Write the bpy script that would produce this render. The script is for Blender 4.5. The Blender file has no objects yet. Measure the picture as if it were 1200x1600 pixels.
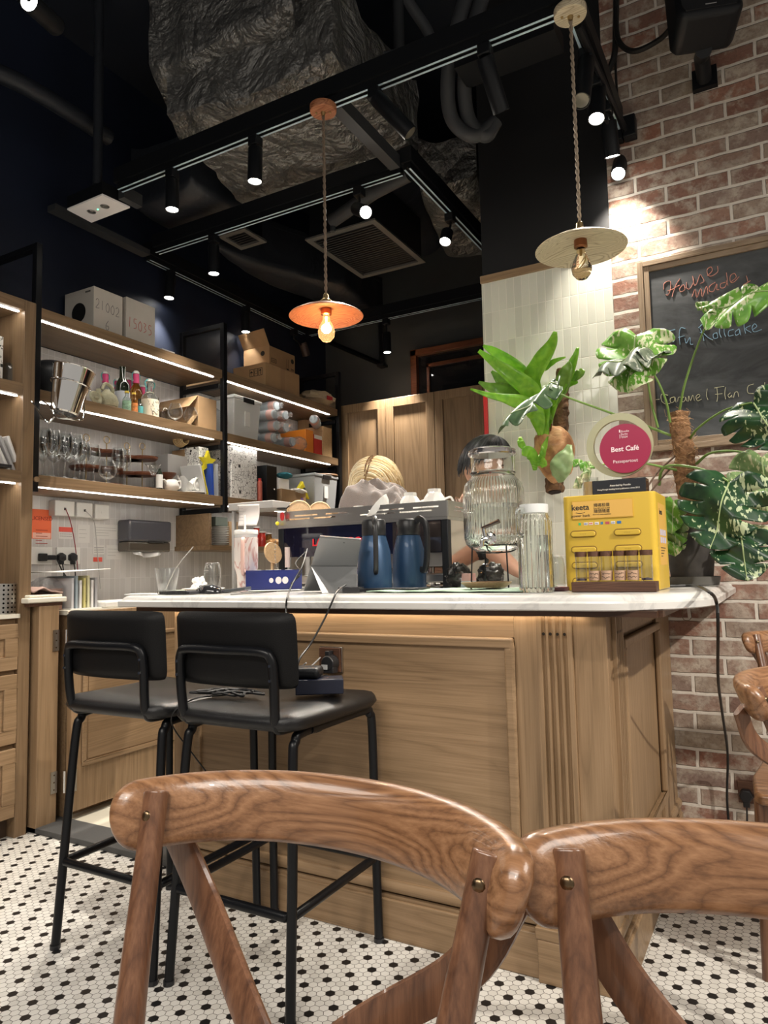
import bpy, bmesh, math, random
import numpy as np
from mathutils import Vector, Matrix, Quaternion
random.seed(7)
scn = bpy.context.scene
COL = scn.collection
R2 = math.radians
# ------------------------------------------------------------------ camera
FPX, YAW, PITCH, ROLL, EYE = 1112.35, R2(29.0248), R2(4.6929), R2(-1.21385), Vector((0, 0, 1.05))
FW = Vector((-math.sin(YAW)*math.cos(PITCH), math.cos(YAW)*math.cos(PITCH), math.sin(PITCH)))
R0 = Vector((math.cos(YAW), math.sin(YAW), 0)); U0 = R0.cross(FW)
RT = R0*math.cos(ROLL)+U0*math.sin(ROLL); UP = -R0*math.sin(ROLL)+U0*math.cos(ROLL)
cd = bpy.data.cameras.new('camera'); cam = bpy.data.objects.new('camera', cd); COL.objects.link(cam)
cam.matrix_world = Matrix(((RT.x, UP.x, -FW.x, EYE.x), (RT.y, UP.y, -FW.y, EYE.y), (RT.z, UP.z, -FW.z, EYE.z), (0, 0, 0, 1)))
cd.sensor_fit = 'VERTICAL'; cd.sensor_height = 36; cd.sensor_width = 27; cd.lens = FPX/1600*36; cd.clip_start = 0.02
scn.camera = cam
# ------------------------------------------------------------------ world, exposure
scn.view_settings.view_transform = 'Standard'; scn.view_settings.look = 'None'
scn.view_settings.gamma = 1; scn.view_settings.use_curve_mapping = False
scn.view_settings.exposure = EXPOSURE = 0.85
w = bpy.data.worlds.new('world'); scn.world = w; w.use_nodes = True
w.node_tree.nodes['Background'].inputs[0].default_value = (1.0, 0.93, 0.84, 1)
w.node_tree.nodes['Background'].inputs[1].default_value = WORLD = 0.24
SPOT_W, STRIP_E = 55, 16

def area(name, loc, size, power, col=(1, .93, .84), rot=(0, 0, 0)):
    l = bpy.data.lights.new(name, 'AREA'); l.shape = 'RECTANGLE'; l.size, l.size_y = size
    l.energy = power; l.color = col
    o = bpy.data.objects.new(name, l); o.location = loc; o.rotation_euler = rot; COL.objects.link(o); return o
# added fill lights out of view: one behind the camera, one to its right
area('unseen_fill_light', (-1.0, -0.8, 2.75), (2.4, .8), 46)
area('unseen_fill_light', (1.5, 0.9, 2.8), (1.2, 1.2), 34)
def far_spot(loc, aim, watt, size=40):
    l = bpy.data.lights.new('offscreen_spotlight', 'SPOT'); l.energy = watt; l.spot_size = R2(size); l.spot_blend = .35; l.color = (1, .93, .82); l.shadow_soft_size = .03
    o = bpy.data.objects.new('offscreen_spotlight', l); COL.objects.link(o); o.location = loc; o.rotation_euler = (Vector(aim)-Vector(loc)).to_track_quat('-Z', 'Y').to_euler()
far_spot((1.9, 1.3, 2.75), (-.35, 2.5, .7), 170)
far_spot((-.2, -.9, 2.8), (-.7, 1.0, .8), 30, 60)  # added fill spot behind the camera, brightens chairs and counter front

# ------------------------------------------------------------------ pixel helpers (photograph frame 1200x1600)
def ray(x, y): return FW + RT*((x-600)/FPX) + UP*((800-y)/FPX)
def P(ax, v, x, y):
    d = ray(x, y); i = 'XYZ'.index(ax); return EYE + d*((v-EYE[i])/d[i])
def PD(dist, x, y): return EYE + ray(x, y)*dist
def solve(px, **k):
    n = RT*FPX - FW*(px-600)
    d = n.dot(EYE)
    if 'X' in k and 'Z' in k: return Vector((k['X'], (d-n.x*k['X']-n.z*k['Z'])/n.y, k['Z']))
    return Vector(((d-n.y*k['Y']-n.z*k['Z'])/n.x, k['Y'], k['Z']))

# ------------------------------------------------------------------ materials
MATS = {}
class G:
    def __init__(s, m): s.t = m.node_tree; s.n = s.t.nodes; s.bsdf = s.n['Principled BSDF']; s._c = None
    def new(s, typ, **kw):
        n = s.n.new(typ)
        for k, v in kw.items(): setattr(n, k, v)
        return n
    def link(s, a, b): s.t.links.new(a, b)
    def coord(s, kind='Object', scale=(1, 1, 1), rot=(0, 0, 0), loc=(0, 0, 0)):
        if not s._c: s._c = s.new('ShaderNodeTexCoord')
        m = s.new('ShaderNodeMapping'); m.inputs['Scale'].default_value = scale; m.inputs['Rotation'].default_value = rot; m.inputs['Location'].default_value = loc
        s.link(s._c.outputs[kind], m.inputs[0]); return m.outputs[0]
    def world(s, scale=(1, 1, 1), loc=(0, 0, 0)):
        g = s.new('ShaderNodeNewGeometry'); m = s.new('ShaderNodeMapping'); m.inputs['Scale'].default_value = scale; m.inputs['Location'].default_value = loc
        s.link(g.outputs['Position'], m.inputs[0]); return m.outputs[0]
    def noise(s, vec, scale, detail=4, rough=.55, dist=0):
        n = s.new('ShaderNodeTexNoise'); s.link(vec, n.inputs['Vector'])
        n.inputs['Scale'].default_value = scale; n.inputs['Detail'].default_value = detail; n.inputs['Roughness'].default_value = rough; n.inputs['Distortion'].default_value = dist
        return n
    def ramp(s, fac, stops, interp='LINEAR'):
        r = s.new('ShaderNodeValToRGB'); r.color_ramp.interpolation = interp
        e = r.color_ramp.elements
        while len(e) < len(stops): e.new(.5)
        for i, (p, c) in enumerate(stops):
            e[i].position = p; e[i].color = (*c, 1) if len(c) == 3 else c
        s.link(fac, r.inputs[0]); return r.outputs[0]
    def math(s, op, a, b=None, c=None):
        n = s.new('ShaderNodeMath', operation=op)
        for i, v in enumerate((a, b, c)):
            if v is None: continue
            if isinstance(v, (int, float)): n.inputs[i].default_value = v
            else: s.link(v, n.inputs[i])
        return n.outputs[0]
    def mix(s, fac, a, b, mode='MIX'):
        n = s.new('ShaderNodeMix', data_type='RGBA', blend_type=mode)
        for i, v in ((0, fac), (6, a), (7, b)):
            if isinstance(v, (int, float)): n.inputs[i].default_value = v
            elif isinstance(v, tuple): n.inputs[i].default_value = (*v, 1) if len(v) == 3 else v
            else: s.link(v, n.inputs[i])
        return n.outputs[2]
    def bump(s, h, strength=.3, dist=.01):
        b = s.new('ShaderNodeBump'); b.inputs['Strength'].default_value = strength; b.inputs['Distance'].default_value = dist
        s.link(h, b.inputs['Height']); s.link(b.outputs[0], s.bsdf.inputs['Normal']); return b
    def color(s, c): s.link(c, s.bsdf.inputs['Base Color'])

def mat(name, col=(.5, .5, .5), rough=.5, metal=0, spec=.5, trans=0, ior=1.45, emit=None, estr=1, alpha=1, coat=0, sheen=0, sss=0, var=0, vscale=8, bump=0, bscale=60):
    if name in MATS: return MATS[name]
    m = bpy.data.materials.new(name); m.use_nodes = True; MATS[name] = m
    b = m.node_tree.nodes['Principled BSDF']; I = b.inputs
    I['Base Color'].default_value = (*col, 1); I['Roughness'].default_value = rough; I['Metallic'].default_value = metal
    I['Specular IOR Level'].default_value = spec; I['Transmission Weight'].default_value = trans; I['IOR'].default_value = ior
    I['Coat Weight'].default_value = coat; I['Sheen Weight'].default_value = sheen
    if sss: I['Subsurface Weight'].default_value = sss; I['Subsurface Radius'].default_value = (.01, .004, .002)
    if emit: I['Emission Color'].default_value = (*emit, 1); I['Emission Strength'].default_value = estr
    if alpha < 1: I['Alpha'].default_value = alpha
    g = G(m)
    if var:
        v = g.coord(); n = g.noise(v, vscale, 3)
        g.color(g.ramp(n.outputs[0], [(.3, tuple(c*(1-var) for c in col)), (.7, tuple(min(1, c*(1+var)) for c in col))]))
    if bump:
        v = g.coord(); n = g.noise(v, bscale, 4); g.bump(n.outputs[0], bump, .005)
    return m

def wood(name, dark, mid, light, axis=2, rough=.42, scale=1., bump=.12, rings=1., coat=0, world=True, lines=11., lw=.22, stretch=.6):
    """axis: grain direction"""
    if name in MATS: return MATS[name]
    m = mat(name, mid, rough, coat=coat); g = G(m)
    s = [9*scale]*3; s[axis] = stretch*scale
    v = g.world(tuple(s)) if world else g.coord('Object', tuple(s))
    n1 = g.noise(v, .9*rings, 2, .45, .5)
    w1 = g.math('FRACT', g.math('MULTIPLY', n1.outputs[0], lines))
    w2 = g.math('MULTIPLY', g.math('ABSOLUTE', g.math('SUBTRACT', w1, .5)), 2.0)
    s2 = [110*scale]*3; s2[axis] = 2.2*scale
    v2 = g.world(tuple(s2)) if world else g.coord('Object', tuple(s2))
    n2 = g.noise(v2, 2.0, 3, .6)
    n3 = g.noise(g.world((1, 1, 1)) if world else g.coord(), 2.2, 2)
    f = g.math('ADD', g.math('MULTIPLY', w2, lw), g.math('MULTIPLY', n2.outputs[0], .80-lw*.5))
    f = g.math('ADD', f, g.math('MULTIPLY', g.math('SUBTRACT', n3.outputs[0], .5), .45))
    c = g.ramp(f, [(.12, dark), (.42, mid), (.78, light)])
    ln = g.math('POWER', g.math('SUBTRACT', 1.0, w2), 14.0)
    c = g.mix(g.math('MULTIPLY', ln, lw*1.3), c, dark)
    g.color(c)
    g.bump(f, bump, .002)
    return m

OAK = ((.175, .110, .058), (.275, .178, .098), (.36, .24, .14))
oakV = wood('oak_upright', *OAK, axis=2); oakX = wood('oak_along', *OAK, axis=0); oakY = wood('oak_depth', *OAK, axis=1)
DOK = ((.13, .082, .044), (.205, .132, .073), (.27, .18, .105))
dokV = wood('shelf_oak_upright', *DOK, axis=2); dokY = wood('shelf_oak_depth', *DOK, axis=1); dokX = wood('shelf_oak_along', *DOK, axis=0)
CH = ((.085, .038, .018), (.215, .105, .050), (.345, .185, .095))
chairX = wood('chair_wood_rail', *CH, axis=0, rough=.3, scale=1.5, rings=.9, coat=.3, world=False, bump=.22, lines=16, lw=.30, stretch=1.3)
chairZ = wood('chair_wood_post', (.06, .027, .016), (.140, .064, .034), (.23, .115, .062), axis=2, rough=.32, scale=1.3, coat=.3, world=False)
walnut = wood('walnut', (.035, .016, .010), (.085, .038, .022), (.14, .07, .042), axis=0, rough=.4, scale=3)
paleV = wood('pale_board', (.38, .24, .12), (.52, .35, .19), (.62, .45, .27), axis=0, scale=3)
black_steel = mat('black_steel', (.004, .0045, .006), .34, 0, .35)
black_satin = mat('black_satin', (.006, .007, .009), .45, spec=.35)
black_plastic = mat('black_plastic', (.015, .015, .017), .35)
black_rubber = mat('black_cable', (.01, .01, .01), .5)
backleather = mat('black_backrest_leather', (.0035, .0035, .004), .5, bump=.2, bscale=400, spec=.25)
leather = mat('black_leather', (.008, .008, .009), .33, bump=.25, bscale=400, spec=.5)
steel = mat('brushed_steel', (.55, .53, .50), .28, 1)
chrome = mat('chrome', (.75, .75, .75), .08, 1)
brass = mat('aged_brass', (.45, .33, .16), .35, 1)
bronze = mat('bronze_stud', (.16, .11, .065), .3, 1)
white_paint = mat('white_plastic', (.72, .71, .68), .35)
cream = mat('cream_paint', (.72, .68, .58), .4)
paper = mat('white_paper', (.78, .77, .75), .7)
ceramic = mat('white_ceramic', (.78, .77, .74), .12, coat=.5)
glass = mat('clear_glass', (.97, .99, .98), .0, trans=1, ior=1.45)
gglass = mat('green_tinted_glass', (.96, .985, .97), .0, trans=1, ior=1.45)
water = mat('water', (.97, .99, 1), .0, trans=1, ior=1.33)
plasticwrap = mat('clear_wrap', (.9, .92, .93), .12, trans=.85, ior=1.2, alpha=.55, bump=.9, bscale=60)
card = mat('cardboard', (.42, .27, .145), .75, var=.12, vscale=6)
cardw = mat('white_carton', (.62, .58, .52), .7, var=.05)
cardt = mat('carton_tape', (.36, .21, .10), .4)
ink = mat('black_ink', (.02, .02, .02), .7)
redink = mat('red_ink', (.5, .05, .04), .7)
whiteink = mat('white_ink', (.85, .83, .8), .6)
navy = mat('navy_wall_paint', (.008, .013, .030), .55, var=.2, vscale=2)

def m_tile(name, col, grout, tw, th, ax_u, off=0, mort=.035, rough=.12, z0=0, u0=0, tilt=.6):
    m = mat(name, col, rough); g = G(m)
    sep = g.new('ShaderNodeSeparateXYZ'); g.link(g.world(), sep.inputs[0])
    u = g.math('DIVIDE', g.math('SUBTRACT', sep.outputs[ax_u], u0), tw); v = g.math('DIVIDE', g.math('SUBTRACT', sep.outputs[2], z0), th)
    fu = g.math('FRACT', u); fv = g.math('FRACT', v)
    eu = g.math('MULTIPLY', g.math('MINIMUM', fu, g.math('SUBTRACT', 1.0, fu)), tw)
    ev = g.math('MULTIPLY', g.math('MINIMUM', fv, g.math('SUBTRACT', 1.0, fv)), th)
    e = g.math('MINIMUM', eu, ev)
    k = g.new('ShaderNodeMapRange'); g.link(e, k.inputs[0]); k.inputs[1].default_value = mort*tw*.5; k.inputs[2].default_value = mort*tw*.5+.0016
    cmb = g.new('ShaderNodeCombineXYZ'); g.link(g.math('FLOOR', u), cmb.inputs[0]); g.link(g.math('FLOOR', v), cmb.inputs[1])
    wn = g.new('ShaderNodeTexWhiteNoise', noise_dimensions='3D'); g.link(cmb.outputs[0], wn.inputs[0])
    tint = g.ramp(wn.outputs[0], [(0, tuple(c*.9 for c in col)), (1, tuple(min(1, c*1.06) for c in col))])
    g.color(g.mix(k.outputs[0], grout, tint))
    g.link(g.math('SUBTRACT', .7, g.math('MULTIPLY', k.outputs[0], .7-rough)), g.bsdf.inputs['Roughness'])
    n = g.noise(g.world(), 22, 2)
    sv = g.new('ShaderNodeSeparateColor'); g.link(wn.outputs[1], sv.inputs[0])
    slope = g.math('ADD', g.math('MULTIPLY', g.math('SUBTRACT', sv.outputs[0], .5), fu), g.math('MULTIPLY', g.math('SUBTRACT', sv.outputs[1], .5), fv))
    h = g.math('ADD', k.outputs[0], g.math('ADD', g.math('MULTIPLY', n.outputs[0], tilt), g.math('MULTIPLY', slope, tilt*.6)))
    g.bump(h, .5, .0012)
    return m
tile_white = m_tile('vertical_white_tile', (.66, .66, .58), (.74, .72, .64), .0352, .138, 0, z0=2.202, u0=-.548)
tile_bar = m_tile('bar_white_tile', (.60, .58, .57), (.66, .64, .63), .035, .16, 1, rough=.2, z0=1.36, u0=0, tilt=.3)

def m_hex():
    m = mat('hexagon_mosaic', (.7, .69, .65), .3); g = G(m)
    dx, wv, X0, Y0 = .019975, .02306, -1.287, 1.835
    sep = g.new('ShaderNodeSeparateXYZ'); g.link(g.world(), sep.inputs[0])
    x = g.math('SUBTRACT', sep.outputs[0], X0); y = g.math('SUBTRACT', sep.outputs[1], Y0)
    def cell(ox, oy):
        i = g.math('ROUND', g.math('DIVIDE', g.math('SUBTRACT', x, ox), 2*dx)); j = g.math('ROUND', g.math('DIVIDE', g.math('SUBTRACT', y, oy), wv))
        lx = g.math('ABSOLUTE', g.math('SUBTRACT', g.math('SUBTRACT', x, ox), g.math('MULTIPLY', i, 2*dx)))
        ly = g.math('ABSOLUTE', g.math('SUBTRACT', g.math('SUBTRACT', y, oy), g.math('MULTIPLY', j, wv)))
        d = g.math('MAXIMUM', ly, g.math('ADD', g.math('MULTIPLY', ly, .5), g.math('MULTIPLY', lx, .866)))
        return i, j, d
    i0, j0, d0 = cell(0, 0); i1, j1, d1 = cell(dx, wv/2)
    d = g.math('MINIMUM', d0, d1); isA = g.math('LESS_THAN', d0, d1)
    # black: col = 2i: col%4==0 & row%4==0 or col%4==2 & row%4==2 -> (i even & j%4==0) or (i odd & j%4==2)
    par = g.math('MULTIPLY', g.math('PINGPONG', i0, 1.0), 2.0)
    jm = g.math('ABSOLUTE', g.math('SUBTRACT', j0, par))
    jm = g.math('FRACT', g.math('ADD', g.math('DIVIDE', jm, 4.0), .001))
    blk = g.math('MULTIPLY', isA, g.math('LESS_THAN', jm, .1))
    k = g.new('ShaderNodeMapRange'); g.link(d, k.inputs[0]); k.inputs[1].default_value = wv/2-.0010; k.inputs[2].default_value = wv/2-.0004
    cmb = g.new('ShaderNodeCombineXYZ')
    def pick(a, b): return g.math('ADD', g.math('MULTIPLY', isA, a), g.math('MULTIPLY', g.math('SUBTRACT', 1.0, isA), g.math('ADD', b, .37)))
    g.link(pick(i0, i1), cmb.inputs[0]); g.link(pick(j0, j1), cmb.inputs[1])
    wn = g.new('ShaderNodeTexWhiteNoise', noise_dimensions='3D'); g.link(cmb.outputs[0], wn.inputs[0])
    tint = g.ramp(wn.outputs[0], [(0, (.64, .62, .58)), (.3, (.72, .70, .66)), (1, (.78, .76, .72))])
    n = g.noise(g.world(), 1.3, 4); dirt = g.ramp(n.outputs[0], [(.3, (.80, .78, .74)), (.6, (1, 1, 1))])
    c = g.mix(blk, tint, (.012, .012, .013)); c = g.mix(k.outputs[0], c, (.085, .07, .06)); c = g.mix(1.0, c, dirt, 'MULTIPLY')
    g.color(c); g.link(g.math('ADD', .28, g.math('MULTIPLY', k.outputs[0], .5)), g.bsdf.inputs['Roughness'])
    g.bump(g.math('SUBTRACT', 1.0, k.outputs[0]), .4, .0008)
    return m
hexm = m_hex()

def m_brick():
    m = mat('old_red_brick', (.3, .15, .1), .85); g = G(m)
    sep = g.new('ShaderNodeSeparateXYZ'); g.link(g.world(), sep.inputs[0])
    nd = g.noise(g.world(), 11, 3); nn = g.math('MULTIPLY', g.math('SUBTRACT', nd.outputs[0], .5), .010)
    nd2 = g.noise(g.world(loc=(5, 3, 1)), 9, 3); nn2 = g.math('MULTIPLY', g.math('SUBTRACT', nd2.outputs[0], .5), .014)
    cmb = g.new('ShaderNodeCombineXYZ'); g.link(g.math('ADD', g.math('ADD', sep.outputs[0], sep.outputs[1]), nn), cmb.inputs[0]); g.link(g.math('ADD', sep.outputs[2], nn2), cmb.inputs[1])
    def br(c1, c2, mo, bias=0):
        b = g.new('ShaderNodeTexBrick'); b.offset = .5; b.squash = 1
        g.link(cmb.outputs[0], b.inputs['Vector'])
        I = b.inputs; I['Color1'].default_value = (*c1, 1); I['Color2'].default_value = (*c2, 1); I['Mortar'].default_value = (*mo, 1)
        I['Scale'].default_value = 1; I['Mortar Size'].default_value = .0075; I['Mortar Smooth'].default_value = .35; I['Bias'].default_value = bias
        I['Brick Width'].default_value = .232; I['Row Height'].default_value = .0697
        return b
    b = br((0, 0, 0), (1, 1, 1), (.5, .5, .5))
    base = g.ramp(b.outputs[0], [(0, (.20, .115, .09)), (.3, (.30, .14, .095)), (.5, (.33, .225, .175)), (.7, (.26, .18, .15)), (1, (.36, .29, .22))])
    n = g.noise(g.world(), 16, 6, .62); spl = g.ramp(n.outputs[0], [(.46, (0, 0, 0)), (.60, (1, 1, 1))])
    c = g.mix(g.math('MULTIPLY', spl, .75), base, (.52, .45, .37))
    n2 = g.noise(g.world(), 70, 4, .7); c = g.mix(g.math('MULTIPLY', g.ramp(n2.outputs[0], [(.35, (1, 1, 1)), (.5, (0, 0, 0))]), .35), c, (.10, .05, .035))
    n4 = g.noise(g.world(), 5, 3); c = g.mix(g.math('MULTIPLY', g.ramp(n4.outputs[0], [(.45, (0, 0, 0)), (.65, (1, 1, 1))]), .4), c, (.17, .12, .10))
    c = g.mix(b.outputs[1], c, (.66, .60, .53))
    g.color(c)
    h = g.math('ADD', g.math('MULTIPLY', g.math('SUBTRACT', 1.0, b.outputs[1]), .8), g.math('ADD', g.math('MULTIPLY', n.outputs[0], .6), g.math('MULTIPLY', n2.outputs[0], .25)))
    g.bump(h, .9, .009)
    return m
brickm = m_brick()

# ------------------------------------------------------------------ mesh helpers
class MB:
    def __init__(s): s.v = []; s.f = []; s.fm = []; s.m = 0
    def add(s, vs, fs):
        o = len(s.v); s.v += [Vector(v) for v in vs]; s.f += [tuple(i+o for i in f) for f in fs]; s.fm += [s.m]*len(fs); return s
    def box(s, a, b, M=None):
        x0, y0, z0 = a; x1, y1, z1 = b
        vs = [Vector(p) for p in ((x0, y0, z0), (x1, y0, z0), (x1, y1, z0), (x0, y1, z0), (x0, y0, z1), (x1, y0, z1), (x1, y1, z1), (x0, y1, z1))]
        if M: vs = [M @ v for v in vs]
        return s.add(vs, [(0, 3, 2, 1), (4, 5, 6, 7), (0, 1, 5, 4), (1, 2, 6, 5), (2, 3, 7, 6), (3, 0, 4, 7)])
    def cbox(s, c, size, rz=0, M=None):
        T = Matrix.Translation(c) @ (M if M else Matrix.Rotation(rz, 4, 'Z')); h = Vector(size)/2
        return s.box(-h, h, T)
    def tube(s, pts, r, n=10, closed=False, cap=True, flat=None, up=None):
        pts = [Vector(p) for p in pts]; N = len(pts); rs = r if isinstance(r, (list, tuple)) else [r]*N
        fr = []; t0 = None
        for i in range(N):
            a = pts[(i-1) % N] if (closed or i) else pts[0]; b = pts[(i+1) % N] if (closed or i < N-1) else pts[-1]
            t = (b-a).normalized()
            if t0 is None:
                u = up if up else (Vector((0, 0, 1)) if abs(t.z) < .9 else Vector((1, 0, 0)))
                u = (u - t*u.dot(t)).normalized()
            else:
                u = (u - t*u.dot(t))
                u = u.normalized() if u.length > 1e-6 else t.orthogonal().normalized()
            t0 = t; fr.append((u, t.cross(u)))
        vs = []
        for i in range(N):
            u, v = fr[i]
            for k in range(n):
                a = 2*math.pi*k/n; ca, sa = math.cos(a), math.sin(a)
                if flat:   # (ru, rv) superellipse section multiplied by r
                    e = flat[2] if len(flat) > 2 else .5
                    ca = math.copysign(abs(ca)**e, ca)*flat[0]; sa = math.copysign(abs(sa)**e, sa)*flat[1]
                vs.append(pts[i] + (u*ca + v*sa)*rs[i])
        fs = []
        for i in range(N if closed else N-1):
            j = (i+1) % N
            for k in range(n): fs.append((i*n+k, i*n+(k+1) % n, j*n+(k+1) % n, j*n+k))
        if cap and not closed: fs += [tuple(range(n-1, -1, -1)), tuple((N-1)*n+k for k in range(n))]
        return s.add(vs, fs)
    def cyl(s, p0, p1, r0, r1=None, n=20):
        return s.tube([p0, p1], [r0, r1 if r1 is not None else r0], n)
    def lathe(s, prof, c=(0, 0, 0), n=24, M=None, sx=1, sy=1):
        T = Matrix.Translation(c) @ (M if M else Matrix())
        vs = []; fs = []; m = len(prof)
        for k in range(n):
            a = 2*math.pi*k/n
            for r, z in prof: vs.append(T @ Vector((r*math.cos(a)*sx, r*math.sin(a)*sy, z)))
        for k in range(n):
            j = (k+1) % n
            for i in range(m-1): fs.append((k*m+i, j*m+i, j*m+i+1, k*m+i+1))
        if prof[0][0] > 1e-6: fs.append(tuple(k*m for k in range(n-1, -1, -1)))
        if prof[-1][0] > 1e-6: fs.append(tuple(k*m+m-1 for k in range(n)))
        return s.add(vs, fs)
    def prism(s, pts, d, M=None):
        """pts: 2D polygon in local xy extruded d along z, M places it"""
        n = len(pts); T = M if M else Matrix()
        vs = [T @ Vector((x, y, 0)) for x, y in pts] + [T @ Vector((x, y, d)) for x, y in pts]
        return s.add(vs, [tuple(range(n-1, -1, -1)), tuple(range(n, 2*n))] + [(i, (i+1) % n, n+(i+1) % n, n+i) for i in range(n)])
    def poly(s, pts, off):
        """3D polygon given thickness along vector off"""
        n = len(pts); pts = [Vector(p) for p in pts]; off = Vector(off)
        return s.add(pts + [p+off for p in pts], [tuple(range(n-1, -1, -1)), tuple(range(n, 2*n))] + [(i, (i+1) % n, n+(i+1) % n, n+i) for i in range(n)])
    def ball(s, c, r, n=16, m=10, M=None, fn=None):
        rr = r if isinstance(r, (list, tuple)) else (r, r, r); T = Matrix.Translation(c) @ (M if M else Matrix())
        vs = []
        for i in range(m+1):
            t = math.pi*i/m
            for k in range(n):
                a = 2*math.pi*k/n; p = Vector((math.sin(t)*math.cos(a), math.sin(t)*math.sin(a), math.cos(t)))
                q = fn(p) if fn else 1
                vs.append(T @ Vector((p.x*rr[0]*q, p.y*rr[1]*q, p.z*rr[2]*q)))
        return s.add(vs, [(i*n+k, (i+1)*n+k, (i+1)*n+(k+1) % n, i*n+(k+1) % n) for i in range(m) for k in range(n)])
    def grid(s, fn, nu, nv, wrap=False):
        vs = [fn(i/nu, j/nv) for i in range(nu+1) for j in range(nv+1)]
        return s.add(vs, [(i*(nv+1)+j, (i+1)*(nv+1)+j, (i+1)*(nv+1)+j+1, i*(nv+1)+j+1) for i in range(nu) for j in range(nv)])

WL = {}
def mesh_of(name, mb, mats, org=Vector((0, 0, 0)), smooth=.6, weld=True):
    me = bpy.data.meshes.new(name); me.from_pydata([v-org for v in mb.v], [], mb.f)
    for m in (mats if isinstance(mats, (list, tuple)) else [mats]): me.materials.append(m)
    me.polygons.foreach_set('material_index', mb.fm)
    if weld:
        bm = bmesh.new(); bm.from_mesh(me); bmesh.ops.remove_doubles(bm, verts=bm.verts, dist=1e-6); bmesh.ops.recalc_face_normals(bm, faces=bm.faces); bm.to_mesh(me); bm.free()
    if smooth:
        me.shade_smooth(); me.set_sharp_from_angle(angle=smooth)
    me.update(); return me
def thing(name, label, cat, loc=(0, 0, 0), group=None, rz=0):
    o = bpy.data.objects.new(name, None); COL.objects.link(o); o.empty_display_size = .05
    o.location = loc; o.rotation_euler.z = rz; WL[o.name] = Vector(loc)
    o['label'] = label; o['category'] = cat
    if group: o['group'] = group
    return o
def mods(o, bev, sub, sol):
    if sol: m = o.modifiers.new('sol', 'SOLIDIFY'); m.thickness = sol; m.offset = 0
    if bev: m = o.modifiers.new('bev', 'BEVEL'); m.width = bev; m.segments = 3; m.limit_method = 'ANGLE'; m.angle_limit = .6
    if sub: m = o.modifiers.new('sub', 'SUBSURF'); m.levels = m.render_levels = sub
def part(name, mb, mats, root, label=None, local=False, bev=0, sub=0, sol=0, smooth=.6, kind=None):
    """mb in world coordinates (or in root coordinates when local)"""
    org = Vector((0, 0, 0)) if local else WL[root.name]
    o = bpy.data.objects.new(name, mb if isinstance(mb, bpy.types.Mesh) else mesh_of(name, mb, mats, org, smooth)); COL.objects.link(o); o.parent = root
    WL[o.name] = WL[root.name]
    if label: o['label'] = label
    if kind: o['kind'] = kind
    mods(o, bev, sub, sol); return o
def split_mb(mb):
    par = list(range(len(mb.v)))
    def fd(i):
        while par[i] != i: par[i] = par[par[i]]; i = par[i]
        return i
    for f in mb.f:
        r = fd(f[0])
        for k in f[1:]: par[fd(k)] = r
    out = {}
    for f, m_ in zip(mb.f, mb.fm): out.setdefault(fd(f[0]), []).append((f, m_))
    res = []
    for g_ in out.values():
        idx = {}; n = MB()
        for f, m_ in g_:
            for k in f:
                if k not in idx: idx[k] = len(n.v); n.v.append(mb.v[k])
            n.f.append(tuple(idx[k] for k in f)); n.fm.append(m_)
        res.append(n)
    return res
def parts(name, mb, mats, root, label=None, **k): return [part(name, p_, mats, root, label, **k) for p_ in split_mb(mb)]
def solo(name, label, cat, mb, mats, loc=None, group=None, bev=0, sub=0, sol=0, smooth=.6, kind=None):
    if loc is None:
        xs = [v.x for v in mb.v]; ys = [v.y for v in mb.v]; zs = [v.z for v in mb.v]
        loc = Vector(((min(xs)+max(xs))/2, (min(ys)+max(ys))/2, min(zs)))
    loc = Vector(loc)
    o = bpy.data.objects.new(name, mesh_of(name, mb, mats, loc, smooth)); COL.objects.link(o); o.location = loc; WL[o.name] = loc
    o['label'] = label; o['category'] = cat
    if group: o['group'] = group
    if kind: o['kind'] = kind
    mods(o, bev, sub, sol); return o
def struct(name, mb, mats, parent=None, bev=0, smooth=.6):
    o = bpy.data.objects.new(name, mesh_of(name, mb, mats, Vector((0, 0, 0)), smooth)); COL.objects.link(o); WL[o.name] = Vector((0, 0, 0))
    if parent: o.parent = parent
    else: o['kind'] = 'structure'
    mods(o, bev, 0, 0); return o
def copy_tree(o, parent=None):
    c = o.copy(); COL.objects.link(c)
    if parent: c.parent = parent
    for ch in [x for x in o.children]: copy_tree(ch, c)
    return c
def dup(o, loc, label, rz=None, group=None, scale=None):
    c = copy_tree(o); c.location = loc; c['label'] = label; WL[c.name] = Vector(loc)
    if rz is not None: c.rotation_euler.z = rz
    if group: c['group'] = group
    if scale: c.scale = (scale,)*3
    return c
def frame_m(o, r, u):
    """matrix with local x=r, y=u, z=r x u at o"""
    r = Vector(r).normalized(); u = Vector(u); u = (u-r*u.dot(r)).normalized(); n = r.cross(u)
    return Matrix(((r.x, u.x, n.x, o[0]), (r.y, u.y, n.y, o[1]), (r.z, u.z, n.z, o[2]), (0, 0, 0, 1)))
def text_mb(body, size, M, depth=.0006, align='CENTER', bold=0, xs=1):
    c = bpy.data.curves.new('t', 'FONT'); c.body = body; c.size = size; c.extrude = depth/2; c.align_x = align; c.align_y = 'CENTER'; c.resolution_u = 3; c.offset = bold
    o = bpy.data.objects.new('t', c); COL.objects.link(o); dg = bpy.context.evaluated_depsgraph_get(); dg.update()
    me = bpy.data.meshes.new_from_object(o.evaluated_get(dg)); mb = MB()
    mb.add([M @ Vector((v.co.x*xs, v.co.y, v.co.z)) for v in me.vertices], [tuple(p.vertices) for p in me.polygons])
    bpy.data.objects.remove(o); bpy.data.curves.remove(c); bpy.data.meshes.remove(me); return mb
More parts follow.
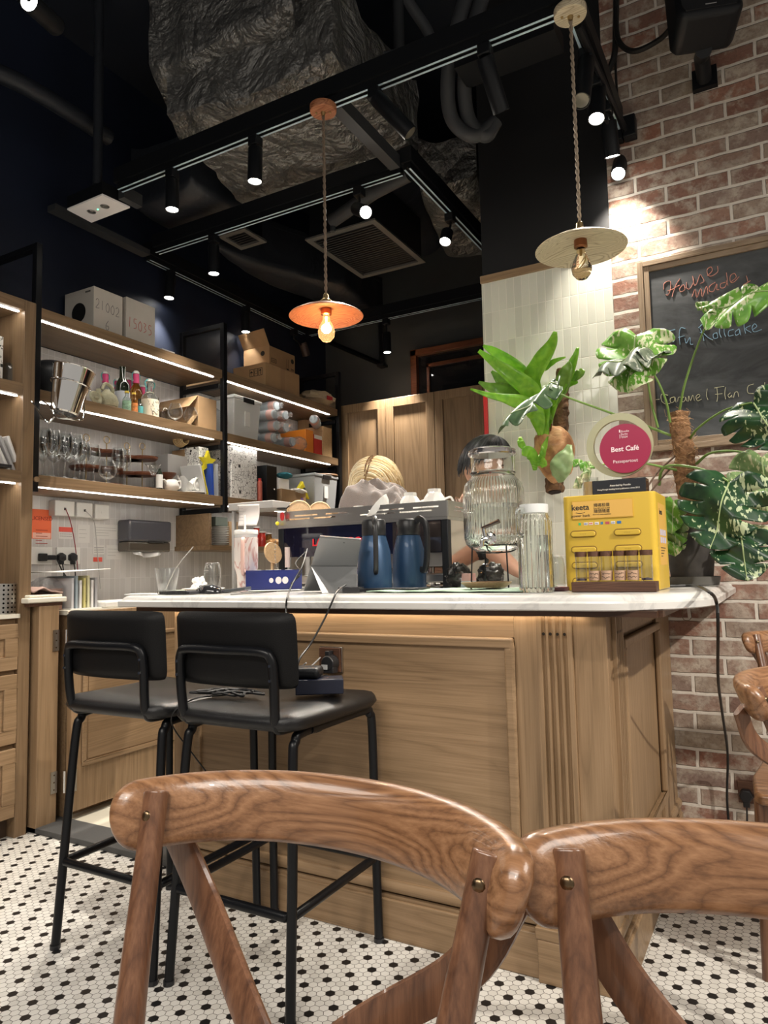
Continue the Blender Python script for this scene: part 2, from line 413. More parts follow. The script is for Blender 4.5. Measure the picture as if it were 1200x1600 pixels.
def arc(c, r, a0, a1, n, f=lambda x, y: (x, y)):
    return [f(c[0]+r*math.cos(a0+(a1-a0)*i/n), c[1]+r*math.sin(a0+(a1-a0)*i/n)) for i in range(n+1)]
def bez(p, n=24):
    """catmull-rom through points"""
    p = [Vector(q) for q in p]; q = [p[0]*2-p[1]] + p + [p[-1]*2-p[-2]]; out = []
    seg = len(p)-1; k = max(2, n//seg)
    for i in range(seg):
        a, b, c, d = q[i:i+4]
        for j in range(k):
            t = j/k; out.append(.5*((2*b)+(c-a)*t+(2*a-5*b+4*c-d)*t*t+(3*b-a-3*c+d)*t**3))
    out.append(p[-1]); return out
def ribbon(mb, pts, ws, nrm, fold=0, curl=0):
    """leaf blade along pts, half-widths ws, nrm approx facing"""
    N = len(pts); rows = []
    for i, p in enumerate(pts):
        t = (pts[min(i+1, N-1)]-pts[max(i-1, 0)]).normalized(); s = t.cross(Vector(nrm)).normalized(); n2 = s.cross(t).normalized()
        rows.append([p+s*ws[i]*k + n2*(fold*abs(k)*ws[i]) + n2*curl*math.sin(i*.9+k*2)*ws[i]*.15 for k in (-1, -.5, 0, .5, 1)])
    vs = [v for r in rows for v in r]
    mb.add(vs, [(i*5+j, i*5+j+1, (i+1)*5+j+1, (i+1)*5+j) for i in range(N-1) for j in range(4)])
# ================================================================== SETTING
floor = struct('floor', MB().box((-3.3, -3, -.1), (3.5, 5, 0)), hexm)
stone = mat('dark_step_stone', (.075, .075, .075), .6, bump=.2, bscale=200)
creamt = m_tile('cream_floor_tile', (.62, .58, .48), (.35, .32, .27), .30, 99, 0, mort=.02, rough=.4, z0=-5)
b = MB(); b.box((-3.15, 1.935, .0005), (-1.88, 2.08, .022)); st = struct('trim_1', b, stone, bev=.002)
b = MB(); b.box((-3.15, 2.081, .0005), (-1.3, 4.6, .020)); struct('floor_bar', b, creamt)
navyb = mat('grey_back_wall_paint', (.050, .056, .060), .6, var=.12, vscale=2)
wl = struct('wall_left', MB().box((-3.35, -3, 0), (-3.15, 5, 3.9)), navy)
b = MB(); b.box((-3.15, 1.93, .80), (-3.143, 4.75, 2.19)); struct('tile_cladding', b, tile_bar, wl)
struct('wall_back', MB().box((-3.15, 4.75, 0), (-1.12, 4.95, 3.9)), navyb)
struct('wall_right', MB().box((-.548, 2.99, 0), (3.5, 3.2, 3.9)), brickm)
wp = struct('wall_pillar', MB().box((-1.12, 2.995, 0), (-.549, 4.95, 3.9)), mat('pillar_black_paint', (.009, .009, .010), .5))
struct('tile_cladding', MB().box((-1.122, 2.984, .0), (-.5485, 2.9945, 2.342)), tile_white, wp)
struct('trim_2', MB().box((-1.125, 2.974, 2.342), (-.5485, 2.9945, 2.376)), oakX, bev=.002)
struct('ceiling', MB().box((-3.35, -3, 3.9), (3.5, 5, 4.0)), mat('ceiling_black', (.008, .012, .022), .7))
# interior window above the back cupboards
wood_red = wood('reddish_frame', (.07, .022, .010), (.13, .045, .02), (.20, .08, .04), axis=0, rough=.4, scale=2)
Yb = 4.735
a0 = P('Y', 4.73, 645, 550); a1 = P('Y', 4.73, 757, 530)
zt = a0.z; x0 = a0.x; x1 = -1.13; zb = 2.30
win = MB(); win.box((x0, 4.69, zb), (x0+.045, 4.75, zt)); win.box((x0, 4.69, zt-.045), (x1, 4.75, zt)); win.box((x1-.09, 4.69, zb), (x1-.045, 4.75, zt))
win.box((x0, 4.69, zb-.04), (x1, 4.75, zb))
wn_ = struct('window_1', win, wood_red, bev=.003)
struct('pane', MB().box((x0+.045, 4.732, zb), (x1-.09, 4.738, zt-.045)), mat('dark_glass', (.012, .013, .015), .04, spec=.9), wn_)
b = MB(); b.box((x0+.12, 4.71, zb), (x0+.14, 4.731, zt-.12)); b.box((x0+.12, 4.71, zt-.14), (x1-.1, 4.731, zt-.115)); b.box((x0+.62, 4.72, zb), (x0+.625, 4.731, zt-.14))
struct('window_frame', b, wood_red, wn_)

# ================================================================== BAR COUNTER
def flute_panel(mb, o, r, n, width, z0, z1, nfl, depth=.008):
    """fluted pilaster: origin o (Vector at left bottom), r along width, n outward"""
    pts = []; m = .010; pitch = (width-2*m)/nfl
    prof = [(0, 0), (0, .012)]
    for i in range(nfl):
        c = m+pitch*(i+.5); rr = pitch*.34
        for k in range(9):
            a = math.pi*k/8; prof.append((c-rr*math.cos(a), .012-math.sin(a)*depth))
    prof += [(width, .012), (width, 0)]
    M = Matrix(((r.x, n.x, 0, o.x), (r.y, n.y, 0, o.y), (0, 0, 1, 0), (0, 0, 0, 1)))
    def ring(z, fl): return [M @ Vector((x, y if fl else max(0, min(.012, y if y in (0,) else (.012 if y > 0 else 0))), z)) for x, y in prof]
    n_ = len(prof)
    A = [M @ Vector((x, y, z0)) for x, y in prof]; B = [M @ Vector((x, y, z1)) for x, y in prof]
    mb.add(A+B, [(i, (i+1) % n_, n_+(i+1) % n_, n_+i) for i in range(n_)] + [tuple(range(n_-1, -1, -1)), tuple(range(n_, 2*n_))])
def moulding(mb, o, r, up, n, w, h, t=.022, d=.012):
    """raised bead frame with inner field"""
    for (a, b_, c, e) in ((0, 0, w, t), (0, h-t, w, h), (0, t, t, h-t), (w-t, t, w, h-t)):
        M = Matrix(((r.x, up.x, n.x, o.x), (r.y, up.y, n.y, o.y), (r.z, up.z, n.z, o.z), (0, 0, 0, 1)))
        mb.box((a, b_, -.004), (c, e, d), M)
CX0, CX1, CY0, CY1 = -1.895, -.41, 1.877, 2.985
X, Y, Z = Vector((1, 0, 0)), Vector((0, 1, 0)), Vector((0, 0, 1))
ctr = thing('bar_counter', 'long oak panelled bar counter with fluted corner on hexagon tile floor', 'counter', (-1.15, 2.1, 0))
b = MB(); b.box((CX0, CY0, .0), (CX1, 2.90, .921)); b.box((-.95, 2.90, 0), (CX1, CY1, .921)); part('body', b, oakX, ctr)
# front stiles (grain upright) and top rail sit proud
b = MB(); b.box((CX0, CY0-.012, .16), (-1.79, CY0, .921)); b.box((-.642, CY0-.012, .16), (-.577, CY0, .921)); b.box((-.483, CY0-.012, .16), (CX1+.012, CY0, .921))
b.box((CX1, CY0+.0003, .16), (CX1+.0118, 1.93, .921)); b.box((CX1, 2.67, .16), (CX1+.012, CY1, .921)); parts('stile', b, oakV, ctr, bev=.0015)
b = MB(); b.box((-1.79, CY0-.012, .862), (-.642, CY0, .921)); b.box((CX1, 1.93, .862), (CX1+.012, 2.67, .921)); part('top_rail', b, oakX, ctr)
b = MB(); b.box((-1.79, CY0-.012, .16), (-.642, CY0, .25)); part('bottom_rail', b, oakX, ctr)
b = MB(); moulding(b, Vector((-1.79, CY0-.012, .25)), X, Z, -Y, 1.148, .612, .026, .014); part('panel_moulding', b, oakX, ctr, bev=.006)
b = MB(); b.box((-1.765, CY0-.0125, .276), (-.668, CY0-.004, .836)); part('front_panel', b, oakX, ctr)
b = MB(); flute_panel(b, Vector((-.577, CY0-.010, 0)), X, -Y, .094, .16, .921, 4, .010); part('fluted_pilaster', b, oakV, ctr)
b = MB(); flute_panel(b, Vector((CX1+.010, 1.93, 0)), Y, X, .10, .16, .921, 4, .010); part('fluted_pilaster', b, oakV, ctr)
b = MB()
for i in range(4): b.cyl((-.567+.0185*(i+.5), CY0-.0225, .875), (-.567+.0185*(i+.5), CY0-.0222, .875), .0042, n=10)
for i in range(4): b.cyl((CX1+.0222, 1.94+.02*(i+.5), .875), (CX1+.0225, 1.94+.02*(i+.5), .875), .004, n=10)
parts('flute_hole', b, mat('dark_hole', (.01, .006, .003), .9), ctr)
b = MB(); moulding(b, Vector((CX1+.010, 2.035, .25)), Y, Z, X, .635, .60, .026, .016); part('panel_moulding', b, oakV, ctr, bev=.006)
b = MB(); b.box((CX1, 2.06, .27), (CX1+.004, 2.65, .83)); part('side_panel', b, oakV, ctr)
b = MB(); b.box((CX0-.008, CY0-.026, 0), (CX1+.028, CY0, .112)); b.box((CX1, CY0-.02, 0), (CX1+.028, CY1, .112)); part('plinth', b, oakX, ctr, bev=.004)
b = MB(); b.box((CX0-.004, CY0-.020, .112), (CX1+.022, CY0, .122)); b.box((CX1, CY0-.02, .112), (CX1+.022, CY1, .122))
b.tube([(CX0, CY0-.008, .145), (CX1+.008, CY0-.008, .145), (CX1+.008, CY1, .145)], .019, 10); part('base_bead', b, oakX, ctr)
b = MB(); b.box((-.60, CY0-.040, 0), (-.455, CY0-.026, .105)); b.box((-.605, CY0-.040, .105), (-.45, CY0-.02, .135)); part('pilaster_foot', b, oakX, ctr, bev=.003)
# dark recess strip under the slab
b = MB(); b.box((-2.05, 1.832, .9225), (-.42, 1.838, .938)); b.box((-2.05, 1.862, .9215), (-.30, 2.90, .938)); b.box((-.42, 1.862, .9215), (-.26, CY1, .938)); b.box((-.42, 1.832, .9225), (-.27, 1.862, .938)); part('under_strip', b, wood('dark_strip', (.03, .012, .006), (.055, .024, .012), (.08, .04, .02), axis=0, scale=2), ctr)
# socket on the front
strip_u = thing('led_strip', 'hidden light strip under the front lip of the marble countertop', 'light strip', (-1.2, 1.842, .915))
b = MB(); b.box((-2.0, 1.842, .931), (-.45, 1.852, .936)); part('diffuser', b, mat('warm_led', (1, .9, .7), .5, emit=(1, .85, .64), estr=11), strip_u)
# ---- stone slab
marble = mat('off_white_marble', (.72, .70, .66), .22, coat=.2); g = G(marble)
n = g.noise(g.world(), 3.2, 6, .6, 1.4); veins = g.ramp(n.outputs[0], [(.44, (.60, .585, .56)), (.495, (.50, .49, .475)), (.53, (.61, .595, .57))]); g.color(veins)
def slab_outline(off):
    x1 = -.155-off; y0 = 1.80+off; x0 = -2.13+off; r = .27
    pts = [(x0, 2.93), (x0, y0+.02), (x0+.02, y0)]
    pts += [(x1-r + r*math.sin(a)*1.0, y0+r*1.3-r*1.3*math.cos(a)) for a in [math.pi/2*i/14 for i in range(15)]]
    pts += [(x1, 2.982), (-1.0, 2.982), (-1.0, 2.93)]
    return pts
b = MB(); prof = [(.938, .003), (.941, 0), (.957, 0), (.960, .004), (.962, .010), (.970, .014), (.976, .022), (.978, .030)]
rings = [[Vector((x, y, z)) for x, y in slab_outline(o)] for z, o in prof]; n_ = len(rings[0])
b.add([v for r in rings for v in r], [(i*n_+k, i*n_+(k+1) % n_, (i+1)*n_+(k+1) % n_, (i+1)*n_+k) for i in range(len(rings)-1) for k in range(n_)] + [tuple(range(n_-1, -1, -1)), tuple((len(rings)-1)*n_+k for k in range(n_))])
solo('countertop', 'pale marble countertop with rounded right corner lying on the oak bar', 'countertop', b, marble, (-1.1, 2.2, .938), smooth=.5)
TOP = .979

# socket with plug on the counter front
t = thing('wall_socket', 'brown faced power socket on the counter front behind the stool', 'socket', (-1.23, CY0-.013, .744))
s0 = P('Y', CY0-.02, 501, 1011); s1 = P('Y', CY0-.02, 534, 1050)
b = MB(); b.box((s0.x, CY0-.030, s1.z), (s1.x, CY0-.0125, s0.z)); part('plate', b, walnut, t, bev=.002)
b = MB(); b.box((s0.x-.002, CY0-.0205, s1.z-.002), (s1.x+.002, CY0-.0127, s0.z+.002)); part('rim', b, steel, t, 'chrome rim', bev=.001)
pc = P('Y', CY0-.05, 514, 1036)
t = thing('plug', 'black round plug in the brown socket on the counter front', 'plug', pc)
b = MB(); b.cyl((pc.x, CY0-.0305, pc.z), (pc.x, CY0-.062, pc.z), .025, .022, 20); b.box((pc.x-.02, CY0-.06, pc.z-.03), (pc.x+.02, CY0-.031, pc.z-.01)); part('body', b, black_plastic, t, bev=.003)
b = MB(); b.box((pc.x-.018, CY0-.0655, pc.z-.018), (pc.x+.002, CY0-.062, pc.z-.004)); part('face_label', b, mat('grey_label', (.4, .4, .4), .5), t)
b = MB(); b.box((pc.x-.012, CY0-.055, pc.z+.016), (pc.x+.004, CY0-.0306, pc.z+.036)); solo('usb_plug', 'small black usb plug above the round plug in the counter socket', 'plug', b, black_plastic, bev=.002)

# ================================================================== LEFT: post, gate, cabinet
pst = thing('gate_post', 'oak post with white stone cap where the bar gate is hinged', 'post', (-2.80, 1.98, 0))
b = MB(); b.box((-2.85, 1.935, .0), (-2.745, 2.03, .93)); part('shaft', b, oakV, pst, bev=.003)
b = MB(); b.box((-2.90, 1.875, .944), (-2.735, 2.06, .966)); b.box((-2.885, 1.89, .966), (-2.75, 2.05, .978)); part('cap', b, cream, pst, 'white stone cap', bev=.005)
b = MB(); b.box((-2.89, 1.89, .93), (-2.745, 2.045, .9435)); part('collar', b, walnut, pst)
gate = thing('bar_gate', 'oak half door panel standing open beside the bar step', 'gate', (-2.68, 2.3, .03))
GX = -2.69
b = MB(); b.box((GX-.03, 2.055, .055), (GX, 2.80, .90)); part('door_leaf', b, oakV, gate, bev=.002)
b = MB(); moulding(b, Vector((GX, 2.11, .235)), Y, Z, X, .62, .55, .02, .010); part('panel_moulding', b, oakY, gate, bev=.005)
b = MB(); b.box((GX, 2.14, .26), (GX+.002, 2.70, .76)); part('panel', b, oakY, gate)
def hinge(z):
    t = thing('hinge', 'steel hinge %s between gate post and open half door' % ('low' if z < .5 else 'high'), 'hinge', (-2.712, 2.045, z))
    b = MB(); b.box((-2.744, 2.000, z-.045), (-2.7415, 2.03, z+.045)); b.box((GX+.0005, 2.056, z-.045), (GX+.003, 2.085, z+.045)); parts('leaf', b, steel, t)
    b = MB(); b.cyl((-2.712, 2.043, z-.045), (-2.712, 2.043, z+.045), .0065, n=12); part('pin', b, chrome, t)
    b = MB()
    for dz in (-.03, 0, .03):
        b.cyl((-2.7414, 2.015, z+dz), (-2.7405, 2.015, z+dz), .0035, n=8); b.cyl((GX+.003, 2.07, z+dz), (GX+.004, 2.07, z+dz), .0035, n=8)
    part('screw', b, bronze, t)
hinge(.185); hinge(.78)
grate = MB(); gr0 = P('Z', .02, 172, 1280)
gx, gy = -2.50, 2.33
grate.box((gx-.10, gy-.09, .0202), (gx+.22, gy-.085, .0232)); grate.box((gx-.10, gy+.085, .0202), (gx+.22, gy+.09, .0232))
for i in range(17): grate.box((gx-.10+.0195*i, gy-.085, .0202), (gx-.10+.0195*i+.009, gy+.085, .0232))
solo('drain_grate', 'grey slotted drain grate set in the cream tiles behind the gate', 'grate', grate, mat('grey_grate', (.16, .155, .15), .4, .6))

# ---- tall cabinet at far left
cab = thing('tall_shelf_cabinet', 'tall oak cabinet with lit open niches at the left edge', 'cabinet', (-2.95, 1.6, 0))
CF = -2.78
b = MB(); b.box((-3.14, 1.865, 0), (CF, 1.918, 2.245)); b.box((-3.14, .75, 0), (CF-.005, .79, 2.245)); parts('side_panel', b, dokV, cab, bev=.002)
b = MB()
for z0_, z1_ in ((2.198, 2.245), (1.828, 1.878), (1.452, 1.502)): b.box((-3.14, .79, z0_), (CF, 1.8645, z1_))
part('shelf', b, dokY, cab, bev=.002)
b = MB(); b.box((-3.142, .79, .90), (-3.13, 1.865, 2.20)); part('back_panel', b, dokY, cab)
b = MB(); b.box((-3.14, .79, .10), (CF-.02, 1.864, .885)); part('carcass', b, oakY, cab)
b = MB(); b.box((-3.14, .79, .0), (CF-.05, 1.864, .10)); part('plinth', b, mat('dark_plinth', (.06, .035, .02), .6), cab)
b = MB(); b.box((-3.13, .79, .886), (CF+.006, 1.868, .903)); part('worktop', b, cream, cab, 'white worktop')
for (za, zb_) in ((.675, .862), (.378, .657), (.085, .358)):
    b = MB(); y0_, y1_ = 1.20, 1.862
    b.box((CF-.019, y0_, za), (CF-.004, y1_, zb_)); d = part('drawer', b, oakY, cab, bev=.002)
    b = MB(); f = .055
    for (a, c, e, g_) in ((y0_, za, y1_, za+f), (y0_, zb_-f, y1_, zb_), (y0_, za+f, y0_+f, zb_-f), (y1_-f, za+f, y1_, zb_-f)): b.box((CF-.004, a, c), (CF+.004, e, g_))
    part('drawer_frame', b, oakY, d, bev=.0025)
led = mat('led_strip', (1, .97, .9), .5, emit=(1, .95, .86), estr=STRIP_E)
def strip(name, label, x, y0, y1, z, grp='light strips under the shelves'):
    t = thing(name, label, 'light strip', (x, (y0+y1)/2, z-.006), grp)
    b = MB(); b.box((x-.005, y0, z-.0045), (x+.005, y1, z-.0015)); part('diffuser', b, led, t)
    b = MB(); b.box((x-.011, y0, z-.0015), (x+.011, y1, z-.0002)); part('channel', b, steel, t); return t
strip('led_strip', 'white light strip under the cabinet top at far left', CF-.03, .80, 1.855, 2.198)
strip('led_strip', 'white light strip over the leaning leaflets at far left', CF-.03, .80, 1.855, 1.828)
strip('led_strip', 'lowest white light strip in the tall cabinet at far left', CF-.03, .80, 1.855, 1.452)

# ---- wall shelf rack
SF = -2.80; ZT = (2.243, 1.875, 1.497)
rack = thing('wall_shelf_rack', 'long oak wall shelving in black steel frames over the back bench', 'shelving', (-2.97, 3.1, 1.19))
for ya, yb_ in ((1.945, 3.128), (3.158, 4.37)):
    for zt_ in ZT:
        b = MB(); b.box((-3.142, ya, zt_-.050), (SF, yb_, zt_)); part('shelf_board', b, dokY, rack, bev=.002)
def post_frame(y, zlow, w=.030):
    b = MB()
    b.box((SF-w+.012, y, zlow), (SF+.012, y+w, 2.528)); b.box((-3.142, y, zlow), (-3.115, y+w, 2.528)); b.box((-3.142, y+.001, 2.50), (SF, y+w-.001, 2.528))
    for z in (2.14, 1.775, 1.405): b.box((-3.142, y+.001, z), (SF-w, y+w-.001, z+.028))
    part('steel_frame', b, black_steel, rack, 'black steel frame', bev=.002)
post_frame(1.920, 1.42); post_frame(3.128, 1.405); post_frame(4.372, 1.2)
b = MB(); b.box((-3.142, 3.10, 1.217), (-2.875, 3.118, 1.402)); b.box((-3.142, 3.09, 1.190), (-2.865, 4.36, 1.217)); part('low_shelf', b, dokY, rack, bev=.002)
b = MB(); b.cyl((SF+.012, 1.936, 1.473), (SF+.022, 1.936, 1.473), .012, n=16); part('wooden_button', b, oakX, rack)
names = [('over the steel wine bucket', 'over the wrapped cup stacks'), ('over the rows of wine glasses', 'over the doodle printed box'), ('above the paper towel dispenser', 'lowest and rightmost on the wall')]
for k, zt_ in enumerate(ZT):
    strip('led_strip', 'white light strip %s' % names[k][0], SF-.02, 1.955, 3.07, zt_-.050)
    strip('led_strip', 'white light strip %s' % names[k][1], SF-.02, 3.175, 4.285, zt_-.050)
# bench below the shelving
bench = thing('back_bench', 'low white worktop bench along the tiled wall behind the bar', 'bench', (-2.9, 3.1, 0.02))
b = MB(); b.box((-3.142, 2.06, .885), (-2.73, 4.42, .905)); part('worktop', b, cream, bench)
b = MB(); b.box((-3.142, 2.08, .0205), (-2.76, 4.40, .884)); part('base_cupboard', b, oakY, bench)

# ---- back cupboards
bc = thing('back_cupboard', 'tall row of three oak cupboard doors on the back wall', 'cupboard', (-2.2, 4.6, .02))
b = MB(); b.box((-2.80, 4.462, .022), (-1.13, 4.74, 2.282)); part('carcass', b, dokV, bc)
xs = [P('Y', 4.45, 533.5, 640).x, P('Y', 4.45, 603.5, 640).x, P('Y', 4.45, 680, 640).x, P('Y', 4.45, 757, 640).x-.0, -1.14]
for i in range(4):
    xa, xb = xs[i]+.002, xs[i+1]-.002
    b = MB(); b.box((xa, 4.446, .06), (xb, 4.461, 2.282)); d = part('door', b, oakV, bc, bev=.002)
    b = MB(); f = .062
    if xb-xa > .2:
        for (a, c, e, g_) in ((xa, .06, xb, .12), (xa, 2.282-f, xb, 2.282), (xa, .12, xa+f, 2.282-f), (xb-f, .12, xb, 2.282-f)): b.box((a, 4.433, c), (e, 4.4455, g_))
        part('door_frame', b, oakV, d, bev=.002)

# ---- chalkboard
fr = thing('chalkboard', 'black chalkboard with cake names in a pale wooden frame on the brick wall', 'chalkboard', (.1, 2.95, 1.5))
f0 = P('Y', 2.965, 995, 412); zb_ = P('Y', 2.965, 1022, 706).z; zt_ = f0.z; xa = f0.x; xb = .72
oakF = wood('washed_frame_wood', (.13, .09, .055), (.24, .17, .11), (.34, .26, .18), axis=2, scale=2.2); oakFx = wood('washed_frame_wood_across', (.13, .09, .055), (.24, .17, .11), (.34, .26, .18), axis=0, scale=2.2)
b = MB(); b.box((xa, 2.955, zb_), (xa+.022, 2.989, zt_)); b.box((xb-.022, 2.955, zb_), (xb, 2.989, zt_)); b.box((xa+.022, 2.962, zb_+.02), (xa+.044, 2.985, zt_-.02)); parts('frame_upright', b, oakF, fr, bev=.002)
b = MB(); b.box((xa+.022, 2.955, zb_), (xb-.022, 2.989, zb_+.022)); b.box((xa+.022, 2.955, zt_-.022), (xb-.022, 2.989, zt_)); b.box((xa+.044, 2.962, zb_+.022), (xb-.03, 2.985, zb_+.044)); b.box((xa+.044, 2.962, zt_-.044), (xb-.03, 2.985, zt_-.022)); parts('frame_rail', b, oakFx, fr, bev=.002)
chalkb = mat('chalkboard_black', (.05, .052, .055), .75); g = G(chalkb)
n = g.noise(g.world((1, 1, 2.5)), 3.5, 6, .6, .8); g.color(g.ramp(n.outputs[0], [(.35, (.028, .030, .033)), (.6, (.075, .08, .085)), (.8, (.14, .145, .15))]))
b = MB(); b.box((xa+.04, 2.972, zb_+.04), (xb-.02, 2.986, zt_-.04)); part('board', b, chalkb, fr)
def chalk(strokes, r, m, nm):
    b = MB()
    for s in strokes:
        pts = [P('Y', 2.9712, x, y) for x, y in s]; pts = bez(pts, 5*len(pts)) if len(pts) > 2 else pts
        b.tube(pts, r, 5, flat=(1, .25, 1), up=Vector((0, 1, 0)))
        # flat against board
    part(nm, b, m, fr)
def T(ox, oy, k, ss): return [[(ox+x*k, oy+y*k) for x, y in s] for s in ss]
cp = mat('pink_chalk', (.72, .33, .26), .9); cb = mat('blue_chalk', (.36, .58, .75), .9); cy = mat('cream_chalk', (.80, .78, .55), .9)
Zm = lambda ss: [[(900+x/4, 380+y/4) for x, y in s] for s in ss]
house = Zm([[(548, 290), (550, 255), (575, 238), (592, 245), (590, 290), (575, 325), (560, 322)], [(650, 222), (622, 268), (600, 335)], [(572, 300), (610, 285), (648, 262)],
 [(665, 265), (648, 285), (655, 305), (680, 290), (675, 262), (665, 265)], [(690, 245), (692, 280), (712, 285), (735, 240), (728, 205), (740, 262), (755, 255)],
 [(755, 255), (775, 200), (790, 215), (800, 240), (775, 255)], [(820, 205), (850, 175), (845, 150), (820, 165), (825, 200), (850, 205), (885, 180), (885, 145)],
 ])
made = Zm([[(725, 335), (745, 290), (755, 340), (780, 285), (790, 335), (815, 270), (825, 320)], [(870, 245), (835, 270), (835, 300), (860, 300), (880, 255), (880, 290), (895, 290)],
 [(935, 245), (905, 255), (905, 280), (930, 275), (945, 235), (940, 185)], [(940, 235), (950, 265)], [(965, 245), (1000, 215), (990, 190), (965, 205), (965, 240), (985, 245), (1020, 210)], [(1065, 205), (1075, 245)], [(1045, 262), (1090, 235)]])
chalk(house, .0048, cp, 'pink_lettering'); chalk(made, .0048, cp, 'pink_lettering')
tofu = Zm([[(510, 560), (560, 555), (620, 540)], [(565, 555), (560, 600)], [(600, 590), (590, 610), (610, 615), (618, 590), (600, 590)],
 [(685, 535), (655, 530), (645, 570), (650, 635)], [(640, 590), (680, 580)], [(680, 595), (690, 625), (712, 590), (715, 630), (732, 632)],
 [(775, 530), (790, 565), (800, 610)], [(765, 530), (800, 500), (820, 515), (800, 555), (775, 560)], [(795, 560), (825, 590), (855, 605)],
 [(880, 560), (858, 570), (862, 595), (885, 590), (880, 560)], [(900, 505), (897, 560), (908, 590)], [(930, 490), (925, 550), (935, 585)],
 [(985, 540), (955, 550), (955, 580), (985, 575)], [(1020, 535), (995, 555), (1000, 575), (1020, 565), (1022, 540), (1030, 575)],
 [(1055, 475), (1050, 520), (1060, 565)], [(1090, 515), (1060, 535), (1095, 560)], [(1105, 540), (1130, 520), (1115, 505), (1100, 530), (1115, 555), (1160, 540)]])
chalk(tofu[:7], .0044, cb, 'blue_lettering'); chalk(tofu[7:], .0044, cb, 'blue_lettering')
car = Zm([[(487, 980), (522, 975)], [(575, 950), (535, 945), (535, 985), (560, 1005), (590, 1000)], [(615, 960), (590, 970), (592, 995), (612, 990), (618, 962), (625, 995)],
 [(635, 990), (640, 965), (655, 962)], [(675, 960), (660, 975), (668, 992), (682, 980), (685, 962), (692, 988)], [(700, 990), (705, 955), (715, 985), (730, 950), (740, 985)],
 [(755, 970), (775, 955), (765, 945), (750, 960), (760, 985), (785, 975)], [(820, 910), (815, 950), (825, 980)],
 [(880, 905), (885, 960), (880, 990)], [(865, 905), (925, 895)], [(870, 945), (915, 940)], [(935, 900), (930, 940), (935, 975)], [(965, 935), (950, 950), (960, 965), (972, 950), (975, 965)], [(985, 965), (992, 935), (1010, 930), (1015, 960)],
 [(1110, 880), (1075, 895), (1075, 935), (1110, 940)], [(1140, 910), (1125, 925), (1135, 940), (1148, 925), (1152, 940)], [(1180, 870), (1175, 940)], [(1200, 895), (1180, 915), (1200, 935)],
 [(1225, 915), (1245, 900), (1232, 892), (1220, 915), (1235, 930), (1255, 920)]])
chalk(car[:1], .0036, cy, 'cream_dash'); chalk(car[1:12], .0036, cy, 'cream_lettering'); chalk(car[12:18], .0036, cy, 'cream_lettering'); chalk(car[18:], .0036, cy, 'cream_lettering')

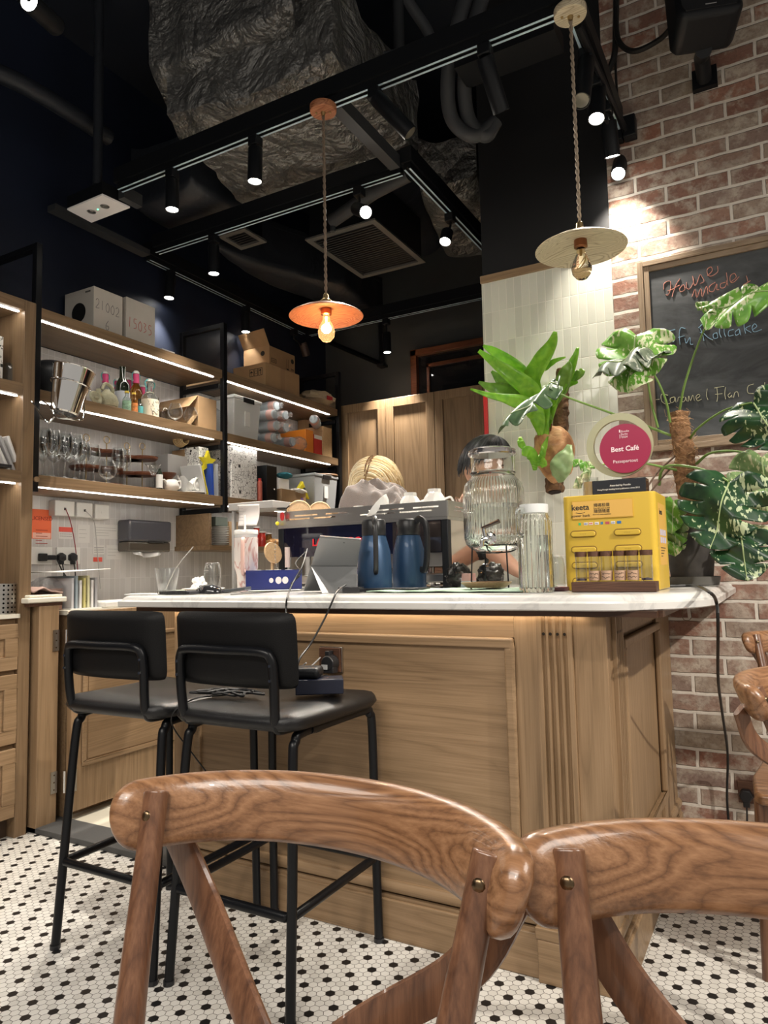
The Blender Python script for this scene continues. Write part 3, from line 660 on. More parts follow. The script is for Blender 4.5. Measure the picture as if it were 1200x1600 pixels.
# ================================================================== BAR STOOLS
def stool(label):
    """local: +y to the counter, origin at floor centre between the feet"""
    t = thing('bar_stool', label, 'stool', (0, 0, 0), 'bar stools at the counter')
    R_ = .0125
    def seat():
        b = MB()
        def f(u, v):
            x = (u-.5)*2; y = (v-.5)*2
            hx = .205+.012*(y > -2)*(y*.5+.5); sx = math.copysign(min(1, abs(x))**1, x)
            r = max(abs(x), abs(y)); k = 1-.10*max(0, (abs(x)**6)*(abs(y)**6))
            z = .695 + .022*(1-(r**5)) - .010*math.exp(-((x/.8)**2+(y/.8)**2))
            return Vector((x*hx*k, y*.215*k+.0, z))
        b.grid(f, 22, 22)
        def g2(u, v):
            p = f(u, v); p.z = .664; x = (u-.5)*2; y = (v-.5)*2; p.x *= .97; p.y *= .97; return p
        b.grid(g2, 22, 22)
        # rim
        ring = [f(i/22, 0) for i in range(22)]+[f(1, i/22) for i in range(22)]+[f(1-i/22, 1) for i in range(22)]+[f(0, 1-i/22) for i in range(22)]
        low = [g2(i/22, 0) for i in range(22)]+[g2(1, i/22) for i in range(22)]+[g2(1-i/22, 1) for i in range(22)]+[g2(0, 1-i/22) for i in range(22)]
        mid = [(a+c)/2+Vector(((a.x)*.035, a.y*.035, 0)) for a, c in zip(ring, low)]
        b.add(ring+mid+low, [(i, (i+1) % 88, 88+(i+1) % 88, 88+i) for i in range(88)]+[(88+i, 88+(i+1) % 88, 176+(i+1) % 88, 176+i) for i in range(88)])
        return b
    part('seat', seat(), leather, t, local=True, smooth=1.2)
    # backrest pad: slightly curved, leaning back
    def bp(front):
        def f(u, v):
            x = (u-.5)*2; y = (v-.5)*2
            cx = math.copysign(abs(x)**.92, x)*.200; k = 1-.05*(abs(x)**8)*(abs(y)**8)
            yy = -.197 - .012*(y*.5+.5)*1.0 + .022*x*x + (.022 if front else -.022)*(1-max(abs(x), abs(y))**10)*1.0
            return Vector((cx*k, yy, .858+y*.095*k))
        return f
    b = MB(); b.grid(bp(1), 20, 14); b.grid(bp(0), 20, 14); part('backrest', b, backleather, t, local=True, smooth=1.2)
    # front legs + side rails + rear legs (steel tube loops)
    for s in (-1, 1):
        b = MB(); pts = bez([(s*.186, .212, 0), (s*.184, .206, .35), (s*.182, .202, .60), (s*.180, .190, .640), (s*.178, .160, .652), (s*.176, -.10, .652)], 30)
        b.tube(pts, R_, 12); part('leg', b, black_steel, t, local=True)
        b = MB(); pts = bez([(s*.193, -.217, 0), (s*.184, -.190, .35), (s*.175, -.172, .59), (s*.172, -.158, .632), (s*.172, -.12, .650), (s*.172, .12, .652)], 30)
        b.tube(pts, R_, 12); part('leg', b, black_steel, t, local=True)
        for fx, fy in ((.186, .212), (.193, -.217)): f_ = MB(); f_.cyl((s*fx, fy, .0), (s*fx, fy, .012), .0145, n=12); part('foot_cap', f_, black_plastic, t, local=True)
    b = MB()
    hp = [(.142, -.02, .660), (.144, -.165, .662), (.148, -.200, .676), (.152, -.212, .72), (.154, -.218, .80), (.148, -.222, .842), (.120, -.228, .857)]
    hoop = [(-x, y, z) for x, y, z in hp] + [(0, -.232, .858)] + hp[::-1]
    b.tube(bez(hoop, 90), R_, 12); part('back_hoop', b, black_steel, t, local=True)
    b = MB()
    z = .235; fr_ = [(-.186, .185, z), (-.176, .204, z), (.176, .204, z), (.186, .185, z), (.186, -.185, z), (.172, -.202, z), (-.172, -.202, z), (-.186, -.185, z)]
    ring = []
    for i, p in enumerate(fr_): ring.append(Vector(p))
    b.tube(ring, .0115, 12, closed=True); part('footrest', b, black_steel, t, local=True)
    b = MB()
    for s in (-1, 1):
        for zz in (.79, .825): b.cyl((s*.153, -.228, zz), (s*.153, -.2335, zz), .004, n=8)
    part('screw', b, chrome, t, local=True)
    return t
s1_ = stool('black leather bar stool with cables lying on its seat'); s1_.location = (-1.247, 1.618, 0); WL[s1_.name] = Vector(s1_.location)
s2_ = dup(s1_, (-1.672, 1.600, 0), 'black leather bar stool beside the open gate, seat bare')

# ================================================================== WOODEN CROSS BACK CHAIRS
def cross_chair(label, loc, rz=0, tilt=0, full=True):
    """local: sitter faces -y (towards the photographer); back at y=0; origin at floor under the back"""
    t = thing('dining_chair', label, 'chair', loc, 'wooden cross back chairs', rz)
    # top rail: bent, concave towards -y
    b = MB(); N = 72; rows = []
    W_ = .222
    for i in range(N+1):
        u = math.sin(math.pi/2*(-1+2*i/N)); x = W_*math.sin(u*1.2)/math.sin(1.2); y = -.030+.120*(1-(abs(u))**2.0)
        e = max(0, (abs(u)-.86)/.14); hh = .0335*math.sqrt(max(.001, 1-e**2.4)) + .001; th = .0145*math.sqrt(max(.02, 1-e**3))
        tx = W_*1.2*math.cos(u*1.2)/math.sin(1.2); ty = -.24*u; tn = Vector((-ty, tx, 0)).normalized()
        zc = .792 + .004*(1-u*u); row = []
        for k in range(16):
            a = 2*math.pi*k/16; c_, s_ = math.cos(a), math.sin(a)
            c_ = math.copysign(abs(c_)**.7, c_); s_ = math.copysign(abs(s_)**.75, s_)
            row.append(Vector((x, y, zc)) + tn*(c_*th*(1.15 if s_ > 0 else 1)) + Vector((0, 0, s_*hh)) + tn*(.010*s_*min(1, hh/.0335)))
        rows.append(row)
    b.add([v for r in rows for v in r], [(i*16+k, i*16+(k+1) % 16, (i+1)*16+(k+1) % 16, (i+1)*16+k) for i in range(N) for k in range(16)] + [tuple(range(15, -1, -1)), tuple(N*16+k for k in range(16))])
    part('top_rail', b, chairX, t, local=True, smooth=1.1)
    # posts (rear legs) on the sitter's side of the rail
    for s in (-1, 1):
        pts = bez([(s*.175, -.060, 0), (s*.160, -.088, .30), (s*.152, -.085, .46), (s*.165, -.050, .64), (s*.190, .004, .818)], 30)
        rs = [.0135+.0035*math.sin(math.pi*min(1, i/len(pts)*1.15)) for i in range(len(pts))]
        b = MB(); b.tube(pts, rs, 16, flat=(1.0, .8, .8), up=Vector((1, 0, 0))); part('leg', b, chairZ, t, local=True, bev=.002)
        b = MB(); b.ball((s*.187, -.0115, .796), (.0066, .0045, .0066), 14, 8); part('stud', b, bronze, t, 'bronze stud', local=True)
        # front legs
        if full:
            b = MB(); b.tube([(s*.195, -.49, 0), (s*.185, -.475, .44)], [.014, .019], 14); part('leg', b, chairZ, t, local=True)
    # crossing slats
    for s in (-1, 1):
        pts = bez([(s*.198, .034, .775), (s*.150, .036, .70), (s*.05, .0+.010*s, .63), (-s*.06, -.045, .53), (-s*.145, -.075, .455)], 30)
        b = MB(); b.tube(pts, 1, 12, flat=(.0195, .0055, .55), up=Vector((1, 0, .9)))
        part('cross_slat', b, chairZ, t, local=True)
    if full:
        b = MB()
        out = [(-.20, -.50), (-.185, -.52), (.185, -.52), (.20, -.50), (.21, -.34), (.19, -.16), (.165, -.105), (-.165, -.105), (-.19, -.16), (-.21, -.34)]
        b.prism(out, .028, Matrix.Translation((0, 0, .435))); part('seat', b, chairX, t, local=True, bev=.008)
        b = MB(); b.tube([(-.19, -.482, .25), (.19, -.482, .25)], .009, 10); b.tube([(-.190, -.482, .19), (-.165, -.08, .19)], .009, 10); b.tube([(.190, -.482, .19), (.165, -.08, .19)], .009, 10); part('stretcher', b, chairZ, t, local=True)
    return t
c1 = cross_chair('wooden cross back chair in the foreground, back rest nearest the camera and fully in view', (-.414, .565, 0))
c2 = dup(c1, (.022, .600, 0), 'wooden cross back chair in the foreground on the right, cut by the frame', rz=0)
c3 = dup(c1, (.043, 1.68, 0), 'pale lit wooden cross back chair at the right edge below the brick wall', rz=R2(60))
c4 = dup(c1, (.105, 2.60, 0), 'wooden cross back chair at the right edge, the one closest to the brick wall', rz=0)
# ================================================================== CEILING FITTINGS
ZR = 2.85
track_w = mat('track_silver', (.55, .72, .85), .4, .3)
dkgrey = mat('dark_grey_steel', (.040, .043, .048), .55)
def rail(label, p0, p1, beam_h=.07, off=0):
    p0 = Vector(p0); p1 = Vector(p1); d = (p1-p0).normalized(); n = d.cross(Z)
    t = thing('lighting_rail', label, 'lighting rail', (p0+p1)/2, 'lighting rails under the dark ceiling')
    L = (p1-p0).length; M = frame_m(p0, d, n)   # local x along, y side, z = d x n = -up
    b = MB(); b.box((0, -.028, -.030-beam_h), (L, .028, -.030), M); part('beam', b, black_satin, t)
    b = MB(); b.box((.01, -.017, -.0299), (L-.01, -.006, 0), M); b.box((.01, .006, -.0299), (L-.01, .017, 0), M); b.box((.01, -.006, -.0299), (L-.01, .006, -.006), M); part('track', b, black_satin, t)
    b = MB(); b.box((.012, -.0168, .0001), (L-.012, -.0085, .0008), M); b.box((.012, .0085, .0001), (L-.012, .0168, .0008), M); part('silver_edge', b, track_w, t, 'pale silver edge line')
    return t
rA = rail('long lighting rail nearest the camera that carries both wooden lamp roses', (-2.62, 2.215, ZR), (-.47, 2.215, ZR))
rB = rail('lighting rail crossing in front of the ceiling air conditioner', (-2.97, 2.775, ZR), (-1.40, 2.775, ZR))
rC = rail('lighting rail running back along the left wall above the shelves', (-3.07, 2.80, ZR), (-3.07, 4.345, ZR))
rD = rail('lighting rail running back beside the right side of the air conditioner', (-1.37, 2.74, ZR), (-1.37, 4.345, ZR))
rE = rail('far lighting rail along the back wall above the cupboards', (-3.05, 4.375, ZR-.005), (-1.18, 4.375, ZR-.005))
rF = rail('short lighting rail beside the brick wall with a cluster of spots', (-.495, 2.25, ZR), (-.495, 2.96, ZR))
b = MB(); b.box((-1.45, 2.25, 2.86), (-1.40, 2.74, 2.92)); solo('ceiling_beam', 'grey steel beam joining the near and middle lighting rails', 'beam', b, dkgrey)
b = MB(); b.box((-2.66, 2.25, 2.84), (-2.62, 2.36, 2.90)); b.box((-3.06, 2.16, 2.845), (-3.00, 2.76, 2.875)); solo('ceiling_beam', 'dark steel beam end beside the emergency light', 'beam', b, dkgrey)
# brackets at the back wall
b = MB(); q0 = P('Y', 4.70, 506, 531); q1 = P('Y', 4.70, 596, 569); q2 = P('Y', 4.70, 594, 505)
b.tube([q0, q1], .018, 4, flat=(1, 1, 1)); b.tube([q1, q2], .018, 4); b.box((q1.x-.03, 4.68, q1.z-.02), (q1.x+.03, 4.748, q1.z)); solo('wall_bracket', 'slanting black steel bracket on the grey back wall', 'bracket', b, black_satin)

lens_m = mat('lit_lens', (1, .97, .9), .4, emit=(1, .95, .86), estr=26)
lens_off = mat('spot_lens_dark', (.12, .11, .09), .15)
def spot(label, p, top, lens, dist_axis, on=True, watt=None, r=.030, col=black_satin):
    """p = attach point on the rail (world), top/lens = ends of the barrel (world)"""
    p = Vector(p); top = Vector(top); lens = Vector(lens); d = (lens-top).normalized()
    t = thing('track_spotlight', label, 'spotlight', p, 'black track spotlights')
    b = MB(); b.cbox((p.x, p.y, p.z-.022), (.045, .045, .042)); part('adapter', b, black_satin, t, bev=.004)
    b = MB(); b.tube([p-Z*.045, p-Z*.065, top+d*.03], .007, 8); part('stem', b, black_satin, t)
    Mx = frame_m(top, d.orthogonal(), d.cross(d.orthogonal()))
    if (Mx.to_3x3() @ Z).dot(d) < 0: Mx = frame_m(top, d.cross(d.orthogonal()), d.orthogonal())
    L = (lens-top).length
    b = MB(); b.lathe([(0, 0), (r*.93, 0), (r, .004), (r, L), (r*.9, L), (r*.86, L-.008), (0, L-.008)], M=Mx, n=24); part('barrel', b, col, t)
    b = MB(); b.lathe([(0, L-.0078), (r*.84, L-.0078), (r*.84, L-.003), (0, L-.002)], M=Mx, n=24); part('lens', b, lens_m if on else lens_off, t, 'glowing lens' if on else 'dark lens')
    if on:
        l = bpy.data.lights.new('spot_beam', 'SPOT'); l.energy = watt or SPOT_W; l.spot_size = R2(75); l.spot_blend = .7; l.color = (1, .92, .80); l.shadow_soft_size = .02
        o = bpy.data.objects.new('spot_beam', l); COL.objects.link(o); o.parent = t; o.location = lens + d*.004 - p
        o.rotation_euler = d.to_track_quat('-Z', 'Y').to_euler()
    return t
def sp(label, ax, v, top, lens, dx=0, **k):
    pt = P(ax, v, *top); pl = P(ax, v, *lens); L = (pl-pt).length
    i = 'XYZ'.index(ax); a = Vector((pt.x, pt.y, ZR)); a[i] = v
    if 'tilt' in k: pl = pl + Vector(k.pop('tilt'))
    if 'att' in k: a = P('Z', ZR, *k.pop('att')); a[i] = v
    return spot(label, a, pt, pl, ax, **k)
sp('black spotlight pointing down just right of the emergency light', 'Y', 2.215, (269, 282), (269, 328))
sp('black lit spotlight hanging before the crumpled foil duct', 'Y', 2.215, (399, 232), (398, 284))
sp('unlit looking black spotlight tilted right below the near rail, right of the first wooden rose', 'Y', 2.215, (587, 152), (604, 205), tilt=(.07, .06, 0), att=(585, 138), on=False)
sp('black spotlight tilted away on the near rail, left of the second wooden rose', 'Y', 2.215, (757, 90), (768, 150), tilt=(0, .10, 0), att=(757, 70), on=False)
sp('black lit spotlight in front of the small ceiling vent', 'Y', 2.775, (334, 385), (334, 428))
sp('black lit spotlight tilted right in front of the air conditioner', 'Y', 2.775, (557, 326), (583, 348), att=(566, 298), tilt=(.02, -.10, 0))
sp('black lit spotlight above the white cartons on the left wall', 'X', -3.07, (266, 432), (264, 466), watt=30)
sp('black lit spotlight above the cardboard boxes on the shelf', 'X', -3.07, (384, 490), (384, 519), watt=18)
sp('small brownish spotlight below the copper lamp shade at the far corner', 'X', -3.07, (473, 536), (479, 556), on=False, att=(473, 512), col=mat('brown_metal', (.10, .07, .06), .4, .3))
sp('black lit spotlight on the rail beside the air conditioner, before the pillar', 'X', -1.37, (699, 362), (708, 390), att=(701, 335), tilt=(.0, -.10, 0), watt=150)
sp('black lit spotlight on the far rail above the cupboards', 'Y', 4.375, (604, 520), (605, 551), watt=110)
sp('unlit black spotlight right beside the pale rose, uppermost of the cluster', 'X', -.495, (916, 95), (908, 158), on=False, att=(915, 78))
sp('black spotlight of the cluster with the brightest lens, second from the pale rose', 'X', -.495, (934, 130), (932, 186), att=(936, 118), watt=32)
sp('black spotlight of the cluster, third from the pale rose', 'X', -.495, (951, 190), (957, 245), att=(952, 160), watt=32)
sp('black spotlight of the cluster, closest to the brick wall', 'X', -.495, (975, 222), (966, 272), att=(972, 205), watt=30)

q_ = P('Z', 2.78, 45, 2); spot('very bright spotlight at the top left corner of the photo aimed at the room', q_+Vector((0, .0, ZR-q_.z)), q_+Vector((-.05, .13, .03)), q_, None, watt=25)
def pendant(label, rx, ry, lx, ly, wood_m, cord, on, grp='pendant lamps with wooden disc shades'):
    a = P('Z', ZR-.022, rx, ry); dist = (a-EYE).dot(FW)
    k = PD(dist, lx, ly); c = Vector((a.x, a.y, k.z))     # c: shade rim centre
    t = thing('pendant_lamp', label, 'pendant lamp', (a.x, a.y, ZR), grp)
    b = MB(); b.lathe([(0, 0), (.050, 0), (.052, .004), (.052, .024), (0, .024)], (a.x, a.y, a.z-.004), 32); part('ceiling_rose', b, wood_m, t, bev=.001)
    b = MB(); b.lathe([(0, -.016), (.007, -.014), (.010, 0)], (a.x, a.y, a.z-.0045), 12); b.ball((a.x-.024, a.y-.012, a.z-.006), .0045, 8, 6); b.ball((a.x+.024, a.y+.012, a.z-.006), .0045, 8, 6); part('rose_screw', b, brass, t)
    top = c.z+.085; b = MB()
    for s in (0, math.pi):
        n_ = 160; pts = []
        for i in range(n_+1):
            zz = a.z-.02+(top-a.z+.02)*i/n_; an = s+i*.55; pts.append(Vector((a.x+.0032*math.cos(an), a.y+.0032*math.sin(an), zz)))
        b.tube(pts, .0034, 6)
    part('twisted_cord', b, cord, t)
    b = MB(); b.lathe([(.004, .088), (.010, .082), (.012, .066), (.022, .058), (.024, .045), (.018, .040), (.020, .030)], c, 20); part('brass_cap', b, brass, t)
    b = MB(); b.lathe([(.016, .034), (.06, .030), (.11, .016), (.139, .0), (.141, -.002), (.139, -.0035), (.11, .010), (.06, .022), (.016, .027)], c, 48); part('shade', b, wood_m, t, smooth=.9)
    b = MB(); b.lathe([(0, .030), (.020, .028), (.021, .004), (.015, .0)], c, 20); part('lamp_holder', b, mat('copper_holder', (.35, .15, .08), .35, 1), t)
    bulb = MB(); bulb.lathe([(.013, .0), (.014, -.018), (.026, -.040), (.032, -.062), (.029, -.082), (.016, -.098), (.0, -.104)], c, 24)
    part('bulb', bulb, mat('lit_bulb_glass', (1, .80, .55), .05, trans=1, ior=1.1, emit=(1, .5, .2), estr=.35) if on else mat('amber_bulb_glass', (.95, .80, .58), .02, trans=1, ior=1.4), t, 'glowing bulb' if on else 'unlit amber bulb')
    b = MB()
    pts = [c+Vector((.010*math.cos(i*1.2), .010*math.sin(i*1.2), -.03-.035*abs(math.sin(i*.6)))) for i in range(24)]
    b.tube(pts, .0012 if on else .0007, 5); b.tube([c+Vector((0, 0, -.005)), c+Vector((0, 0, -.03))], .003, 6)
    part('filament', b, mat('hot_filament', (1, .7, .4), .5, emit=(1, .62, .28), estr=160) if on else brass, t)
    if on:
        l = bpy.data.lights.new('bulb_glow', 'POINT'); l.energy = 6; l.color = (1, .55, .25); l.shadow_soft_size = .02
        o = bpy.data.objects.new('bulb_glow', l); COL.objects.link(o); o.parent = t; o.location = c+Vector((0, 0, -.05))-Vector((a.x, a.y, ZR))
    return t
w1m = wood('copper_brown_wood', (.16, .05, .022), (.33, .12, .055), (.46, .20, .10), axis=0, rough=.4, scale=1.6, lines=30, lw=.5, world=False)
w2m = wood('pale_ash_wood', (.30, .24, .15), (.55, .47, .33), (.66, .58, .42), axis=0, rough=.45, scale=1.3, lines=40, lw=.6, world=False)
pendant('lit pendant lamp with a copper brown wooden disc shade', 505, 174, 510, 503, w1m, mat('brown_cord', (.20, .15, .11), .8), True)
pendant('unlit pendant lamp with a pale ash wooden disc shade before the tiled pillar', 891, 24, 910, 402, w2m, mat('taupe_cord', (.30, .24, .18), .8), False)

# ---- emergency light
e = [P('Z', 2.83, *q) for q in ((160, 305), (203, 325), (143, 348), (105, 328))]
t = thing('emergency_light', 'white ceiling emergency light plate with two round lamps, upper left', 'emergency light', (e[0]+e[2])/2)
b = MB(); b.poly(e, (0, 0, .008)); part('plate', b, mat('glowing_offwhite_metal', (.75, .70, .66), .4, emit=(1, .93, .88), estr=.05), t)  # plate brightened by a faint glow of its own
b = MB(); b.poly([v*1 + Vector((0, 0, .0085)) for v in e], (0, 0, .06)); part('housing', b, black_satin, t)
u_ = (e[1]-e[0]); v_ = (e[3]-e[0])
for f in (.32, .70):
    c = e[0]+u_*.5+v_*(f); b = MB(); b.lathe([(.018, 0), (.020, -.002), (.022, 0), (.0225, .0005)], c-Z*.0002, 24); b.lathe([(0, -.001), (.011, -.002), (.012, 0)], c-Z*.0002, 20); part('lamp_eye', b, mat('grey_reflector', (.3, .29, .28), .3, .4), t)
b = MB(); c = e[0]+u_*.5+v_*.52; b.cbox(c-Z*.001, (.006, .006, .002)); part('green_light', b, mat('green_led', (.1, .8, .3), .5, emit=(.1, 1, .4), estr=3), t)
# ---- ducts and pipes
foil = mat('dark_crumpled_foil', (.19, .19, .185), .36, .5); g = G(foil)
nv = g.noise(g.world(), 4.5, 5, .55, .25); g.bump(g.math('ABSOLUTE', g.math('SUBTRACT', nv.outputs[0], .5)), 1.0, .16)
ductm = mat('matt_black_duct', (.016, .019, .026), .5); g = G(ductm); nv = g.noise(g.world(), 4, 5, .5, .5); g.bump(nv.outputs[0], .6, .03)
def crumple(p, amp, k=7):
    from mathutils import noise
    return p + Vector((noise.noise(p*k), noise.noise(p*k+Vector((9, 0, 0))), noise.noise(p*k+Vector((0, 9, 0))))) * amp
def duct(name, label, q, z, h, m, amp=.02, n=26, mats=None):
    c = [P('Z', z, *p) for p in q]   # near-left, near-right, far-right, far-left
    b = MB()
    def bot(u, v): return crumple((c[0]*(1-u)+c[1]*u)*(1-v)+(c[3]*(1-u)+c[2]*u)*v, amp) + Z*(.035*(abs(2*u-1)**4+abs(2*v-1)**4))
    b.grid(bot, n, n)
    E_ = [(lambda u: bot(u, 0)), (lambda u: bot(1, u)), (lambda u: bot(1-u, 1)), (lambda u: bot(0, 1-u))]
    for f in E_:
        def side(u, v, f=f):
            a = f(u); return crumple(a + Z*h*v, amp*v) if v else a
        b.grid(side, n, 10)
    b.poly([p+Z*h for p in c], (0, 0, .02))
    ctr_ = sum(c, Vector())/4
    return solo(name, label, 'duct', b, m, ctr_, smooth=1.2)
duct('foil_duct', 'large crumpled dark foil wrapped duct at the top left of the ceiling', [(235, 128), (450, 20), (478, 150), (285, 238)], 3.22, .45, foil, .03)
duct('foil_duct', 'crumpled foil wrapped duct behind the second spotlight of the near rail', [(258, 200), (520, 105), (655, 255), (398, 352)], 3.02, .35, foil, .028)
duct('foil_duct', 'rounded grey foil duct just above the pillar corner, behind a lit spotlight', [(655, 305), (745, 285), (790, 400), (700, 415)], 3.12, .25, foil, .015)
duct('air_duct', 'smooth black square duct behind the emergency light and near rail', [(205, 335), (300, 300), (395, 345), (300, 388)], 3.0, .3, ductm, .006)
duct('air_duct', 'wide black duct above the far cupboards behind the air conditioner', [(335, 400), (540, 455), (600, 505), (420, 455)], 2.98, .3, ductm, .01)
b = MB(); pts = [P('Z', 3.42, 560, 170), P('Z', 3.42, 610, 265), P('Z', 3.42, 645, 335), P('Z', 3.42, 660, 360)]; b.tube(bez(pts, 20), .19, 24); solo('round_duct', 'thick round black duct running back right of the air conditioner', 'duct', b, ductm)
b = MB(); pts = [P('Z', 2.93, 520, 345), P('Z', 2.93, 585, 300), P('Z', 2.93, 640, 272)]; b.tube(pts, .035, 16); b.tube([pts[0], pts[0]-Z*.06], .014, 10); solo('ceiling_pipe', 'short grey pipe slanting over the middle lighting rail', 'pipe', b, dkgrey)
for lab, pts, r in (('black hanging pipe above the emergency light', [(156, 70), (152, 180), (152, 290)], .022),):
    b = MB(); q = P('Z', 2.9, 152, 290); b.cyl((q.x, q.y, 2.9), (q.x, q.y, 3.89), r, n=14); solo('ceiling_pipe', lab, 'pipe', b, ductm)
q = P('Z', 2.90, 636, 300); b = MB(); b.cyl((q.x, q.y-.05, 2.95), (q.x, q.y-.05, 3.89), .028, n=14); solo('ceiling_pipe', 'upright black pipe crossing behind the near rail at its middle', 'pipe', b, dkgrey)
d_ = 2.9
b = MB(); b.tube(bez([PD(d_, 632, -20), PD(d_, 640, 5), PD(d_, 672, 58), PD(d_, 650, 78), PD(d_, 600, 90)], 24), .022, 12); solo('ceiling_pipe', 'bent black pipe elbow high above the near rail', 'pipe', b, dkgrey)
for i, o in enumerate((0, 26)):
    b = MB(); b.tube(bez([PD(2.9, 740+o, -40), PD(2.9, 715+o, 40), PD(2.95, 700+o, 120), PD(3.0, 706+o, 185), PD(3.0, 740+o*.7, 212), PD(3.0, 775, 190)], 40), .030, 12)
    solo('flexible_hose', ('black flexible hose looping down beside the pillar, left of two', 'black flexible hose looping down beside the pillar, right of two')[i], 'hose', b, dkgrey)
b = MB(); b.tube(bez([P('Z', 3.25, -60, 90), P('Z', 3.25, 50, 140), P('Z', 3.25, 170, 215)], 10), .04, 12); solo('ceiling_pipe', 'dark straight pipe running along the upper left wall', 'pipe', b, ductm)
# ---- air conditioner cassette + small vent
def grille(name, label, q, z, h, nsl, frame):
    c = [P('Z', z, *p) for p in q]; x0 = (c[0].x+c[3].x)/2; x1 = (c[1].x+c[2].x)/2; y0 = (c[0].y+c[1].y)/2; y1 = (c[2].y+c[3].y)/2
    t = thing(name, label, 'air vent', ((x0+x1)/2, (y0+y1)/2, z))
    b = MB(); b.box((x0+.02, y0+.02, z+.012), (x1-.02, y1-.02, z+h)); part('housing', b, black_satin, t)
    f = frame; b = MB(); b.box((x0, y0, z), (x1, y0+f, z+.012)); b.box((x0, y1-f, z), (x1, y1, z+.012)); b.box((x0, y0+f, z), (x0+f, y1-f, z+.012)); b.box((x1-f, y0+f, z), (x1, y1-f, z+.012)); part('frame', b, mat('vent_frame_grey', (.10, .10, .095), .5), t, 'grey frame', bev=.002)
    b = MB()
    for i in range(nsl):
        y = y0+f+(y1-y0-2*f)*(i+.5)/nsl; b.cbox((0, 0, 0), (0, 0, 0)) if 0 else b.box((x0+f, -.5*(y1-y0-2*f)/nsl*.42, -.001), (x1-f, .5*(y1-y0-2*f)/nsl*.42, .001), Matrix.Translation((0, y, z+.006)) @ Matrix.Rotation(.5, 4, 'X'))
    part('slat', b, mat('slat_grey', (.07, .07, .07), .5), t)
grille('air_conditioner', 'black ceiling air conditioner with a slatted grille behind the copper lamp cord', [(485, 380), (590, 335), (655, 412), (565, 437)], 2.95, .28, 22, .035)
grille('ceiling_vent', 'small ceiling vent with grey frame above the middle lighting rail', [(340, 370), (382, 358), (417, 378), (378, 392)], 3.0, .12, 6, .03)
b = MB(); q = P('Z', 3.05, 790, 80); b.box((q.x-.2, q.y-.04, 3.03), (q.x+.2, q.y+.10, 3.10)); solo('ceiling_vent', 'dark louvred strip fitting high on the black pillar', 'air vent', b, black_satin)
# ---- speaker
t = thing('wall_speaker', 'black loudspeaker on a bracket at the top of the brick wall', 'speaker', P('Y', 2.98, 1095, 100))
c = P('Y', 2.72, 1096, 20); b = MB(); W2, H2 = .105, .20
out = [(-W2+.01, -H2), (W2-.01, -H2), (W2+.005, -H2+.03), (W2, H2), (-W2, H2), (-W2-.005, -H2+.03)]
M_ = Matrix.Translation((c.x, c.y, c.z+.08)) @ Matrix.Rotation(R2(18), 4, 'Z') @ Matrix.Rotation(R2(90-12), 4, 'X')
b.prism(out, .17, M_ @ Matrix.Translation((0, 0, -.085))); part('cabinet', b, black_satin, t, bev=.022)
b = MB(); b.prism([(x*.86, y*.9) for x, y in out], .004, M_ @ Matrix.Translation((0, 0, .0855))); part('grille', b, mat('speaker_cloth', (.010, .011, .014), .8, bump=.5, bscale=900), t)
bb_ = MB(); bb_.box((-.018, -H2+.032, .0897), (.018, -H2+.036, .0903), M_); part('badge', bb_, mat('badge_grey', (.35, .35, .36), .5), t)
b = MB(); k = P('Y', 2.86, 1097, 100); b.tube([c+Vector((0, .02, -.13)), k+Z*.03, k+Vector((0, .10, 0))], .028, 12); b.box((k.x-.045, 2.96, k.z-.03), (k.x+.045, 2.988, k.z+.05)); part('bracket', b, black_satin, t)
def cable(label, pts, r, m=None, cat='cable', name='cable', n=40):
    b = MB(); b.tube(bez(pts, n), r, 8); return solo(name, label, cat, b, m or black_rubber)
cable('thick black cable bundle hanging at the corner of pillar and brick wall', [P('Y', 2.965, 963, -30), P('Y', 2.965, 962, 40), P('Y', 2.965, 960, 85), P('Y', 2.965, 948, 118)], .013)
cable('black cable looping from the pillar corner to the loudspeaker', [P('Y', 2.95, 962, 15), P('Y', 2.93, 966, 62), P('Y', 2.90, 990, 80), P('Y', 2.87, 1030, 62), P('Y', 2.80, 1056, 35)], .011)
cable('thin black cable running down the brick wall beside the spot cluster', [P('Y', 2.975, 963, 60), P('Y', 2.975, 962, 110), P('Y', 2.975, 966, 170)], .005)
b = MB(); q = P('Y', 2.96, 984, 200); b.cbox(q, (.05, .05, .09)); solo('rail_clamp', 'black clamp holding the short rail to the brick wall', 'clamp', b, black_satin, bev=.004)
# twin diagonal cable/rod from the rose to the clamp
b = MB(); b.tube([P('Y', 2.26, 903, 40), P('Y', 2.95, 978, 205)], .012, 8); solo('tension_rod', 'black rod running from the pale rose down to the brick wall clamp', 'rod', b, black_satin)
# ================================================================== ON THE SHELVES
def SX(px, x, z): return solve(px, X=x, Z=z)
def carton(name, label, px0, px1, xf, z, ytop, depth, m, group=None, sideX=None, cat='box', bev=.002, y0=None, y1=None):
    """box with its face to the room at X=xf, spanning columns px0..px1"""
    a = SX(px0, xf, z).y if y0 is None else y0; c = SX(px1, xf, z).y if y1 is None else y1
    h = P('X', xf, (px0+px1)/2, ytop).z-z
    t = thing(name, label, cat, (xf-depth/2, (a+c)/2, z+.0005), group)
    b = MB(); b.box((xf-depth, a, z+.0005), (xf, c, z+h)); part('body', b, m, t, bev=bev)
    return t, a, c, z+h
Z1, Z2, Z3 = [z+.0005 for z in ZT]
def wall_text(root, body, size, xf, yc, zc, m, nm='lettering', align='CENTER'):
    part(nm, text_mb(body, size, frame_m((xf+.0006, yc, zc), Y, Z), align=align), m, root)
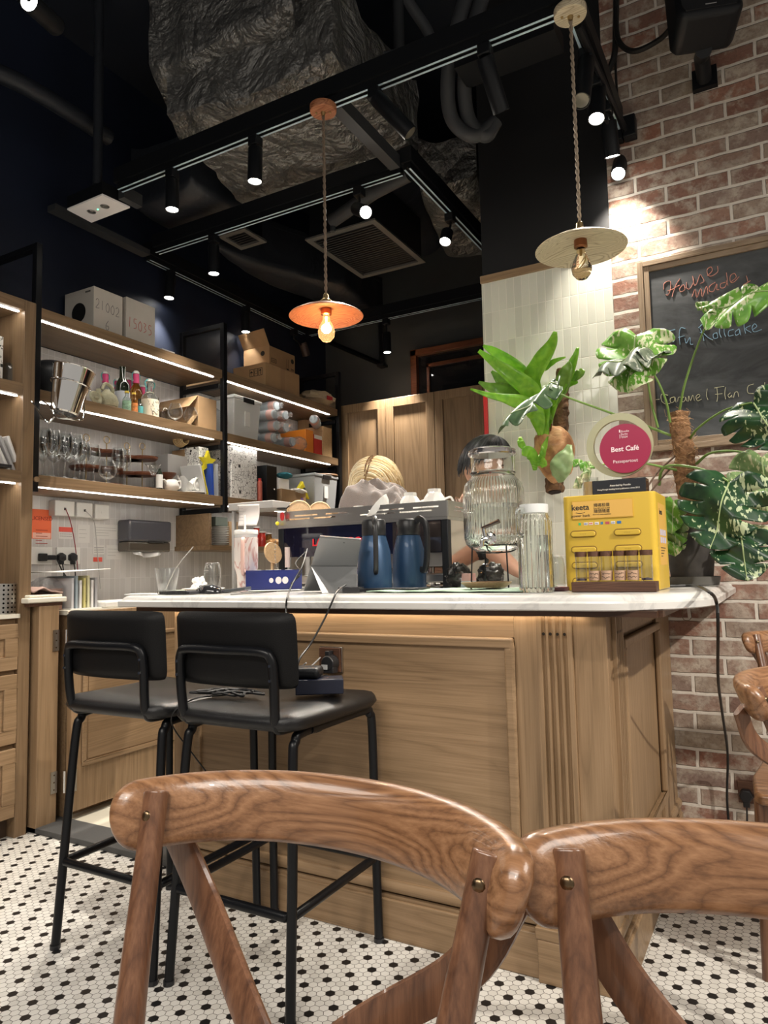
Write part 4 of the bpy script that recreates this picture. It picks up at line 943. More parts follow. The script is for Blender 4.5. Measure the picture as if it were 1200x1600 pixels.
# --- top shelf: white cartons
pencil = mat('pencil_grey', (.20, .19, .19), .8)
for i, (p0, p1, yt, s1a, s1b, m_, lab) in enumerate(((146, 191, 455, '21002', '6', pencil, 'white carton marked 21002 with a round black hole in its side'), (197, 242, 472, '15035', '', redink, 'white carton marked 15035 in red, right of the holed one'))):
    t, a, c, top = carton('white_carton', lab, p0, p1, -2.90, Z1, yt, .22, cardw, 'white cartons on the top shelf')
    zc = (Z1+top)/2
    b = MB(); strokes = []
    G_ = {'2': [[(0, .8), (.3, 1), (.6, .8), (.5, .45), (0, 0), (.7, .05)]], '1': [[(.3, 1), (.25, 0)]], '0': [[(.35, 1), (0, .6), (.1, .1), (.5, .05), (.65, .6), (.35, 1)]], '6': [[(.5, 1), (.05, .5), (.1, .05), (.5, .05), (.55, .4), (.1, .4)]],
          '5': [[(.6, 1), (.15, 1), (.1, .6), (.5, .55), (.55, .15), (.05, 0)]], '3': [[(.05, 1), (.5, .9), (.2, .55), (.55, .3), (.05, 0)]]}
    wv = (c-a); sz = wv*.17
    for row, (txt, zz) in enumerate(((s1a, zc+(.04 if s1b else .0)), (s1b, zc-.055))):
        for k, ch in enumerate(txt):
            for s in G_[ch]:
                x0_ = (a+c)/2 + (k-len(txt)/2)*sz*1.02
                b.tube(bez([Vector((-2.8995, x0_+x*sz, zz+(y-.5)*sz*1.6-k*.002)) for x, y in s], 24), .0016, 5, flat=(.3, 1, 1), up=X)
    part('pen_marking', b, m_, t)
    if i == 0:
        b = MB(); b.lathe([(0, 0), (.050, 0), (.050, .003), (0, .003)], (-3.01, a-.0005, zc+.005), 32, Matrix.Rotation(R2(90), 4, 'X')); part('round_hole', b, mat('hole_black', (.004, .004, .005), .9), t)
        b = MB()
        for k in range(5): b.cbox((-2.96+k*.008, a-.0006, top-.02), (.005, .0012, .008))
        part('code_print', b, ink, t)
# --- cardboard boxes with prints
t, a, c, top = carton('cardboard_box', 'large taped cardboard box on the top shelf, under another box', 415, 468, -2.84, Z1, 576, .27, card, 'cardboard boxes on the top shelf')
topA = top
b = MB(); b.box((-2.8399, (a+c)/2-.025, Z1+.002), (-2.8392, (a+c)/2+.02, top)); part('tape', b, cardt, t)
b = MB(); y_ = a-.0006
def frame2(b, x0, x1, z0, z1, y, w=.003):
    b.box((x0, y-.0004, z0), (x1, y+.0006, z0+w)); b.box((x0, y-.0004, z1-w), (x1, y+.0006, z1)); b.box((x0, y-.0004, z0), (x0+w, y+.0006, z1)); b.box((x1-w, y-.0004, z0), (x1, y+.0006, z1))
zc = Z1+.11
for k in range(3): frame2(b, -2.97+.036*k, -2.938+.036*k, zc-.025, zc+.025, y_)
b.box((-2.885, y_, zc-.018), (-2.881, a, zc+.012)); b.poly([(-2.893, y_, zc+.006), (-2.873, y_, zc+.006), (-2.883, y_, zc+.02)], (0, .0005, 0))
b.tube([Vector((-2.918+.010*math.cos(q), y_, zc+.010*math.sin(q))) for q in [i*.5 for i in range(13)]], .0015, 4); b.poly([(-2.968, y_, zc), (-2.943, y_, zc), (-2.955, y_, zc+.014)], (0, .0005, 0)); b.box((-2.957, y_, zc-.018), (-2.954, a, zc))
part('handling_marks', b, ink, t)
t, a, c, top = carton('cardboard_box', 'open cardboard box with a printed tumbler picture, upper one of two', 421, 461, -2.90, topA+.001, 548, .22, card, 'cardboard boxes on the top shelf')
b = MB(); b.poly([(-2.90, a, top), (-3.12, a, top), (-3.13, a-.045, top+.095), (-2.91, a-.045, top+.105)], (0, .003, 0)); parts('flap', b, card, t)
b = MB(); zc = (topA+top)/2
b.lathe([(0, 0), (.017, 0), (.017, .0008), (0, .0008)], (-2.8998, c-.03, zc+.028), 20, Matrix.Rotation(R2(90), 4, 'Y')); b.lathe([(0, 0), (.017, 0), (.017, .0008), (0, .0008)], (-2.955, a-.0004, zc+.03), 20, Matrix.Rotation(R2(90), 4, 'X'))
for (y0_, y1_, z0_, z1_) in ((a+.02, a+.075, zc-.03, zc-.027), (a+.02, a+.075, zc-.005, zc-.002), (a+.02, a+.023, zc-.03, zc-.002), (a+.072, a+.075, zc-.03, zc-.002), (a+.03, a+.065, zc-.02, zc-.018), (a+.03, a+.065, zc-.014, zc-.012), (c-.095, c-.075, zc-.045, zc-.036), (c-.096, c-.0945, zc-.04, zc+.03), (c-.0755, c-.074, zc-.04, zc+.03), (c-.045, c-.012, zc-.03, zc-.026), (c-.045, c-.012, zc-.038, zc-.035)): b.box((-2.8998, y0_, z0_), (-2.8990, y1_, z1_))
part('print', b, ink, t)
# beige bag on top shelf
def lump(c, r, seed, amp=.12, k=3., n=28, m=18):
    from mathutils import noise
    b = MB(); b.ball(c, r, n, m, fn=lambda p: 1+amp*noise.noise(Vector(p)*k+Vector((seed, 0, 0)))+amp*.4*noise.noise(Vector(p)*k*3+Vector((0, seed, 0)))); return b
q = SX(498, -2.93, Z1); bag = lump((q.x, q.y, Z1+.068), (.11, .20, .068), 3, .2); bag.v = [Vector((v.x, v.y, max(v.z, Z1+.001))) for v in bag.v]
t = thing('paper_bag_bundle', 'cream coloured bundle in clear plastic on the end of the top shelf', 'bag', (q.x, q.y, Z1))
part('bundle', bag, mat('cream_bundle', (.62, .50, .34), .6, bump=.6, bscale=30), t); b = MB(); b.cbox((q.x+.112, q.y-.02, Z1+.07), (.004, .07, .03)); part('red_tag', b, mat('red_tag', (.5, .03, .04), .5), t, 'red tag')
b = MB(); q = SX(258, -2.84, Z1); b.cbox((q.x, q.y, Z1+.006), (.05, .09, .011)); solo('paper_slip', 'folded white slip lying on the top shelf edge', 'paper', b, paper)

# --- middle shelf, left half
q = SX(84, -2.98, Z2); t = thing('black_dome', 'large black dome shaped cover behind the steel wine bucket', 'cover', (q.x, q.y, Z2))
b = MB(); b.lathe([(0, .20), (.06, .192), (.11, .165), (.142, .12), (.15, .05), (.15, .0), (.0, .0)], (q.x, q.y-.01, Z2), 32); part('shell', b, black_satin, t)
b = MB(); b.tube(bez([(q.x+.12, q.y-.08, Z2+.01), (q.x+.15, q.y-.09, Z2+.05), (q.x+.17, q.y-.02, Z2+.05), (q.x+.14, q.y+.02, Z2+.01)], 20), .004, 8); part('wire_handle', b, chrome, t)
# wine bucket in a wire holder clipped to the shelf front
bk = P('X', -2.66, 108, 612); t = thing('wine_bucket', 'polished steel wine bucket tilted in a wire holder before the middle shelf', 'bucket', (bk.x, bk.y, bk.z-.10))
tilt = Matrix.Rotation(R2(-9), 4, 'X') @ Matrix.Rotation(R2(6), 4, 'Y')
b = MB(); b.lathe([(0, -.098), (.052, -.10), (.058, -.094), (.086, .10), (.089, .103), (.086, .104), (.082, .098), (.055, -.088), (0, -.09)], bk, 40, tilt); part('pail', b, chrome, t)
t2 = thing('bucket_holder', 'bent chrome wire holder hooked on the shelf under the wine bucket', 'holder', (bk.x-.1, bk.y, bk.z-.15))
b = MB(); ring = [bk + tilt @ Vector((.0815*math.cos(a_), .0815*math.sin(a_), .032)) for a_ in [2*math.pi*i/36 for i in range(36)]]; b.tube(ring, .0035, 8, closed=True); part('ring', b, chrome, t2)
b = MB(); b.tube(bez([bk+Vector((-.02, -.062, -.04)), bk+Vector((-.02, -.055, -.115)), bk+Vector((.02, -.02, -.125)), bk+Vector((.0, .075, -.105)), bk+Vector((-.02, .085, .01)), bk+tilt @ Vector((0, .085, .03))], 40), .0035, 8); b.tube(bez([bk+Vector((-.02, -.055, -.118)), bk+Vector((-.05, -.07, -.14)), (-2.775, bk.y-.09, 1.80), (-2.79, bk.y-.11, 1.822)], 20), .0035, 8); b.tube([bk+Vector((.02, -.02, -.122)), (-2.785, bk.y-.04, 1.822)], .003, 8); part('wire', b, chrome, t2)
# ceramic dragon pot
pot = mat('greenish_stoneware', (.42, .40, .27), .7, var=.25, vscale=30, bump=.6, bscale=60)
q = SX(167, -2.90, Z2); t = thing('stoneware_pot', 'greenish stoneware pot with a looped handle left of the bottles', 'pot', (q.x, q.y, Z2))
b = MB(); b.lathe([(0, .001), (.03, .001), (.052, .02), (.056, .045), (.045, .075), (.02, .095), (.012, .105), (0, .108)], (q.x, q.y, Z2), 28); part('body', b, pot, t)
b = MB(); b.tube(bez([(q.x, q.y+.035, Z2+.07), (q.x, q.y+.03, Z2+.12), (q.x, q.y-.01, Z2+.135), (q.x, q.y-.03, Z2+.10)], 20), .008, 8); part('handle', b, pot, t)
b = MB(); b.tube(bez([(q.x+.02, q.y-.04, Z2+.04), (q.x+.03, q.y-.07, Z2+.06), (q.x+.03, q.y-.08, Z2+.09)], 14), [.012]*14+[.009], 8); part('spout', b, pot, t)
q = SX(148, -2.86, Z2); t = thing('leaning_dish', 'greenish stoneware dish leaning beside the stoneware pot', 'dish', (q.x, q.y, Z2))
b = MB(); b.lathe([(0, 0), (.034, .003), (.036, .008), (.03, .012), (.02, .008), (0, .008)], (q.x, q.y, Z2+.036), 24, Matrix.Rotation(R2(70), 4, 'Y')); b.ball((q.x+.014, q.y, Z2+.036), (.006, .016, .008), 10, 6); part('disc', b, pot, t)

def bottle(label, px, x, z, h, r, m, neck=.45, shoulder=.62, label_m=None, cap=None, lz=(.12, .5), name='bottle', group='bottles on the middle shelf', swing=None, square=False, pos=None, rn=None):
    q = SX(px, x, z) if pos is None else Vector(pos); t = thing(name, label, 'bottle', (q.x, q.y, z), group); rn = rn or min(.015, r*.42)
    b = MB(); prof = [(0, .001), (r*.92, .001), (r, .008), (r, h*shoulder), (r*.85, h*(shoulder+.06)), (rn*1.1, h*(shoulder+.16)), (rn, h*.97), (rn*1.15, h*.975), (rn*1.15, h), (0, h)]
    b.lathe(prof, (q.x, q.y, z), 6 if square and 0 else 28); part('glass', b, m, t)
    if label_m:
        b = MB(); b.lathe([(r+.0005, h*lz[0]), (r+.0009, h*lz[0]), (r+.0009, h*lz[1]), (r+.0005, h*lz[1])], (q.x, q.y, z), 28); part('paper_label', b, label_m, t)
    if cap:
        b = MB(); b.lathe([(0, h), (rn*1.25, h), (rn*1.3, h*1.02), (rn*1.25, h*1.09), (0, h*1.10)], (q.x, q.y, z), 18); part('cap', b, cap, t)
    if swing:
        b = MB(); b.lathe([(rn*1.02, h*.80), (rn*1.25, h*.80), (rn*1.2, h*.99), (rn*1.02, h*.99)], (q.x, q.y, z), 18); part('neck_sleeve', b, swing, t)
        b = MB(); b.lathe([(0, h*1.0), (rn*1.2, h*1.0), (rn*1.3, h*1.03), (rn*.9, h*1.06), (0, h*1.07)], (q.x, q.y, z), 18); part('stopper', b, ceramic, t)
        b = MB(); w_ = rn*1.9
        b.tube(bez([(q.x, q.y-w_*.7, z+h*.84), (q.x, q.y-w_, z+h*.95), (q.x, q.y-w_*.7, z+h*1.02), (q.x, q.y, z+h*1.05), (q.x, q.y+w_*.7, z+h*1.02), (q.x, q.y+w_, z+h*.95), (q.x, q.y+w_*.7, z+h*.84)], 24), .0022, 6); part('wire_clip', b, mat('teal_wire', (.08, .42, .42), .4), t)
    return t
pinkm = mat('pink_sleeve', (.62, .05, .18), .5); dglass = mat('dark_bottle_glass', (.015, .02, .012), .06, coat=.5); amb = mat('amber_bottle_glass', (.55, .25, .05), .03, trans=.9, ior=1.4)
cg = mat('smoky_clear_glass', (.80, .84, .82), .02, trans=.95, ior=1.4)
bottle('clear swing top bottle with pink neck behind the stoneware pot', 164, -3.05, Z2, .235, .032, cg, swing=pinkm)
bottle('swing top bottle with pink neck just left of the black wine bottle', 183, -3.05, Z2, .215, .032, cg, swing=pinkm)
bottle('black wine bottle with a pale blue grey label', 191, -2.93, Z2, .255, .036, dglass, label_m=mat('pale_label', (.55, .58, .62), .7), lz=(.08, .48), cap=None)
bottle('pink necked bottle just right of the black wine bottle', 200, -3.06, Z2, .24, .032, cg, swing=pinkm)
bottle('tall swing top bottle with teal wire and white stopper, middle of the row', 212, -3.0, Z2, .265, .034, amb, swing=pinkm)
bottle('pink necked bottle between the tall teal one and the engraved jar bottle', 222, -3.07, Z2, .225, .032, cg, swing=pinkm)
gl = mat('green_label', (.25, .42, .30), .6, var=.4, vscale=60); ol = mat('orange_green_label', (.65, .22, .06), .6, var=.6, vscale=40); yc_ = mat('yellow_cap', (.75, .55, .06), .4)
bottle('little bottle with yellow cap and pale green label', 198, -2.87, Z2, .105, .021, cg, label_m=gl, cap=yc_, lz=(.1, .6), shoulder=.68)
bottle('little amber bottle with yellow cap and orange green label', 209, -2.865, Z2, .105, .019, amb, label_m=ol, cap=yc_, lz=(.1, .55), shoulder=.68)
bottle('small dark bottle with a teal label beside the amber one', 218, -2.90, Z2, .10, .017, dglass, label_m=mat('teal_label', (.10, .40, .42), .6), lz=(.15, .6))
t = bottle('big clear bottle with cream illustrated label and teal swing clip', 234, -2.90, Z2, .205, .046, cg, shoulder=.58, label_m=mat('cream_label', (.72, .66, .52), .7), lz=(.07, .52), rn=.017)
q = SX(234, -2.90, Z2); b = MB(); random.seed(3)
for k in range(26):
    a_ = random.uniform(-.9, .5); zz = random.uniform(.025, .095); a2 = a_+random.uniform(-.25, .25)
    b.tube([Vector((q.x+.0475*math.cos(a_), q.y+.0475*math.sin(a_), Z2+zz)), Vector((q.x+.0475*math.cos(a2), q.y+.0475*math.sin(a2), Z2+zz+random.uniform(-.014, .014)))], .0009, 4)
part('label_drawing', b, ink, t)
b = MB(); b.tube(bez([(q.x, q.y-.02, Z2+.165), (q.x, q.y-.034, Z2+.195), (q.x, q.y-.02, Z2+.215), (q.x, q.y, Z2+.222), (q.x, q.y+.02, Z2+.215), (q.x, q.y+.034, Z2+.195), (q.x, q.y+.02, Z2+.165)], 24), .003, 6); part('wire_clip', b, MATS['teal_wire'], t)
b = MB(); b.lathe([(0, .206), (.02, .206), (.021, .214), (.014, .222), (0, .223)], (q.x, q.y, Z2), 18); part('stopper', b, ceramic, t)
bottle('small white capped bottle half hidden behind the stoneware pot', 178, -2.99, Z2, .12, .02, cg, cap=white_paint)

thinglass = mat('thin_clear_glass', (1, 1, 1), .02); g = G(thinglass)
_t = g.new('ShaderNodeBsdfTransparent'); _t.inputs[0].default_value = (.95, .96, .96, 1); _g = g.new('ShaderNodeBsdfGlossy'); _g.inputs['Roughness'].default_value = .03
_lw = g.new('ShaderNodeLayerWeight'); _lw.inputs[0].default_value = .35; _f = g.math('ADD', g.math('MULTIPLY', g.math('POWER', _lw.outputs[1], 2.0), .75), .06)
_m = g.new('ShaderNodeMixShader'); g.link(_f, _m.inputs[0]); g.link(_t.outputs[0], _m.inputs[1]); g.link(_g.outputs[0], _m.inputs[2]); 
_d = g.new('ShaderNodeBsdfDiffuse'); _d.inputs[0].default_value = (.9, .9, .9, 1); _m2 = g.new('ShaderNodeMixShader'); g.link(g.math('MULTIPLY', g.math('POWER', _lw.outputs[1], 3.0), .40), _m2.inputs[0]); g.link(_m.outputs[0], _m2.inputs[1]); g.link(_d.outputs[0], _m2.inputs[2]); g.link(_m2.outputs[0], g.n['Material Output'].inputs[0])  # white diffuse mixed into the edges paints bright rim highlights on the glass
def glass_proto(kind, h, r):
    t = thing('wine_glass', 'x', 'glass', (0, 0, 0)); b = MB(); th = .0012
    if kind == 'wine':
        o = [(0, .0), (r*.82, .0005), (r*.8, .0025), (.012, .006), (.0042, .014), (.0036, h*.40), (.006, h*.44), (r*.72, h*.54), (r, h*.68), (r*.95, h*.82), (r*.78, h)]
        i = [(r*.78-th, h), (r*.95-th, h*.82), (r-th, h*.68), (r*.72-th, h*.545), (.003, h*.46), (0, h*.455)]
    elif kind == 'snifter':
        o = [(0, 0), (r*.7, .0005), (r*.68, .0025), (.012, .006), (.006, .012), (.006, h*.17), (.012, h*.2), (r*.8, h*.32), (r, h*.52), (r*.9, h*.75), (r*.6, h)]
        i = [(r*.6-th, h), (r*.9-th, h*.75), (r-th, h*.52), (r*.78-th, h*.34), (.006, h*.22), (0, h*.22)]
    elif kind == 'martini':
        o = [(0, 0), (r*.6, .0005), (r*.58, .0025), (.008, .006), (.0035, .012), (.0035, h*.52), (r, h)]; i = [(r-th, h), (.0015, h*.56), (0, h*.555)]
    b.lathe(o+i, n=24); part('body', b, thinglass, t, local=True); return t
gp = glass_proto('wine', .215, .036); used = {}
def gplace(key, proto, px, x, z, lab, grp, sc=None):
    q = SX(px, x, z)
    if key not in used: used[key] = 1; proto.location = q; WL[proto.name] = q; proto['label'] = lab; proto['group'] = grp; return proto
    return dup(proto, q, lab, group=grp, scale=sc)
rows = [(-2.84, [68, 82, 101, 117, 131, 146]), (-2.91, [74, 91, 108, 124]), (-2.98, [66, 84, 100])]
for ri, (x, pxs) in enumerate(rows):
    for px in pxs:
        sc = random.uniform(.9, 1.06) if ri else (1.0 if px < 128 else .84)
        gplace('w', gp, px, x, Z3, 'clear stemmed wine glass in the crowded rows at the left of the lowest shelf', 'wine glasses in rows on the lowest shelf', sc)
for px, lab in ((184, 'clear flute glass in front of the wooden tiered stands, left of a pair'), (194, 'clear flute glass in front of the wooden tiered stands, right of a pair')):
    gplace('w', gp, px, -2.86, Z3, lab, 'flute glasses before the tiered stands', .88)
sn = glass_proto('snifter', .115, .043)
gplace('s', sn, 168, -2.84, Z3, 'round balloon glass standing alone before the wooden tiers', 'balloon glasses')
gplace('s', sn, 274, -2.85, Z2, 'balloon glass on the middle shelf, left one of the pair before the carton', 'balloon glasses', .95)
gplace('s', sn, 298, -2.85, Z2, 'balloon glass on the middle shelf touching the brown carton', 'balloon glasses', .95)
gplace('s', sn, 255, -2.97, Z2, 'balloon glass standing behind, right of the illustrated bottle', 'balloon glasses', .9)
mg = glass_proto('martini', .135, .042); mg.location = q = SX(239, -2.86, Z3); WL[mg.name] = q; mg['label'] = 'clear martini glass left of the small black bottle'; mg.name = 'martini_glass'
# tiered cake stands
trayw = wood('dark_red_tray', (.07, .02, .01), (.15, .05, .025), (.22, .09, .05), axis=1, rough=.35, scale=3)
for k, (px, x, lab) in enumerate(((134, -3.00, 'wooden tiered stand with ring top, leftmost behind the wine glasses'), (166, -2.97, 'wooden tiered stand with the largest brass ring top'), (198, -3.03, 'wooden tiered stand with ring top behind the flute glasses'), (222, -2.97, 'wooden tiered stand with ring top, rightmost beside the martini glass'))):
    q = SX(px, x, Z3); t = thing('tiered_stand', lab, 'cake stand', (q.x, q.y, Z3), 'tiered wooden stands')
    for zz in (.012, .095, .18):
        b = MB(); b.lathe([(0, 0), (.085, 0), (.095, .008), (.097, .016), (.09, .016), (.085, .008), (0, .008)], (q.x, q.y, Z3+zz-.011), 28, sy=.8, sx=.9); part('tray', b, trayw, t)
    b = MB(); b.cyl((q.x, q.y, Z3+.01), (q.x, q.y, Z3+.228), .003, n=8); part('rod', b, brass, t)
    b = MB(); b.tube([Vector((q.x, q.y+.018*math.cos(a_), Z3+.246+.018*math.sin(a_))) for a_ in [2*math.pi*i/24 for i in range(24)]], .0022, 6, closed=True); part('ring', b, brass, t)
bottle('small black bottle with white label right of the martini glass', 249, -2.85, Z3, .115, .017, dglass, label_m=paper, lz=(.1, .72), shoulder=.75, group='bottles on the lowest shelf')
# teapots / gravy boats
def pitcher(label, px, x, r, h, z=Z3):
    q = SX(px, x, z); t = thing('ceramic_pot', label, 'pot', (q.x, q.y, z), 'white ceramic pots')
    b = MB(); b.lathe([(0, .001), (r*.6, .001), (r*.95, h*.3), (r, h*.55), (r*.75, h*.9), (r*.7, h), (r*.62, h), (r*.68, h*.88), (r*.9, h*.5), (0, h*.1)], (q.x, q.y, z), 28); part('body', b, ceramic, t)
    b = MB(); b.tube(bez([(q.x, q.y+r*.75, z+h*.85), (q.x, q.y+r*1.45, z+h*.95), (q.x, q.y+r*1.5, z+h*.45), (q.x, q.y+r*.85, z+h*.3)], 20), .005, 8); part('handle', b, ceramic, t)
    b = MB(); b.tube([Vector((q.x, q.y-r*.8, z+h*.6)), Vector((q.x, q.y-r*1.35, z+h*.98))], [.009, .006], 8); part('spout', b, ceramic, t)
    return t
pitcher('white ceramic jug in front, right of the small black bottle', 268, -2.86, .042, .065)
pitcher('white ceramic teapot piled behind the jug', 292, -2.96, .055, .115)
q = SX(300, -2.87, Z3); b = MB(); b.lathe([(0, .0), (.05, .001), (.07, .010), (.069, .012), (.05, .005), (0, .004)], (q.x, q.y, Z3), 28); solo('saucer', 'white oval saucer under the leaning cup', 'plate', b, ceramic)
q = SX(305, -2.86, Z3+.013); t = thing('white_cup', 'white cup lying on its side with its round handle outward', 'cup', (q.x, q.y, Z3+.012))
b = MB(); b.lathe([(0, 0), (.022, 0), (.034, .03), (.036, .055), (.034, .055), (.032, .03), (0, .004)], (q.x-.02, q.y-.02, Z3+.05), 24, Matrix.Rotation(R2(-70), 4, 'X')); part('body', b, ceramic, t)
b = MB(); b.tube([Vector((q.x+.01, q.y+.01+.028*math.cos(a_), Z3+.062+.034*math.sin(a_))) for a_ in [2*math.pi*i/24 for i in range(24)]], .0065, 8, closed=True); part('handle', b, ceramic, t)
# grey box, brown box, whisk coil, wooden funnel
t, a, c, top = carton('grey_box', 'plain pale grey box behind the white pots on the lowest shelf', 262, 302, -2.99, Z3, 712, .10, mat('grey_card', (.36, .35, .34), .7))
t, a, c, top = carton('brown_box', 'open brown box with a coil of cane on top, lowest shelf', 288, 330, -3.01, Z3, 706, .10, card)
q = SX(284, -2.98, top); b = MB()
for k in range(7): b.tube([Vector((q.x-.02+.008*k, q.y+(.045-.003*k)*math.cos(a_), top+.035+.030*math.sin(a_)+.002*k)) for a_ in [2*math.pi*i/28 for i in range(28)]], .003, 6, closed=True)
solo('cane_coil', 'pale coil of bent cane on top of the brown box', 'coil', b, mat('cane', (.50, .34, .17), .6))
q = SX(262, -2.94, Z3+.10); b = MB(); b.lathe([(.018, .0), (.045, .03), (.047, .04), (.02, .01)], (q.x, q.y, Z3+.075), 24); b.cyl((q.x, q.y, Z3+.001), (q.x, q.y, Z3+.08), .012); solo('wooden_funnel', 'turned wooden funnel stand behind the martini glass', 'funnel', b, trayw)
# yellow/blue folders
yel = mat('bright_yellow', (.80, .68, .03), .5); blu = mat('strong_blue', (.02, .06, .32), .4)
def leaning(name, label, px, x, w, h, th, m, lean, z=Z3, cat='folder'):
    q = SX(px, x, z); b = MB(); b.box((-w, -th/2, 0), (0, th/2, h), Matrix.Translation((q.x, q.y, z+.001+abs(th*math.sin(lean)))) @ Matrix.Rotation(lean, 4, 'X')); return solo(name, label, cat, b, m, bev=.001)
leaning('blue_folder', 'blue folder standing at the right end of the lowest left shelf', 333, -2.83, .20, .185, .018, blu, R2(3))
leaning('grey_folder', 'grey clipboard standing against the black post', 341, -2.835, .20, .19, .010, mat('grey_plastic', (.33, .35, .38), .4), R2(2))
leaning('striped_book', 'thin grey and yellow book leaning before the white cup', 322, -2.815, .15, .17, .012, mat('book_grey', (.55, .55, .55), .5), R2(16), cat='book')
leaning('yellow_book', 'thin bright yellow book leaning at the shelf end', 325.5, -2.815, .15, .165, .005, yel, R2(17), cat='book')
q = P('X', -2.88, 322, 722); b = MB(); s_ = []
for k in range(10): rr = .068 if k % 2 == 0 else .030; a_ = math.pi/2+k*math.pi/5; s_.append((rr*math.cos(a_), rr*math.sin(a_)))
b.prism(s_, .02, frame_m(q, Y, Z)); solo('yellow_star', 'bright yellow star shaped toy leaning above the white cup', 'star', b, yel, bev=.002)
# doodle printed boxes
dood = mat('doodle_print', (.8, .8, .78), .6); g = G(dood)
def rings(sc, metric, r, w_, off):
    vo = g.new('ShaderNodeTexVoronoi', feature='F1', distance=metric); g.link(g.world(loc=(off, off, off)), vo.inputs[0]); vo.inputs['Scale'].default_value = sc; vo.inputs['Randomness'].default_value = .75
    sv = g.new('ShaderNodeSeparateColor'); g.link(vo.outputs[1], sv.inputs[0]); rad = g.math('MULTIPLY', g.math('ADD', sv.outputs[0], .35), r)
    return g.math('LESS_THAN', g.math('ABSOLUTE', g.math('SUBTRACT', vo.outputs[0], rad)), w_)
n3 = g.noise(g.world(loc=(3, 3, 3)), 34, 0); ln_ = g.math('LESS_THAN', g.math('ABSOLUTE', g.math('SUBTRACT', n3.outputs[0], .5)), .010)
msk = g.math('MAXIMUM', g.math('MAXIMUM', rings(40, 'EUCLIDEAN', .34, .032, 0), rings(34, 'CHEBYCHEV', .30, .028, 2)), ln_)
g.color(g.mix(msk, (.78, .77, .75), (.03, .03, .03)))
carton('doodle_box', 'white box printed with black doodles, standing in front right of the post', 362, 402, -2.83, Z3, 700, .20, dood, 'doodle printed boxes')
carton('doodle_box', 'doodle printed box squeezed behind the black post', 343, 346, -2.90, Z3, 704, .15, dood, 'doodle printed boxes', y0=3.04, y1=3.118)
# cardboard carton mid shelf
t, a, c, top = carton('brown_carton', 'opened brown carton beside the balloon glasses on the middle shelf', 335, 348, -2.82, Z2, 627, .30, card, y0=2.95, y1=3.10)
b = MB(); b.poly([(-2.82, a, top), (-3.11, a, top), (-3.10, a-.06, top-.075), (-2.83, a-.06, top-.07)], (0, .002, .002)); b.poly([(-2.82, a, Z2+.07), (-3.1, a, Z2+.07), (-3.1, a-.05, Z2+.005), (-2.83, a-.05, Z2+.004)], (0, .002, .002)); parts('flap', b, card, t)
# plastic tub with lid clip
frost = mat('frosted_plastic', (.86, .88, .88), .35, trans=.25, ior=1.2); 
def tub(label, px0, px1, x, z, ytop, depth, m, lidm, grp='plastic storage tubs'):
    a = SX(px0, x, z).y; c = SX(px1, x, z).y; h = P('X', x, (px0+px1)/2, ytop).z-z
    t = thing('storage_tub', label, 'tub', (x-depth/2, (a+c)/2, z), grp)
    b = MB(); k = .015
    b.add([(x-depth+k, a+k, z+.001), (x-k, a+k, z+.001), (x-k, c-k, z+.001), (x-depth+k, c-k, z+.001), (x-depth, a, z+h-.02), (x, a, z+h-.02), (x, c, z+h-.02), (x-depth, c, z+h-.02)], [(0, 3, 2, 1), (4, 5, 6, 7), (0, 1, 5, 4), (1, 2, 6, 5), (2, 3, 7, 6), (3, 0, 4, 7)]); part('bin', b, m, t, bev=.006)
    b = MB(); b.box((x-depth-.006, a-.006, z+h-.0195), (x+.006, c+.006, z+h)); part('lid', b, m, t, bev=.004)
    b = MB(); y_ = (a+c)/2; b.box((x+.0065, y_-.05, z+h-.035), (x+.012, y_+.05, z+h-.004)); part('lid_clip', b, lidm, t, bev=.002)
    b = MB(); b.box((x-.006, y_-.025, z+h*.30), (x+.0005, y_+.02, z+h*.66)); part('sticker', b, paper, t)
    return t
tub('clear plastic storage tub with black clip on the middle shelf', 366, 408, -2.83, Z2, 622, .26, frost, black_plastic)
b = lump((-2.97, SX(358, -2.86, Z2).y, Z2+.09), (.09, .06, .085), 5, .15); solo('plastic_bag', 'crinkled clear bag packed left of the clear tub', 'bag', b, plasticwrap)
# wrapped cup stacks
cupm = mat('grey_pink_cup', (.45, .52, .56), .4, var=.1); pk = mat('pink_print', (.72, .42, .36), .5)
def wrapped(label, px, py, x, L=.15, r=.032, ang=0, grp='plastic wrapped cup stacks'):
    c = P('X', x, px, py); t = thing('cup_stack', label, 'cup stack', (c.x-L/2, c.y, c.z-r), grp)
    M = Matrix.Translation(c) @ Matrix.Rotation(R2(ang), 4, 'Z') @ Matrix.Rotation(R2(-90), 4, 'Y')
    b = MB(); b.lathe([(0, 0), (r*.80, 0), (r*.82, .003), (r, L*.55), (r, L*.56), (r*.92, L*.56), (r, L*.9), (0, L*.9)], M=M, n=24); part('cups', b, cupm, t)
    b = MB(); b.lathe([(r*.86, .012), (r*.91, .012), (r*.98, .055), (r*.93, .055)], M=M, n=24); part('pink_band', b, pk, t, 'pink printed band')
    b = MB(); from mathutils import noise
    b.lathe([(0, -.045), (.020, -.04), (.010, -.02), (r*.9, -.006), (r*1.12, .02), (r*1.14, L*.85), (r*.8, L*.95), (0, L*.95)], M=M, n=26); b.v = [v+Vector((noise.noise(v*38), noise.noise(v*38+X*5), noise.noise(v*38+Y*5)))*.007 for v in b.v]
    part('clear_wrap', b, plasticwrap, t); return t
wl_ = ['top single', 'second row left', 'third row left', 'bottom row left', 'second row right', 'third row right', 'bottom row right']
for lab, px, py in zip(wl_, (433, 430, 433, 429, 447, 448, 458), (634, 647, 665, 684, 649, 668, 690)):
    wrapped('plastic wrapped stack of grey pink cups, %s in the pile' % lab, px, py, -2.83 if 'left' in lab else -2.86, .16, .034)
